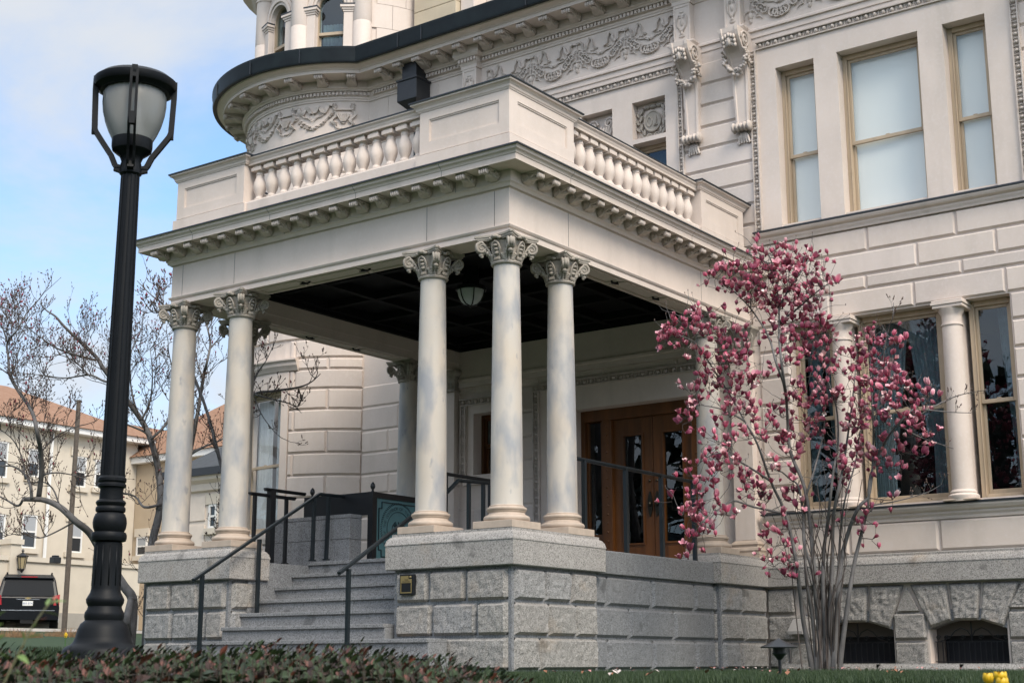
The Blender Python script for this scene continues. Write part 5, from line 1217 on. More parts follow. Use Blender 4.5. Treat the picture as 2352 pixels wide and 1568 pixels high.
# ------------------------------------------------------------------ street lamp
LP0=at(235,1490,10.3); LD=10.3
def zy(x,y,dist=LD): d=ray(x,y); return d[2]/math.hypot(d[0],d[1])*dist
def build_lamp():
    cx,cy=LP0[0],LP0[1]; dep=lambda y: FPX/ (LD*math.cos(math.atan(.285))*math.cos(PITCH)+zy(250,y)*math.sin(PITCH))
    ax=lambda y: 235+(1490-y)*.0487
    Z=lambda y: zy(ax(y),y); Rr=lambda y,h: h/dep(y)
    T=thing('street_lamp','tall black cast iron street lamp with ribbed glass globe, in front of the portico','street lamp',(cx,cy,gz(cx,cy)))
    def lat(name,pts,mt,n=32,par=T,sm=True):
        m=MB(); m.lathe([(Rr(y,h),Z(y)) for y,h in pts],n,(cx,cy,0)); return m.build(name,mt,par,smooth=sm,auto=35)
    BLK=mat('lamp_black_paint',(.0045,.0055,.007),.5,spec=.2,var=.25,vscale=6,bump=.04,bscale=90)
    lat('base',[(1530,92),(1494,90),(1486,84),(1480,72),(1474,66),(1462,62),(1445,58),(1432,52),(1427,46),(1424,43),(1414,45),(1406,44),(1398,39),(1392,38),(1384,42),(1376,43),(1370,40),(1360,34.5),(1351,33),(1300,32),(1246,31)],BLK)
    # fluted lower shaft
    m=MB(); 
    for k in range(12):
        a=2*math.pi*k/12; r=Rr(1300,31.5); m.tube([(cx+r*.99*math.cos(a),cy+r*.99*math.sin(a),Z(1345)),(cx+r*.95*math.cos(a),cy+r*.95*math.sin(a),Z(1252))],.007,6)
    m.build('flute',BLK,T,smooth=True)
    lat('ring',[(1244,31),(1242,38),(1236,40),(1229,40),(1223,38),(1221,33),(1219,34),(1212,37),(1200,38.5),(1190,37),(1180,33),(1177,29),(1175,33),(1170,34),(1165,33),(1162,30),(1158,33),(1154,34),(1150,32),(1147,27),(1125,26),(1121,27),(1118,32),(1113,32),(1109,29),(1105,32),(1099,32),(1095,29),(1093,27)],BLK)
    m=MB(); m.lathe([(Rr(1093,26.5),Z(1100)),(Rr(400,19.5),Z(398))],24,(cx,cy,0)); 
    for k in range(12):
        a=2*math.pi*k/12; m.tube([(cx+Rr(1093,26)*math.cos(a),cy+Rr(1093,26)*math.sin(a),Z(1092)),(cx+Rr(400,19.3)*math.cos(a),cy+Rr(400,19.3)*math.sin(a),Z(402))],.007,6)
    m.build('shaft',BLK,T,smooth=True,auto=40)
    lat('neck',[(404,20),(400,25),(392,26),(386,24),(380,24),(372,22),(360,27),(352,38),(347,44),(338,46),(322,46),(318,40)],BLK)
    gl=bpy.data.materials.new('ribbed_globe_glass'); gl.use_nodes=True; b=gl.node_tree.nodes['Principled BSDF']; b.inputs['Base Color'].default_value=(.50,.50,.48,1); b.inputs['Roughness'].default_value=.22; b.inputs['Transmission Weight'].default_value=.55; b.inputs['IOR'].default_value=1.3
    nt=gl.node_tree; wv=nt.nodes.new('ShaderNodeTexWave'); wv.inputs['Scale'].default_value=45; wv.bands_direction='Z'; ge=nt.nodes.new('ShaderNodeNewGeometry'); nt.links.new(ge.outputs['Position'],wv.inputs['Vector']); bp=nt.nodes.new('ShaderNodeBump'); bp.inputs['Strength'].default_value=.5; nt.links.new(wv.outputs['Fac'],bp.inputs['Height']); nt.links.new(bp.outputs[0],b.inputs['Normal'])
    m=MB(); n=72; pts=[(334,40),(322,45),(305,54),(285,62),(262,68),(240,70.5),(222,70),(206,66)]
    vs=[]
    for y,h in pts:
        for i in range(n):
            a=2*math.pi*i/n; r=Rr(y,h)*(1+.016*math.cos(i*math.pi)); vs.append((cx+r*math.cos(a),cy+r*math.sin(a),Z(y)))
    m.add(vs,[(j*n+i,j*n+(i+1)%n,(j+1)*n+(i+1)%n,(j+1)*n+i) for j in range(len(pts)-1) for i in range(n)]); m.build('globe',gl,T,smooth=True)
    lat('reflector',[(200,60),(206,60),(206,20)],mat('globe_inside',(.35,.34,.32),.6))
    lat('lamp_cap',[(214,70),(214,78),(208,84),(206,90),(200,93.5),(190,93.5),(186,88),(180,80),(176,40),(175,3)],BLK,48)
    a0=YAW-math.pi/2+R(13)
    for k in range(4):
        a=a0+k*math.pi/2; c,s=math.cos(a),math.sin(a); m=MB()
        path=[(190,87),(215,87.5),(250,86.5),(300,85),(308,82),(335,63),(360,45),(380,36),(388,30)]
        P=[(Rr(y,h),Z(y)) for y,h in path]
        for sd in (-1,1):
            vs=[]
            for r,z in P:
                for dr in (-.020,.020):
                    for o in (.012,.030): vs.append((cx+(r+dr)*c-sd*o*s,cy+(r+dr)*s+sd*o*c,z))
            m.add(vs,[(4*i+a_,4*i+b_,4*i+4+b_,4*i+4+a_) for i in range(len(P)-1) for a_,b_ in ((0,1),(1,3),(3,2),(2,0))])
        for y,h in ((196,87),(300,85)):
            r,z=Rr(y,h),Z(y); m.bar((cx+r*c-.02*s,cy+r*s+.02*c,z),(cx+r*c+.02*s,cy+r*s-.02*c,z),.04,.09)
        m.bar((cx+Rr(388,22)*c,cy+Rr(388,22)*s,Z(390)),(cx+Rr(388,36)*c,cy+Rr(388,36)*s,Z(386)),.045,.05)
        m.build('arm',BLK,T)
build_lamp()
# ------------------------------------------------------------------ branching helpers
BARK=mat('magnolia_bark',(.17,.16,.155),.85,.45,9,bump=.4,bscale=50,stretch=(1,1,.5)); TWIG=mat('twig_bark',(.075,.058,.05),.8,.3,20)
BUD=mat('bud_scale',(.10,.065,.05),.7); REDBUD=mat('red_bud',(.22,.02,.04),.6)
def smoothpath(P,n=4):
    P=[np.array(p,float) for p in P]; o=[]
    for i in range(len(P)-1):
        a=P[max(i-1,0)];b=P[i];c=P[i+1];d=P[min(i+2,len(P)-1)]
        for k in range(n):
            t=k/n; o.append(.5*((2*b)+(c-a)*t+(2*a-5*b+4*c-d)*t*t+(3*b-a-3*c+d)*t**3))
    return o+[P[-1]]
def wander(p,d,L,n,up=.25,jit=.25):
    pts=[np.array(p,float)]; d=np.array(d,float); d/=np.linalg.norm(d)
    for k in range(n):
        d=d+rng.normal(0,jit,3)+np.array([0,0,up/n*2]); d/=np.linalg.norm(d); pts.append(pts[-1]+d*L/n)
    return pts,d
def twigs(mb,buds,path,r0,dens,L,level,red=.12,budr=.011,flat=None):
    """side shoots along a limb, ending in buds"""
    seg=[np.linalg.norm(path[i+1]-path[i]) for i in range(len(path)-1)]; tot=sum(seg); n=int(tot*dens+rng.random())
    for k in range(n):
        s=tot*(.08+.92*rng.random()); i=0
        while i<len(seg)-1 and s>seg[i]: s-=seg[i]; i+=1
        p=path[i]+(path[i+1]-path[i])*min(1,s/seg[i]); t=(path[i+1]-path[i])/seg[i]
        q=rng.normal(0,1,3); q-=t*(q@t); q/=np.linalg.norm(q)
        d=q*.9+t*.55+np.array([0,0,.35]); l=L*(.45+.8*rng.random())
        pts,de=wander(p,d,l,5,.5,.22); rr=r0*(.8+.4*rng.random())
        mb.tube(pts,[rr*(1-.65*j/5) for j in range(6)],4,cap=False)
        if level>0: twigs(mb,buds,pts,r0*.62,dens*1.25,L*.48,level-1,red,budr)
        if True:
            for j in ([5] if level else [3,5]):
                b=buds[1] if rng.random()<red else buds[0]; sc=budr*(.7+.8*rng.random())*(1.5 if b is buds[1] else 1)
                e=pts[j]+de*sc
                ax=de/np.linalg.norm(de); u=np.cross(ax,[.3,.5,.8]); u/=np.linalg.norm(u); w=np.cross(ax,u)
                vs=[e-ax*sc*1.6]+[e+sc*.75*(u*math.cos(a)+w*math.sin(a)) for a in (0,1.57,3.14,4.71)]+[e+ax*sc*2.1]
                b.add(vs,[(0,1,2),(0,2,3),(0,3,4),(0,4,1),(5,2,1),(5,3,2),(5,4,3),(5,1,4)])
def limb(mb,pts,ra,rb,n=8):
    k=len(pts); mb.tube(pts,[ra+(rb-ra)*i/(k-1) for i in range(k)],n)
def traced(pp,dist,amp=.35,seed=0):
    r=np.random.default_rng(seed); o=0; P=[]
    for x,y in pp:
        o=.6*o+r.normal(0,amp*.5); P.append(at(x,y,dist+o))
    return smoothpath(P,4)
def bare_tree(label,name,dist,limbs,group,base):
    T=thing(name,label,'tree',base,group); tr=MB(); tw=MB(); b0=MB(); b1=MB()
    for k,(pp,ra,rb,dens,L) in enumerate(limbs):
        P=traced(pp,dist,seed=k+len(limbs)); 
        if k==0: P=[np.array([P[0][0],P[0][1],gz(P[0][0],P[0][1])-.1])]+P
        limb(tr,P,ra*.82,rb*.75); twigs(tw,(b0,b1),P,.0075,dens*1.7,L*1.05,2,.05)
    for b_,mi in ((b0,1),(b1,2)): tw.add(b_.V,b_.F,mi)
    tr.build('trunk',BARK,T,smooth=True); tw.build('twigs',[TWIG,BUD,REDBUD],T,smooth=True)
g='leafless magnolias left of the portico'
b=at(298,1478,25.5)
bare_tree('leafless magnolia with a leaning crooked trunk beside the left granite pier, limbs arching out left','bare_magnolia',25.5,[
 ([(298,1478),(304,1410),(303,1371),(286,1347),(262,1310),(232,1265),(205,1222),(173,1196),(138,1164),(102,1148),(73,1146),(53,1146)],.115,.05,1.2,.5),
 ([(296,1478),(291,1430),(299,1385),(303,1371)],.09,.07,0,.3),
 ([(89,1140),(95,1090),(94,1038),(85,991),(73,944),(38,891),(23,861),(19,819),(17,787),(42,755),(61,719),(88,690)],.055,.009,3.6,.75),
 ([(73,1146),(70,1114),(56,1088),(29,1070),(0,1070),(-30,1060)],.035,.012,3.5,.6),
 ([(53,1146),(41,1161),(12,1146),(-20,1130)],.03,.012,3,.6),
 ([(94,1038),(120,1010),(150,990),(190,975)],.02,.008,4,.6),
 ([(95,1090),(130,1085),(165,1090),(200,1100)],.02,.008,4,.6),
 ([(58,1100),(50,1050),(30,1010),(0,985)],.02,.008,4,.6),
 ([(138,1164),(120,1120),(90,1105),(60,1120)],.02,.008,4,.55),
 ([(173,1196),(130,1220),(90,1235),(50,1225),(10,1230)],.02,.006,4,.45),
 ([(17,787),(5,750),(-10,720)],.018,.006,4,.6),([(23,861),(0,845),(-20,830)],.018,.006,4,.6)],g,(b[0],b[1],gz(b[0],b[1])))
b=at(349,1330,24.6)
bare_tree('leafless magnolia with a darker upright trunk rising behind the left pair of columns','bare_magnolia',24.6,[
 ([(338,1440),(342,1330),(349,1249),(369,1158),(363,1076),(346,1009),(325,965),(284,909),(237,845),(221,820),(183,784),(146,748),(128,727),(107,713),(93,697)],.095,.010,2.6,.65),
 ([(220,827),(167,813),(127,798),(98,778),(56,747)],.028,.007,4,.65),
 ([(284,920),(260,885),(234,873),(204,861),(149,868),(95,861),(35,856)],.03,.007,4,.65),
 ([(204,861),(181,838),(151,819),(120,812)],.018,.007,4,.6),
 ([(346,1009),(331,991),(281,970),(255,955)],.03,.012,3.5,.6),
 ([(369,1158),(331,1164),(311,1140),(272,1129),(240,1120)],.03,.012,3.5,.6),
 ([(363,1170),(400,1110),(430,1060),(450,970),(467,868),(475,833),(483,791),(478,760),(470,735)],.06,.012,3,.6),
 ([(467,868),(455,840),(448,800),(446,765)],.02,.008,4,.5),([(483,800),(500,780),(512,765)],.018,.008,4,.5),
 ([(430,1060),(439,1043),(470,1025),(507,1010),(545,985)],.03,.012,3,.55),
 ([(325,965),(310,930),(300,880),(300,820),(310,780)],.025,.007,4,.7),([(325,965),(345,920),(350,860),(345,800)],.025,.007,4,.7),
 ([(346,1009),(390,960),(400,880),(385,800)],.03,.01,3,.6)],g,(b[0],b[1],gz(b[0],b[1])))
b=at(520,1200,22.6)
bare_tree('slender magnolia branches with red buds hanging in front of the turret window','bare_magnolia',22.6,[
 ([(505,1230),(515,1100),(530,1000),(555,940),(582,905),(633,897),(686,889),(715,877),(736,858)],.05,.008,3.6,.42),
 ([(582,905),(620,915),(660,925),(680,935),(692,948)],.018,.006,4.5,.35),([(560,935),(590,860),(610,830),(625,800)],.018,.006,3.5,.4),
 ([(582,905),(600,950),(625,985),(640,1000)],.012,.005,3.5,.3),
 ([(515,1100),(480,960),(440,850),(400,760),(375,700),(350,680),(315,645)],.035,.007,2.6,.45),([(375,700),(375,675),(382,655)],.012,.006,8,.3),([(400,745),(365,715),(335,720)],.012,.006,6,.3)],g,(b[0],b[1],gz(b[0],b[1])))
# ------------------------------------------------------------------ blooming magnolia
PA='990 110,1010 230,1110 270,1080 430,1250 290,1330 340,1410 200,1470 230,1610 250,1480 350,1530 400,1900 270,1910 380,1810 400,1770 470,1290 450,1310 510,1000 520,960 540,1150 560,1220 560,1270 580,1480 490,1570 530,1460 580,1530 590,1690 540,1660 600,1760 570,1800 660,1420 640,1480 720,1340 760,1640 690,1060 660,1220 730,2060 590,2140 690,2000 775,2170 770,2290 770,2050 860,1830 790,1790 870,1890 890,1890 980,2030 990,1560 800,1530 900,1600 910,1670 970,1910 1080,2040 1080,2020 1200,1910 1260,1740 1070,1780 1200,1770 1240,1690 1130,1620 1060,1660 1150,1310 930,1270 960,1030 950,960 1020,1120 1000,1160 1030,830 1070,850 910,1030 1130,1120 1180,1230 1130,1320 1090,1380 1120,1410 1180,1270 1220,850 1250,1230 1330,1260 1450,1480 1310,1580 1390,1690 1350,1850 1400,1420 1440,1980 1490,2060 1470,2120 1530,1780 1510,1870 1510,1540 1540,1260 1560,210 650,290 670,340 590,450 560,490 590,570 520,550 680,640 620,690 520,740 670,820 570,820 700,860 730,940 760,1010 720,940 820,1010 810,1090 860,430 820,510 840,590 870,660 880,720 860,60 1250,210 1250,70 1330,230 1340,70 1500,180 1550,620 1530'
PB='120 690,110 725,145 695,180 660,165 720,215 690,250 700,270 560,285 745,325 770,330 680,370 640,345 600,400 655,195 590,205 630,255 600,280 640,440 710,480 700,520 680,570 650,590 670,500 740,560 740,610 760,640 730,660 770,610 800,650 800,370 810,400 810,360 850,400 880,410 830,480 850,505 770,570 820,560 850,590 860,425 920,380 940,360 1000,400 990,410 960,310 1020,360 1090,310 1110,320 1150,300 1180,245 1215,500 910,520 900,580 930,620 940,660 940,700 950,720 930,760 940,665 980,680 1010,620 970,480 1000,490 980,560 1000,590 1030,620 1050,530 1100,540 1170,520 1150,555 1175,580 1170,640 1130,670 1140,690 1110,650 1165,705 1165,460 1215,455 1290,470 1330,520 1250,530 1330,545 1370,585 1335,650 1280,665 1300,780 1190,800 1210,770 1240,820 1240,750 1300,770 1320,820 1140,860 1165,430 1400,400 1420,350 1470,430 1500,305 1520,480 1450,500 1510,440 1540,520 1420,550 1470,590 1460,650 1550,610 1550,830 1460,810 1510,850 1510,870 1310,850 1340,920 1240,940 1270,890 1400,960 1380,970 1410,950 1530,900 1320,840 800,870 740,900 665,930 680,960 710,920 720,990 690,1010 710,1000 750,1040 630,1070 660,1090 680,1130 640,1135 665,1040 780,1080 760,1110 750,1140 730,1160 740,980 780,920 800,890 850,920 850,980 830,860 885,1050 910,1130 810,1110 850,1140 860,1190 860,1230 800,1260 795,1300 800,1340 770,1380 810,1420 860,1310 830,1350 860,1240 910,1290 900,1330 895,1200 905,940 985,970 1000,1010 1020,1050 1010,1100 970,1130 990,1150 970,900 1060,940 1070,990 1090,1030 1110,1060 1090,1010 1130,1080 1060,1140 1080,1180 1060,1200 1090,1150 1110,1210 1060,1250 1090,1240 1030,1010 1190,1070 1200,1090 1215,1130 1290,1090 1270,1030 1280,1010 1310,1070 1290,1360 690,1400 670,1390 710,1430 690,1460 730,1420 740,1500 700,1480 750,1550 685,1580 730,1600 715,1630 710,1560 740,1500 860,1520 875,1540 860,1490 880,1560 830,1430 850,1345 910,1570 910,1440 920,1480 940,1520 940,1610 940,1350 970,1390 970,1350 1000,1390 1000,1370 1040,1460 980,1500 980,1490 1010,1540 1020,1570 990,1600 990,1640 1000,1770 990,1700 1060,1760 1050,1790 1050,1830 1060,1660 1100,1700 1120,1740 1150,1680 1150,1600 1120,1540 1090,1560 1130,1490 1110,1500 1080,1440 1090,1410 1090,1380 1120,1340 1120,1300 1130,1320 1160,1390 1160,1420 1180,1350 1190,1600 1200,1500 1210,1570 1240,1650 1200,1680 1210,1720 1180,1660 1240,1780 1150,1740 1270,1780 1310,1700 1340,1280 1200,1310 1240,1270 1250,1340 1250,1360 1230,1440 1245,1480 1305,1490 1340,1330 1350,1300 1290,1250 1390,1230 1405,1580 1390,1620 1400,1680 1390,1730 1410,1440 1430,1500 1420,1330 1400,1350 1430,1450 1480,1430 1460,1520 1470,1610 1500,1400 1390,1240 1450,1300 1440,1260 1480,1540 1490,1270 1530'
PC='195 330,330 250,350 300,380 330,400 230,290 300,470 330,360 400,450 400,490 380,260 420,300 440,325 430,340 460,370 480,410 440,430 500,390 540,415 550,330 570,300 575,265 620,305 660,530 420,590 430,620 220,670 200,700 250,720 265,755 290,740 335,785 345,650 290,870 430,900 510,845 540,775 570,880 610,805 615,800 675,810 730,880 730,905 710,940 675,965 760,885 805,940 810,930 345,970 300,910 270,950 180,1000 355,960 390,920 215,1165 540,1420 395,1435 575,1370 540,1240 245,1250 200,1280 180,1560 325,760 440,1320 470,1385 440'
def parse(t,s,ox,oy): return [(ox+s*float(a),oy+s*float(b)) for a,b in (q.split() for q in t.split(','))]
FL=parse(PA,.14062,1598.6,532.9)+parse(PB,.375,1470,505.3)+parse(PC,.375,1470,1010.6)
def build_magnolia():
    D0=18.75
    def P3(x,y,o=0):
        t=max(0,min(1.75,(1830-x)/290*1.5)) + (.25 if x>1990 else 0)*min(1,(x-1990)/80 if x>1990 else 0)
        up=max(0,min(1,(1540-y)/700))
        wob=.35*math.sin(x*.021+y*.013)+.3*math.sin(y*.027-x*.011+1.7)
        return at(x,y,D0-t*min(1,up*2.2)-.25*up+up*wob*.8+o)
    bx=P3(1900,1540); T=thing('blooming_magnolia','multi-stemmed magnolia covered in magenta pink blossoms against the mansion wall','tree',(bx[0],bx[1],-.09))
    # (points, base radius, tip radius) in survey pixels
    stems=[([(1866,1541),(1858,1490),(1845,1423),(1836,1345),(1826,1273),(1804,1179),(1770,1104),(1740,1020),(1710,966),(1672,899),(1639,861)],.038,.006),
     ([(1881,1541),(1884,1470),(1875,1385),(1864,1235),(1849,1123),(1819,1048),(1811,1005),(1804,899),(1781,828),(1766,775),(1729,715),(1691,674),(1654,644)],.036,.006),
     ([(1897,1541),(1895,1450),(1890,1348),(1893,1260),(1901,1198),(1912,1100),(1925,1010),(1920,930),(1900,870)],.036,.007),
     ([(1913,1541),(1920,1450),(1927,1348),(1936,1270),(1954,1205),(1975,1160),(1998,1130),(2006,1011),(2002,880),(1995,775)],.042,.007),
     ([(1928,1541),(1936,1470),(1950,1367),(1963,1290),(1976,1236),(1993,1161),(2000,1090),(2030,1020),(2062,974),(2126,910),(2140,880)],.036,.007),
     ([(1900,1541),(1905,1430),(1912,1300),(1915,1180),(1935,1080),(1950,980),(1960,900),(1965,850)],.035,.006),
     ([(1889,1541),(1880,1440),(1868,1320),(1846,1240),(1850,1150),(1870,1080),(1890,1000),(1895,930)],.03,.006),
     ([(1904,1541),(1909,1420),(1925,1320),(1930,1230),(1940,1150),(1965,1060),(1975,990)],.028,.006),
     ([(1875,1541),(1868,1430),(1852,1330),(1846,1200),(1835,1120),(1815,1100),(1790,1080),(1760,1075)],.028,.006),
     ([(1804,899),(1796,840),(1789,768),(1789,704),(1777,618),(1760,575)],.022,.006),
     ([(1789,704),(1815,660),(1850,610),(1865,580)],.016,.006),([(1789,740),(1830,710),(1870,675),(1905,650)],.016,.006),
     ([(1804,1179),(1732,1164),(1680,1150),(1640,1180),(1610,1215)],.018,.006),([(1770,1104),(1700,1060),(1650,1040),(1610,1060)],.016,.006),
     ([(1710,966),(1660,940),(1610,930)],.014,.005),([(1672,899),(1640,850),(1600,790),(1560,770)],.014,.005)]
    nodes=[]; S2=[]
    for pp,ra,rb in stems:
        n=len(pp); sm=[]
        P=smoothpath([np.array([x,y,0]) for x,y in pp],4)
        for i,p in enumerate(P):
            sm.append((P3(p[0],p[1]),ra+(rb-ra)*(i/(len(P)-1))**.8)); 
            if p[1]<1330: nodes.append((p[0],p[1],sm[-1][0],sm[-1][1]))
        S2.append(sm)
    sb=MB()
    for i,sm in enumerate(S2):
        if i<9:
            m=MB(); Q=[q for q,_ in sm]; Q[0]=Q[0]-np.array([0,0,.25]); m.tube(Q,[r for _,r in sm],9); m.build('stem',BARK,T,smooth=True)
        else: sb.tube([q for q,_ in sm],[r for _,r in sm],7)
    # thin upright suckers among the stems
    for k in range(26):
        x=1900+rng.normal(0,22); pp=[(x,1535),(x+(x-1900)*.3+rng.normal(0,6),1400),(x+(x-1900)*.7+rng.normal(0,12),1290),(x+(x-1900)*1.3+rng.normal(0,18),1180)]
        if k%3==0: pp.append((pp[-1][0]+(x-1900)*.5+rng.normal(0,15),1100))
        Q=smoothpath([P3(a,b,rng.normal(0,.1)) for a,b in pp],3); sb.tube(Q,[.009*(1-.6*i/len(Q)) for i in range(len(Q))],5,cap=False,m=2); nodes.append((pp[-1][0],pp[-1][1],Q[-1],.005))
    # attach every blossom to the nearest wood, growing the twigs outwards
    todo=list(FL); N=np.array([(a,b) for a,b,_,_ in nodes]); flowers=[]
    order=[]
    best={i:1e9 for i in range(len(todo))}
    near={}
    def cost(fx,fy,arr): dx=arr[:,0]-fx; dy=arr[:,1]-fy; return np.hypot(dx,dy)+np.where(dy<4,25,0)
    for i,(fx,fy) in enumerate(todo):
        c=cost(fx,fy,N); j=int(c.argmin()); best[i]=c[j]; near[i]=j
    while best:
        i=min(best,key=best.get); fx,fy=todo[i]; j=near[i]; del best[i]
        ax_,ay_,ap,ar=nodes[j]; fo=rng.normal(0,.10); fp=P3(fx,fy+8,fo); L=np.linalg.norm(fp-ap)
        mid=ap*.55+fp*.45+np.array([0,0,-.05*L])+rng.normal(0,.04*L,3); mid2=ap*.15+fp*.85+np.array([0,0,-.12*L])+rng.normal(0,.03*L,3)
        Q=smoothpath([ap,mid,mid2,fp],3); r=min(ar*.7,.0065); sb.tube(Q,[r*(1-.45*k/len(Q)) for k in range(len(Q))],5,cap=False,m=2)
        new=[]
        for k in (3,5,7):
            q=Q[k]; t=k/9; new.append((ax_+(fx-ax_)*t, ay_+(fy+8-ay_)*t, q, r))
        nodes.extend(new); arr=np.array([(a,b) for a,b,_,_ in new]); base=len(nodes)-len(new)
        for h in best:
            c=cost(todo[h][0],todo[h][1],arr); jj=int(c.argmin())
            if c[jj]<best[h]: best[h]=c[jj]; near[h]=base+jj
        d=Q[-1]-Q[-3]; flowers.append((fp,d/np.linalg.norm(d)))
    # bare fine twigs
    tb=MB(); b0=MB()
    for k in range(330):
        a=nodes[int(rng.integers(len(nodes)))]
        d=np.array([rng.normal(0,1),rng.normal(0,1),.4+.5*rng.random()]); pts,de=wander(a[2],d,.18+.3*rng.random(),5,.3,.28); 
        if pts[-1][1]>5.75: continue
        sb.tube(pts,[.0042,.0038,.0034,.003,.0026,.002],4,cap=False); b0.ell(tuple(pts[-1]+np.array([0,0,.012])),(.006,.006,.015),5,3)
    for pp in ([(2107,955),(2175,918),(2220,903),(2269,895)],[(2122,940),(2180,946),(2231,948)],[(2062,974),(2105,1000),(2160,1020),(2190,1030)],[(1995,1161),(2060,1150),(2130,1130),(2165,1110)],[(2006,1000),(2035,780),(2050,730),(2052,695)]):
        Q=smoothpath([P3(a,b) for a,b in pp],4); sb.tube(Q,[.010*(1-.7*i/len(Q)) for i in range(len(Q))],5,cap=False); twigs(sb,(b0,b0),Q,.0032,7,.18,1,0,.007)
    extra=[]
    for fp,d in flowers:
        for _ in range(int(rng.choice([1,2,3],p=[.3,.4,.3]))):
            e=fp+rng.normal(0,.10,3)+np.array([0,-.02,-.03]); mid=(fp+e)/2+np.array([0,0,-.03]); sb.tube([fp-d*.05,mid,e],[.0032,.0028,.0022],4,cap=False,m=2); q=e-mid; extra.append((e,q/np.linalg.norm(q)))
    sb.add(b0.V,b0.F,1); sb.build('branches',[BARK,BUD,TWIG],T,smooth=True)
    # blossoms: cups of broad petals, magenta outside and pale within
    def petal_mat(name,outc,inc):
        m=bpy.data.materials.new(name); m.use_nodes=True; nt=m.node_tree; b=nt.nodes['Principled BSDF']; L=nt.links.new; b.inputs['Roughness'].default_value=.55
        tc=nt.nodes.new('ShaderNodeAttribute'); tc.attribute_name='tip'; g=nt.nodes.new('ShaderNodeNewGeometry')
        m1=nt.nodes.new('ShaderNodeMix'); m1.data_type='RGBA'; m1.inputs['A'].default_value=(*outc,1); m1.inputs['B'].default_value=(*[c*.4+d_*.6 for c,d_ in zip(outc,inc)],1); L(tc.outputs['Fac'],m1.inputs['Factor'])
        m2=nt.nodes.new('ShaderNodeMix'); m2.data_type='RGBA'; L(g.outputs['Backfacing'],m2.inputs['Factor']); L(m1.outputs['Result'],m2.inputs['A']); m2.inputs['B'].default_value=(*inc,1); L(m2.outputs['Result'],b.inputs['Base Color'])
        b.inputs['Subsurface Weight'].default_value=0.0; return m
    PM=[petal_mat('petal_magenta',(.36,.012,.065),(.74,.36,.42)),petal_mat('petal_rose',(.45,.03,.105),(.86,.56,.56)),petal_mat('petal_pink',(.60,.18,.25),(.88,.74,.70)),petal_mat('petal_deep',(.19,.010,.05),(.52,.18,.25))]
    CAL=mat('flower_calyx',(.07,.03,.03),.7)
    def flower(m,tips,fp,d,size,openn,mi):
        ax=d*.5+np.array([0,-.05,.7])+rng.normal(0,.38,3); ax/=np.linalg.norm(ax); u=np.cross(ax,[.31,.9,.2]); u/=np.linalg.norm(u); w=np.cross(ax,u); a0=rng.random()*6.28
        for ring,(npet,op,sc) in enumerate(((3,openn*.6,.92),(4,openn+.12,1.06))):
            for k in range(npet):
                a=a0+ring*.6+2*math.pi*k/npet+rng.normal(0,.12); o=u*math.cos(a)+w*math.sin(a); s=-u*math.sin(a)+w*math.cos(a)
                opk=min(1.0,max(.05,op*(1+rng.normal(0,.3)))); vs=[]; rows=((0,.10,.02),(.22,.46,.32),(.5,.62,.48),(.78,.50,.42+.28*opk),(1.0,.20,.30+.62*opk))
                for t,wd,out in rows:
                    c=fp+ax*size*sc*1.25*t*(1-.25*opk*t)+o*size*sc*(out*.62*(1+.35*opk)); 
                    for q in (-1,0,1): vs.append(c+s*q*wd*size*sc*.58 - o*abs(q)*wd*size*.16); tips.append(min(1,t**2.2*.75+abs(q)*.42*min(1,t*2)))
                m.add(vs,[(3*i+j,3*i+j+1,3*i+4+j,3*i+3+j) for i in range(4) for j in range(2)],mi)
        m.ell(tuple(fp-ax*size*.05),(size*.16,size*.16,size*.2),6,3,m=4); tips.extend([0]*(6*4))
    def fin(m,tips,name):
        o=m.build(name,PM+[CAL],T,smooth=True); at_=o.data.attributes.new('tip','FLOAT','POINT'); at_.data.foreach_set('value',tips); return o
    sizes=[.086*(.62+.5*rng.random()) for _ in flowers]; idx=sorted(range(len(flowers)),key=lambda i:-sizes[i]); big=set(idx[:100])
    rest=MB(); rt=[]
    for i,(fp,d) in enumerate(flowers):
        openn=float(np.clip(rng.gamma(2.0,.36),.06,1.7)); mi=int(rng.choice([0,1,2,3],p=[.44,.28,.12,.16])); 
        if i in big: m=MB(); tp=[]; flower(m,tp,fp,d,sizes[i],openn,mi); fin(m,tp,'blossom')
        else: flower(rest,rt,fp,d,sizes[i],openn,mi)
    for e,d in extra: flower(rest,rt,e,d,.040+.032*rng.random(),float(rng.choice([.1,.4,.9])),int(rng.choice([0,1,2,3],p=[.48,.20,.12,.20])))
    o=fin(rest,rt,'blossom'); o['kind']='stuff'
build_magnolia()
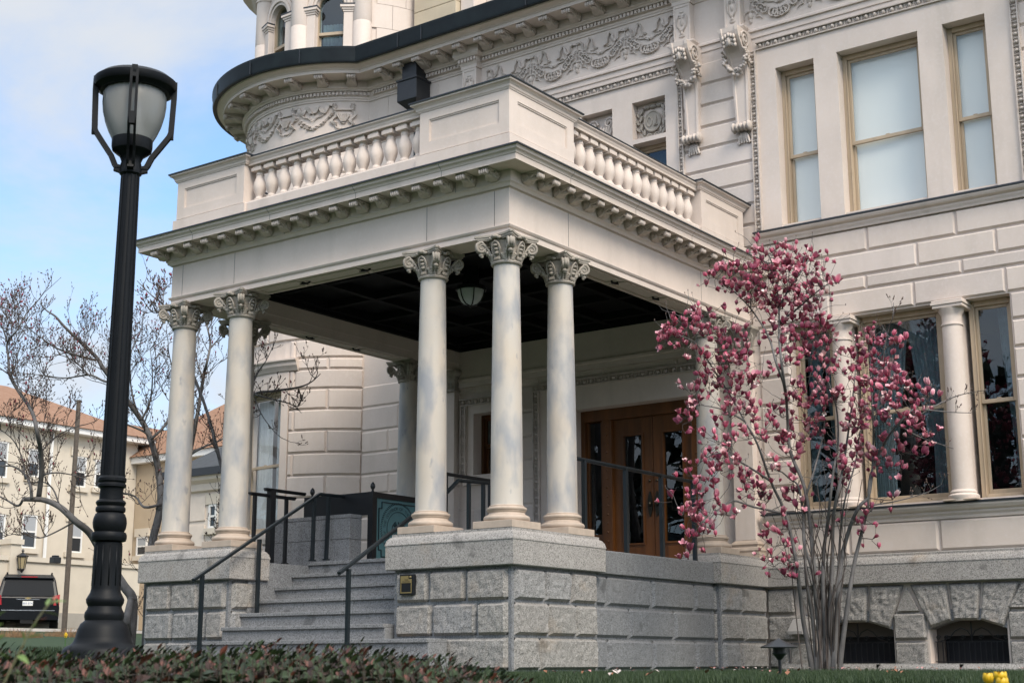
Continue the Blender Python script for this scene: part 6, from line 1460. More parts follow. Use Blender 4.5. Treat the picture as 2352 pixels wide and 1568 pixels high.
# ------------------------------------------------------------------ houses and wall to the left
STUC=mat('cream_stucco',(.62,.545,.44),.9,.08,2,bump=.1); STUC_SHADED=mat('shaded_stucco',(.46,.36,.25),.9,.08,2,bump=.1); TILE=mat('orange_shingle',(.30,.175,.11),.9,.35,5,dark=(.22,.11,.06),bump=.4,bscale=9,stretch=(1,1,3)); SLATE=mat('slate_roof',(.05,.055,.06),.7,.3,6,bump=.3,bscale=12)  # the wing's stucco is the cream one darkened to stand for shade
CONC=mat('concrete',(.42,.38,.33),.9,.15,2); TIMB=mat('weathered_timber',(.12,.095,.075),.9,.3,12)
y5=lambda x,y:(x*.29300,826.9+y*.29300); y6=lambda x,y:(x*.23850,1194.4+y*.2385)
SHADE=mat('grey_shade',(.34,.35,.36),.8)
def pane_window(par,M,u0,u1,v0,v1,shade=.45,trim=.06):
    m=MB(); m.mbox(M,u0,u0+trim,v0,v1,-.05,.05); m.mbox(M,u1-trim,u1,v0,v1,-.05,.05); m.mbox(M,u0+trim,u1-trim,v1-trim,v1,-.05,.05); m.mbox(M,u0+trim,u1-trim,v0,v0+trim,-.05,.05); m.mbox(M,u0+trim,u1-trim,(v0+v1)/2-.03,(v0+v1)/2+.03,-.05,.03)
    f=m.build('window',WHITE,par)
    m=MB(); m.mbox(M,u0-.12,u1+.12,v0-.18,v0,-.02,.12); m.build('window_sill',STUC,f)
    m=MB(); m.mbox(M,u0-.12,u1+.12,v1,v1+.32,-.02,.07); m.build('lintel',STUC,f)
    m=MB(); m.mbox(M,u0+trim,u1-trim,v0+trim,v1-trim,.0,.012); m.build('pane',mat('dark_pane',(.02,.024,.03),.08,spec=.6) if 'dark_pane' not in bpy.data.materials else bpy.data.materials['dark_pane'],f)
    m=MB(); v=v1-(v1-v0)*shade; m.mbox(M,u0+trim,u1-trim,v,v1-trim,.012,.02); m.build('blind',SHADE,f)
def neighbour():
    X=-37.; M=PX(X); q=lambda a: on(*y5(*a),0,X)
    e0=q((0,490)); e1=q((1090,680)); ze=(e0[2]+q((770,625))[2])/2; Yc=q((1062,1000))[1]; Y0=e0[1]-9; zb=.6
    H=thing('apartment_house','cream stucco apartment house with orange hipped roof beyond the drive','house',(X-4,Yc-8,1.))
    m=MB(); m.box(X-11,X,Y0,Yc,-.5,ze); m.build('wall',STUC,H)
    m=MB(); m.box(X-11.5,X+.5,Y0-.5,Yc+.5,ze,ze+.22); m.build('eaves',WHITE,H)
    zr=ze+3.4; ry0=q((60,205))[1]
    R0=on(*y5(60,205),0,X-5.5)
    def hip(x0,x1,y0,y1,z0,z1,ra,rb,xm,name='roof',mt=TILE):
        m=MB(); m.add([(x0,y0,z0),(x1,y0,z0),(x1,y1,z0),(x0,y1,z0),(xm,ra,z1),(xm,rb,z1)],[(0,1,4),(1,2,5,4),(2,3,5),(3,0,4,5),(3,2,1,0)]); return m.build(name,mt,H)
    hip(X-11.6,X+.6,Y0-.6,Yc+.6,ze+.22,R0[2],Y0+5,R0[1],X-5.5)
    # lower wing with its own roof, behind
    R1=on(*y5(560,430),0,X-7); R2=on(*y5(1250,560),0,X-7)
    m=MB(); m.add([(X-13,R1[1]-4,R1[2]-2.2),(X-1.5,R1[1]-4,R1[2]-3.2),(X-1.5,R2[1]+8,R2[2]-3.2),(X-13,R2[1]+8,R2[2]-2.2),(X-7,R1[1],R1[2]),(X-7,R2[1]+6,R1[2])],[(0,1,4),(1,2,5,4),(2,3,5),(3,0,4,5)]); m.build('roof',TILE,H)
    # projecting wing; the shade of its end wall is put into a darker stucco colour
    w=on(*y5(1068,820),1,Yc); m=MB(); m.box(X-1,X+5.5,Yc+.02,Yc+9,-.5,w[2]); m.build('wing_wall',STUC_SHADED,H)
    m=MB(); m.box(X-1.2,X+5.9,Yc-.3,Yc+9.3,w[2],w[2]+.25); m.build('eaves',WHITE,H)
    m=MB(); m.add([(X-1.3,Yc-.4,w[2]+.25),(X+6,Yc-.4,w[2]+.25),(X+6,Yc+9.4,w[2]+.25),(X-1.3,Yc+9.4,w[2]+.25),(X+2.3,Yc+4,w[2]+3.4),(X+2.3,Yc+6,w[2]+3.4)],[(0,1,4),(1,2,5,4),(2,3,5),(3,0,4,5)]); m.build('roof',TILE,H)
    a=on(*y5(1078,1385),1,Yc); b=on(*y5(1150,1530),1,Yc); pane_window(H,PY(Yc),a[0],b[0],b[2],a[2])
    for (x0,y0),(x1,y1) in (((-30,630),(45,925)),((222,690),(300,920)),((572,748),(662,1000)),((745,775),(830,1010)),((-60,1200),(22,1475)),((175,1205),(272,1478)),((533,1262),(632,1512)),((760,1290),(850,1530))):
        a=q((x0,y0)); b=q((x1,y1)); pane_window(H,M,a[1],b[1],b[2],a[2],.5)
    m=MB(); 
    for px in (395,):
        a=q((px,660)); m.tube([(X+.10,a[1],.8),(X+.10,a[1],ze)],.07,6)
    m.build('downpipe',WHITE,H)
    a=on(*y5(400,480),0,X-3); m=MB(); m.tube([(a[0],a[1],a[2]-1),(a[0],a[1],on(*y5(405,362),0,X-3)[2])],.12,8); m.build('vent_pipe',IRON,H)
neighbour()
CREAM=mat('cream_paint',(.72,.62,.52),.7,.08,4)
def carriage_house():
    Y=17.; q=lambda x,y: on(x,y,1,Y); M=PY(Y); c=q(470,1112); z=c[2]
    x0,x1=q(400,1150)[0],q(640,1150)[0]
    H=thing('carriage_house','small pale panelled outbuilding with slate roof, seen between the left columns','house',((x0+x1)/2,Y+2,.5))
    m=MB(); m.box(x0,x1,Y,Y+6,-.5,z); m.build('wall',CREAM,H)
    m=MB(); 
    for k in range(3): a=z-.25-k*.9; m.mbox(M,x0+.1,q(474,1150)[0],a-.85,a-.1,0,.04)
    m.mbox(M,x0,x1,.9,1.15,0,.12); m.build('panelling',CREAM,H)
    m=MB(); m.sweep([(x0,Y),(x1,Y)],[(0,z-.25),(.12,z-.2),(.15,z),(.3,z+.1),(.35,z+.25),(0,z+.25)]); m.build('cornice',CREAM,H)
    m=MB(); m.box(x0-.3,x1+.3,Y-.42,Y-.30,z+.22,z+.45); m.build('gutter',FLASH,H)
    m=MB(); m.add([(x0-.4,Y-.4,z+.3),(x1+.4,Y-.4,z+.3),(x1-1,Y+3,z+2.3),(x0+1,Y+3,z+2.3),(x0-.4,Y+6,z+.3),(x1+.4,Y+6,z+.3)],[(0,1,2,3),(3,2,5,4),(0,3,4),(1,5,2)]); m.build('roof',SLATE,H)
    a=q(482,1158); b=q(498,1212); pane_window(H,M,a[0],b[0],b[2],a[2],.1,.07)
carriage_house()
def retaining_wall():
    X=-33.; q=lambda x,y: on(x,y,0,X); a=q(60,1289); zt=a[2]; Y1=q(322,1311)[1]; Y0=q(0,1300)[1]-8
    T=thing('retaining_wall','long cream rendered boundary wall with coping behind the parked car','wall',(X,(Y0+Y1)/2,gz(X,Y1)))
    zt2=q(205,1298)[2]
    m=MB(); m.box(X-.3,X,Y0,Y1,1.75,zt); m.build('wall_face',STUC,T)
    m=MB(); m.box(X-.38,X+.08,Y0,Y1+.05,zt,zt+.16); m.build('coping',STUC,T)
    m=MB(); m.box(X-.3,X+.06,Y0,Y1,.3,1.75); m.build('concrete_footing',CONC,T)
    p0=q(18,1290)[1]; p1=q(42,1290)[1]
    m=MB(); m.box(X-.5,X+.12,p0,p1,.3,zt+.55); m.box(X-.55,X+.18,p0-.06,p1+.06,zt+.55,zt+.72); m.build('gate_pier',STUC,T)
    c=on(51,1291,0,X+.3); T2=thing('wall_lantern','small black wall lantern on the cream gate pier','lantern',tuple(c))
    m=MB(); m.lathe([(.03,.45),(.05,.38),(.02,.34),(.20,.22),(.20,.19),(.16,.18)],6,tuple(c)); m.lathe([(.10,-.22),(.05,-.30),(.02,-.34)],6,tuple(c)); m.bar((X,p1-.1,c[2]-.2),tuple(c+np.array([0,0,-.25])),.05,.05)
    for k in range(6): a=k*math.pi/3; m.tube([(c[0]+.16*math.cos(a),c[1]+.16*math.sin(a),c[2]+.18),(c[0]+.10*math.cos(a),c[1]+.10*math.sin(a),c[2]-.22)],.012,4)
    m.build('lantern_frame',IRON,T2)
    m=MB(); m.lathe([(.095,-.2),(.15,.17)],6,tuple(c)); m.build('lantern_glass',mat('amber_glass',(.35,.28,.16),.2),T2)
retaining_wall()
# timber pole
a=at(157,1292,45); b=at(157,1100,45)
m=MB(); zt=zy(168,918,45); m.tube([(a[0],a[1],gz(a[0],a[1])-.1),(a[0],a[1],zt)],[.08,.068],10)
tag(m.build('utility_pole',TIMB),'weathered brown timber utility pole in front of the cream apartment house','pole')
c=at(127,1285,44.); m=MB(); m.box(c[0]-.12,c[0]+.12,c[1]-.12,c[1]+.12,c[2]-.10,c[2]+.08); m.box(c[0]-.08,c[0]+.08,c[1]-.08,c[1]+.08,c[2]+.08,c[2]+.13)
tag(m.build('utility_box',IRON,bevel=.02),'dark metal box above the coping of the cream wall beside the pole','box')
# ------------------------------------------------------------------ parked car
def car():
    d=50.; p=at(59,1450,d); g=(zy(59,1455,d)); f=np.array([p[0]-CAM[0],p[1]-CAM[1]]); f/=np.linalg.norm(f); r=np.array([f[1],-f[0]])
    T=thing('parked_car','black sport utility vehicle parked tail towards the lawn on the left','car',(p[0],p[1],g))
    W2=.97; 
    def P(x,y,z): return (p[0]+r[0]*x+f[0]*y, p[1]+r[1]*x+f[1]*y, g+z)
    PAINT=mat('black_car_paint',(.006,.007,.009),.25,spec=.25); TINT=mat('tinted_glass',(.010,.012,.015),.4,spec=.06); RUB=mat('tyre_rubber',(.01,.01,.01),.9); CHR=mat('chrome',(.6,.6,.62),.2,metal=1)
    def loft(rows,mt,name):
        m=MB(); n=len(rows[0]); m.add([P(*v) for rw in rows for v in rw],[(i*n+j,i*n+(j+1)%n,(i+1)*n+(j+1)%n,(i+1)*n+j) for i in range(len(rows)-1) for j in range(n)]+[tuple(range(n-1,-1,-1)),tuple(range((len(rows)-1)*n,len(rows)*n))]); return m.build(name,mt,T,bevel=.03)
    def sec(y,zb,zt,hw,rt=.10): return [(-hw,y,zb),(hw,y,zb),(hw+.02,y,(zb+zt)/2),(hw-rt*.4,y,zt-.05),(hw-rt,y,zt),(-hw+rt,y,zt),(-hw+rt*.4,y,zt-.05),(-hw-.02,y,(zb+zt)/2)]
    loft([sec(0,.55,1.18,W2),sec(.12,.42,1.20,W2+.01),sec(1.2,.38,1.20,W2+.02),sec(3.6,.38,1.18,W2+.02),sec(4.9,.42,1.08,W2),sec(5.2,.5,.95,W2-.1)],PAINT,'body')
    def cab(y,hb,ht,zt): return [(-hb,y,1.17),(hb,y,1.17),(ht,y,zt-.04),(ht-.08,y,zt),(-ht+.08,y,zt),(-ht,y,zt-.04)]
    m=MB(); 
    rows=[[(-W2+.03,.02,1.17),(W2-.03,.02,1.17),(.80,.34,1.84),(.70,.36,1.90),(-.70,.36,1.90),(-.80,.34,1.84)],[(-W2+.03,1.5,1.17),(W2-.03,1.5,1.17),(.80,1.5,1.90),(.70,1.5,1.96),(-.70,1.5,1.96),(-.80,1.5,1.90)],[(-W2+.03,3.9,1.15),(W2-.03,3.9,1.15),(.78,3.0,1.86),(.68,2.95,1.92),(-.68,2.95,1.92),(-.78,3.0,1.86)]]
    loft(rows,PAINT,'cabin')
    def quad(name,vs,mt): m=MB(); m.add([P(*v) for v in vs],[(0,1,2,3)] if len(vs)==4 else [(0,1,2,3),(7,6,5,4),(0,4,5,1),(1,5,6,2),(2,6,7,3),(3,7,4,0)]); return m.build(name,mt,T)
    quad('rear_window',[(-.82,.06,1.22),(.82,.06,1.22),(.72,.31,1.78),(-.72,.31,1.78),(-.82,.02,1.22),(.82,.02,1.22),(.72,.27,1.78),(-.72,.27,1.78)],TINT)
    quad('spoiler',[(-.78,.20,1.83),(.78,.20,1.83),(.74,.5,1.93),(-.74,.5,1.93),(-.78,.18,1.80),(.78,.18,1.80),(.74,.5,1.86),(-.74,.5,1.86)],PAINT)
    RED=mat('tail_light_red',(.35,.012,.015),.2)
    quad('brake_light',[(-.25,.17,1.82),(.25,.17,1.82),(.25,.17,1.85),(-.25,.17,1.85)],RED)
    for s in (-1,1):
        quad('tail_light',[(s*.80,-.02,.92),(s*.985,.02,.92),(s*.985,.04,1.28),(s*.83,-.0,1.22),(s*.80,.05,.92),(s*.985,.16,.92),(s*.985,.16,1.28),(s*.83,.08,1.22)],RED)
        quad('side_window',[(s*.955,.7,1.24),(s*.955,3.2,1.24),(s*.83,2.8,1.80),(s*.83,.75,1.80)],TINT)
        m=MB(); m.bar(P(s*.70,.5,1.97),P(s*.70,2.6,1.98),.05,.05); m.build('roof_rail',PAINT,T)
        for y in (.95,3.95):
            c=P(s*.86,y,.39); tyre=MB(); n=20; ax=np.array([r[0],r[1],0])
            tyre.tube([np.array(c)-ax*.13,np.array(c)+ax*.13],.39,20); w=tyre.build('wheel',RUB,T)
            q=MB(); q.tube([np.array(c)-ax*.14,np.array(c)+ax*.14],.25,16); q.build('rim',CHR,w)
    m=MB(); 
    vs=[(-W2,-.06,.45),(W2,-.06,.45),(W2,-.06,.74),(-W2,-.06,.74),(-W2,.25,.45),(W2,.25,.45),(W2,.25,.74),(-W2,.25,.74)]; o=quad('bumper',vs,PAINT)
    quad('chrome_strip',[(-.80,-.07,.735),(.85,-.07,.735),(.85,-.07,.765),(-.80,-.07,.765)],CHR)
    quad('trim_strip',[(-.36,-.015,1.09),(.36,-.015,1.09),(.36,-.015,1.115),(-.36,-.015,1.115)],CHR)
    pl=quad('licence_plate',[(-.16,-.02,.90),(.16,-.02,.90),(.16,-.02,1.05),(-.16,-.02,1.05)],WHITE)
    letters('B03 5TX',.085,lambda u,v,w:P(u,-.02-w,.945+v),mat('plate_blue_ink',(.04,.10,.25),.5),'plate_lettering',pl,depth=.006)
    m=MB(); m.prism([(-.10,-.012),(-.05,-.012),(-.04,-.03),(.05,-.03),(.04,-.012),(.10,-.012),(.09,.016),(.05,.016),(.04,.034),(-.05,.034),(-.04,.016),(-.09,.016)],lambda u,v,w:P(u,-.015-w,1.135+v),0,.01); m.build('badge',GOLD,T)
    quad('hitch',[(-.2,-.05,.33),(.2,-.05,.33),(.2,-.05,.45),(-.2,-.05,.45)],RUB)
car()
# drive surface and tufts of tan grass
m=MB(); xs=[-46,-40,-34,-30,-26.5]; ys=[4,10,16,22,28,34]
m.add([(x,y,gz(x,y)+.012) for x in xs for y in ys],[(i*6+j,(i+1)*6+j,(i+1)*6+j+1,i*6+j+1) for i in range(4) for j in range(5)]); tag(m.build('driveway',CONC,smooth=True),'pale concrete driveway by the cream wall','driveway',kind='structure')
DRY=mat('dry_grass',(.42,.24,.12),.9,.3,20)
for k,(px,py,lab) in enumerate(((160,1462,'clump of dry tan ornamental grass beside the street lamp base'),(28,1464,'clump of dry tan ornamental grass below the parked car'))):
    c=at(px,py,40-k*2); g_=zy(px,py+6,40-k*2); m=MB()
    for i in range(520):
        a=rng.random()*6.28; rr=.75*math.sqrt(rng.random()); x,y=c[0]+rr*math.cos(a),c[1]+rr*math.sin(a); h=.30*(1.1-rr*.7)*(.6+.6*rng.random()); l=rng.normal(0,.12,2)
        z=g_; m.add([(x-.008,y,z-.2),(x+.008,y,z-.2),(x+l[0]*.4+.006,y+l[1]*.4,z+h*.7),(x+l[0]*.4-.006,y+l[1]*.4,z+h*.7),(x+l[0],y+l[1],z+h)],[(0,1,2,3),(3,2,4)])
    tag(m.build('ornamental_grass',DRY),lab,'grass clump','dry grass clumps by the drive')
# ------------------------------------------------------------------ yellow flowers
YEL=mat('yellow_petal',(.80,.50,.015),.45,.15,30); GRN=mat('tulip_leaf',(.06,.14,.04),.6)
def tulip(px,py,d,sz,lab,wide=1.):
    c=at(px,py,d); T=thing('yellow_tulip',lab,'flower',(c[0],c[1],gz(c[0],c[1])),'yellow tulips at the lawn edge'); m=MB(); n=6
    for k in range(n):
        a=k*math.pi/3+.2*(k%2); o=np.array([math.cos(a),math.sin(a),0]); s=np.array([-math.sin(a),math.cos(a),0]); vs=[]
        for t,w,out in ((0,.15,.05),(.25,.55,.42),(.6,.62,.52*wide),(.85,.42,.50*wide),(1,.06,.46*wide)):
            for q in (-1,0,1): vs.append(c+np.array([0,0,(t-.45)*sz*1.15])+o*out*sz+s*q*w*sz*.62-o*abs(q)*.12*sz)
        m.add(vs,[(3*i+j,3*i+j+1,3*i+4+j,3*i+3+j) for i in range(4) for j in range(2)])
    m.build('bloom',YEL,T,smooth=True)
    m=MB(); g_=gz(c[0],c[1]); m.tube([(c[0],c[1],g_-.05),(c[0]+.005,c[1],(g_+c[2])/2),tuple(c-np.array([0,0,.45*sz]))],.004,6)
    for s in (-1,1): m.add([(c[0],c[1],g_),(c[0]+s*.03,c[1]+.02,g_+.08),(c[0]+s*.06,c[1]+.02,g_+.16),(c[0]+s*.02,c[1],g_+.09)],[(0,1,2,3)])
    m.build('stem',GRN,T)
tulip(2270,1559,5.3,.034,'yellow tulip at the lower right, leftmost of the tight group of three')
tulip(2298,1557,5.25,.036,'fully open yellow tulip at the lower right, beside its paler left neighbour',1.25)
tulip(2303,1571,5.15,.036,'lowest yellow tulip, half below the open pair at the lower right',1.1)
for px,py,lab in ((151,1458,'single yellow daffodil above the dry grass clump by the lamp'),(186,1466,'low yellow daffodil almost touching the lamp base')):
    c=at(px,py,32); T=thing('daffodil',lab,'flower',(c[0],c[1],gz(c[0],c[1])),'daffodils by the drive'); m=MB()
    for k in range(6):
        a=k*math.pi/3; m.ell(tuple(c+np.array([.036*math.cos(a),0,.036*math.sin(a)])),(.026,.012,.026),6,4)
    m.ell(tuple(c),(.02,.035,.02),6,4); m.build('bloom',YEL,T,smooth=True); m=MB(); m.tube([(c[0],c[1],gz(c[0],c[1])-.1),tuple(c)],.012,5); m.build('stem',GRN,T)
# ------------------------------------------------------------------ garden light
def path_light():
    d=9.; c=at(1790,1500,d); T=thing('path_light','black garden light with conical hood on a thin post in the lawn','garden light',(c[0],c[1],gz(c[0],c[1])))
    k=d*1.0/FPX*1.02; z=lambda y: zy(1790,y,d)
    m=MB(); m.lathe([(39.5*k,z(1487)),(40*k,z(1485)),(37*k,z(1483)),(3*k,z(1466)),(0,z(1464))],24,(c[0],c[1],0)); m.build('hood',IRON,T,smooth=True,auto=30)
    m=MB(); m.lathe([(5*k,z(1514)),(9*k,z(1508)),(12*k,z(1504)),(16*k,z(1500)),(16*k,z(1498)),(14*k,z(1498)),(14*k,z(1484))],16,(c[0],c[1],0)); m.build('lamp_housing',IRON,T,smooth=True,auto=30)
    m=MB(); m.lathe([(3.6*k,gz(c[0],c[1])-.1),(3.6*k,z(1510))],10,(c[0],c[1],0)); m.build('post',IRON,T,smooth=True,auto=40)
path_light()
# ------------------------------------------------------------------ hedge, shoot, grass, petals
LEAF=[mat('hedge_leaf_green',(.034,.056,.018),.5,spec=.28,var=.3,vscale=40),mat('hedge_leaf_dark',(.022,.034,.016),.5,spec=.28,var=.3,vscale=40),mat('hedge_leaf_bronze',(.044,.020,.014),.5,spec=.28,var=.3,vscale=40),mat('hedge_leaf_purple',(.034,.018,.019),.5,spec=.28,var=.3,vscale=40),mat('hedge_leaf_new',(.13,.04,.022),.45,.2,40)]
STEMM=mat('hedge_stem',(.05,.035,.025),.8)
def leaf(m,p,d,L,w,mi,fold=.25):
    d=d/np.linalg.norm(d); s=np.cross(d,[0,0,1.]); 
    if np.linalg.norm(s)<.05: s=np.cross(d,[1.,0,0])
    s/=np.linalg.norm(s); a=rng.normal(0,.5); n=np.cross(s,d); s=s*math.cos(a)+n*math.sin(a); n=np.cross(s,d); b=rng.normal(.12,.1)
    vs=[p, p+d*L*.35+s*w*.5+n*fold*w*.5, p+d*L*.35, p+d*L*.35-s*w*.5+n*fold*w*.5, p+d*L*.72+s*w*.36+n*(fold*w*.4-b*L*.25), p+d*L*.72-n*b*L*.2, p+d*L*.72-s*w*.36+n*(fold*w*.4-b*L*.25), p+d*L-n*b*L*.6]
    m.add(vs,[(0,2,1),(0,3,2),(2,5,4,1),(2,3,6,5),(4,5,7),(5,6,7)],mi)
def hedge():
    T=thing('low_hedge','low clipped hedge of dark green and bronze leaves along the front of the lawn','hedge',(6.6,-10,-.9))
    m=MB(); st=MB(); prof=[(-80,1500),(0,1492),(100,1502),(200,1504),(300,1494),(350,1492),(450,1490),(520,1494),(600,1479),(650,1486),(700,1482),(760,1490),(830,1480),(860,1492),(920,1500),(980,1505),(1050,1518),(1120,1535),(1180,1556),(1260,1590),(1320,1640)]
    px=[a for a,_ in prof]; py=[b for _,b in prof]; n=0
    for k in range(1500):
        x=-90+1390*rng.random(); d=3.35+2.15*rng.random(); top=np.interp(x,px,py); 
        y=top+abs(rng.normal(0,1))*26+ (5.5-d)*20*.6 + (rng.random()<.14)*(-13)
        if k<170: d=4.9+.6*rng.random(); y=top+rng.normal(4,6)
        tip=at(x,y,d); base=tip+np.array([rng.normal(0,.04),rng.normal(0,.04),-.30-.15*rng.random()])
        Q=smoothpath([base,(base+tip)/2+rng.normal(0,.015,3),tip],4); st.tube(Q,[.0028*(1-.6*i/len(Q)) for i in range(len(Q))],4,cap=False)
        pal=rng.choice(5,p=[.52,.30,.09,.06,.03]); nl=12
        for i in range(nl):
            t=1-.62*(i/nl)**1.1; q=base+(tip-base)*t; a=i*2.4+rng.random()*.8; up=-.05+1.0*(t>.95)+.35*rng.random(); dd=np.array([math.cos(a),math.sin(a),up])
            L=(.024+.024*rng.random())*(.65 if t>.93 else 1.15); mi=int(pal if rng.random()<.6 else rng.choice(5,p=[.50,.30,.10,.07,.03]))
            if t>.95 and rng.random()<.13: mi=4
            leaf(m,q,dd,L,L*.50,mi); n+=1
    m.build('leaves',LEAF,T)['kind']='stuff'; st.build('stems',STEMM,T)
    # soil bed under it
    s=MB(); P=[at(x,1600,d) for x in (-400,300,1000,1500) for d in (2.6,4.2,6.0)]
    s.add([(p[0],p[1],gz(p[0],p[1])+.02) for p in P],[(i*3+j,i*3+3+j,i*3+4+j,i*3+1+j) for i in range(3) for j in range(2)]); tag(s.build('soil',mat('soil',(.03,.022,.016),.95,.4,20),smooth=True),'bare dark soil under the hedge','soil',kind='structure')
hedge()
def shoot():
    T=thing('budding_shoot','out of focus green and red budding shoot at the far left before the hedge','shrub',tuple(at(0,1600,2.2)-np.array([0,0,.5])))
    m=MB(); lf=MB(); d=2.2
    P=smoothpath([at(x,y,d) for x,y in ((-40,1680),(9,1568),(43,1500),(71,1445),(102,1399),(122,1378))],4); m.tube([P[0]-np.array([0,0,.5])]+P,[.002]+[.0019*(1-.5*i/len(P)) for i in range(len(P))],6); m.build('twig',mat('young_twig',(.11,.11,.05),.6),T,smooth=True)
    for (x,y),(tx,ty),L in (((112,1386),(158,1376),.03),((122,1378),(132,1366),.014),((98,1405),(142,1411),.027),((88,1424),(112,1418),.02),((60,1465),(100,1455),.022),((70,1450),(50,1440),.016),((75,1440),(85,1428),.012),((40,1505),(62,1512),.02),((20,1545),(60,1548),.024),((55,1470),(52,1445),.014),((108,1392),(116,1368),.018)):
        a=at(x,y,d); b=at(tx,ty,d+rng.normal(0,.02)); dd=b-a; L=np.linalg.norm(dd); leaf(lf,a,dd,L,L*.30,int(rng.choice([0,0,1])),.4)
    for (x,y),(tx,ty) in (((-5,1415),(14,1400)),((-8,1470),(12,1455)),((-5,1500),(20,1508)),((-5,1440),(8,1430))):
        a=at(x,y,d); b=at(tx,ty,d); leaf(lf,a,b-a,np.linalg.norm(b-a),.008,0,.4)
    lf.build('leaves',[mat('young_leaf',(.13,.20,.05),.5),mat('young_leaf_red',(.30,.09,.05),.5)],T)
shoot()
def lawn_grass():
    m=MB(); n=0; V=[];F=[];Mi=[]
    for k in range(52000):
        if k<36000: d=6.3+6.5*rng.random()**1.3; x=1150+1260*rng.random(); p=at(x,1545,d)
        elif k<46000: p=np.array([.3+6.5*rng.random(),-3+8.2*rng.random(),0])
        else: d=14+16*rng.random(); p=at(60+220*rng.random(),1500,d)
        if p[1]>5.25 or (p[0]<.25 and p[1]>-.4 and p[0]>-7): continue
        z=gz(p[0],p[1]); h=.022+.028*rng.random(); a=rng.random()*6.28; l=rng.normal(0,.014,2); w=.0028
        if k>=46000: h*=1.6; w*=3
        c,s=math.cos(a)*w,math.sin(a)*w
        m.add([(p[0]-c,p[1]-s,z-.01),(p[0]+c,p[1]+s,z-.01),(p[0]+l[0],p[1]+l[1],z+h)],[(0,1,2)],int(rng.random()<.35))
    o=m.build('grass',[mat('grass_blade',(.026,.052,.013),.6,.3,8),mat('grass_blade_light',(.042,.072,.018),.6,.3,8)]); tag(o,'short green grass of the front lawn','grass',kind='stuff')
    m=MB()
    for k in range(110):
        if k<75: p=np.array([1.8+rng.normal(0,1.6),3.2+rng.normal(0,1.6),0])
        else: p=at(1250+900*rng.random(),1545,7+5*rng.random())
        if p[1]>5.2 or p[0]<.3: continue
        z=gz(p[0],p[1])+.035; a=rng.random()*6.28; L=.014+.014*rng.random(); c,s=math.cos(a),math.sin(a)
        m.add([(p[0]-c*L,p[1]-s*L,z),(p[0]+s*L*.5,p[1]-c*L*.5,z+.015),(p[0]+c*L,p[1]+s*L,z+.005+.02*rng.random()),(p[0]-s*L*.5,p[1]+c*L*.5,z+.012)],[(0,1,2,3)],int(rng.choice(3)))
    tag(m.build('fallen_petals',[mat('petal_pink',(.55,.25,.24),.6),mat('petal_brown',(.25,.10,.05),.7),mat('petal_white',(.55,.46,.42),.6)]),'fallen pink and brown magnolia petals scattered on the lawn','petals',kind='stuff')
lawn_grass()
m=MB(); P=[at(x,1600,d) for x in (-2600,-1200,0,1176,2352,3600,5200) for d in (.05,1.2,2.4)]
m.add([(p[0],p[1],gz(p[0],p[1])+.02) for p in P],[(i*3+j,i*3+3+j,i*3+4+j,i*3+1+j) for i in range(6) for j in range(2)]); m.add([(-60,-24,-1.22),(60,-24,-1.22),(60,-13.6,-1.22),(-60,-13.6,-1.22)],[(0,1,2,3)])  # unseen pavement, added so that neutral light bounces up to the stone
tag(m.build('sidewalk',mat('pavement_concrete',(.28,.26,.235),.9,.12,3)),'unseen pale concrete pavement in front of the hedge, added for neutral bounce light','pavement',kind='structure')
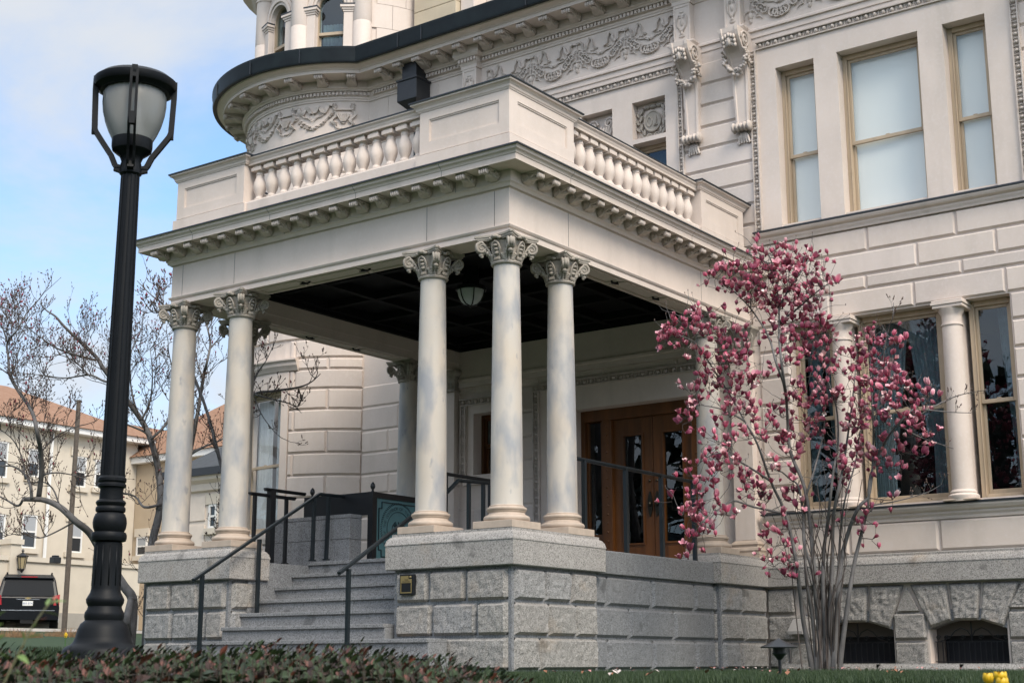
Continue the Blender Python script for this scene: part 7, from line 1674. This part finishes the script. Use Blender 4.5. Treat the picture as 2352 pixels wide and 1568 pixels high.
# ------------------------------------------------------------------ street trees mirrored in the windows, plus an added screen against low sky
def street_trees():
    m=MB(); lv=MB()
    for k in range(17):
        a=-170+ k*11.5 + rng.normal(0,2); dd=24+9*rng.random(); x,y=CAM[0]-6+dd*math.cos(R(a)),CAM[1]+4+dd*math.sin(R(a)); h=11+4*rng.random()
        if -25<a<2: continue
        P=[np.array([x,y,-1.5]),np.array([x+rng.normal(0,.2),y,h*.3]),np.array([x+rng.normal(0,.5),y,h*.65]),np.array([x,y,h])]; P=smoothpath(P,3); m.tube(P,[.30*(1-.8*i/len(P)) for i in range(len(P))],7)
        for j in range(16):
            t=.25+.7*j/16; p=P[min(len(P)-1,int(t*len(P)))]; b=rng.random()*6.28; pts,de=wander(p,[math.cos(b),math.sin(b),.7],3.2*(1.2-t*.5),6,.4,.2); m.tube(pts,[.10*(1-.75*i/6)*(1.2-t) for i in range(7)],5,cap=False)
            for q in range(7):
                p2=pts[1+int(rng.integers(6))]; c=rng.random()*6.28; pp,_=wander(p2,[math.cos(c),math.sin(c),.5],1.5,5,.3,.25); m.tube(pp,[.022*(1-.7*i/5) for i in range(6)],3,cap=False)
                for w in range(5):
                    e=rng.random()*6.28; p3,_=wander(pp[int(rng.integers(1,6))],[math.cos(e),math.sin(e),.4],.7,3,.2,.3); m.tube(p3,[.011,.009,.007,.004],3,cap=False)
    for k in range(60):                              # unseen evergreen screen, added tall and dense to keep the porch dark
        a=-185+ k*3.5; dd=38+6*rng.random(); x,y=CAM[0]+dd*math.cos(R(a)),CAM[1]+dd*math.sin(R(a)); h=12+6*rng.random()
        for j in range(180):
            t=rng.random()**.9; r=2.6*(1-t*.55); b=rng.random()*6.28; q=np.array([x+r*math.cos(b),y+r*math.sin(b),-1.5+h*t]); s=.9*(1-.4*t)
            u=rng.normal(0,1,3); u/=np.linalg.norm(u); v=np.cross(u,[0,.3,1]); v/=np.linalg.norm(v); lv.add([q-u*s-v*s*.5,q+u*s-v*s*.5,q+u*s*.6+v*s*.6,q-u*s*.6+v*s*.6],[(0,1,2,3)],0)
    V=m.n; m.V+=lv.V; m.F+=[tuple(i+V for i in f) for f in lv.F]; m.M+=[1]*len(lv.F); m.n+=lv.n
    tag(m.build('street_trees_and_screen',[TWIG,mat('added_evergreen_screen',(.018,.03,.015),.9,.3,3)]),'street trees mirrored in the windows, with an added dark evergreen screen blocking low sky','trees',kind='stuff')
street_trees()
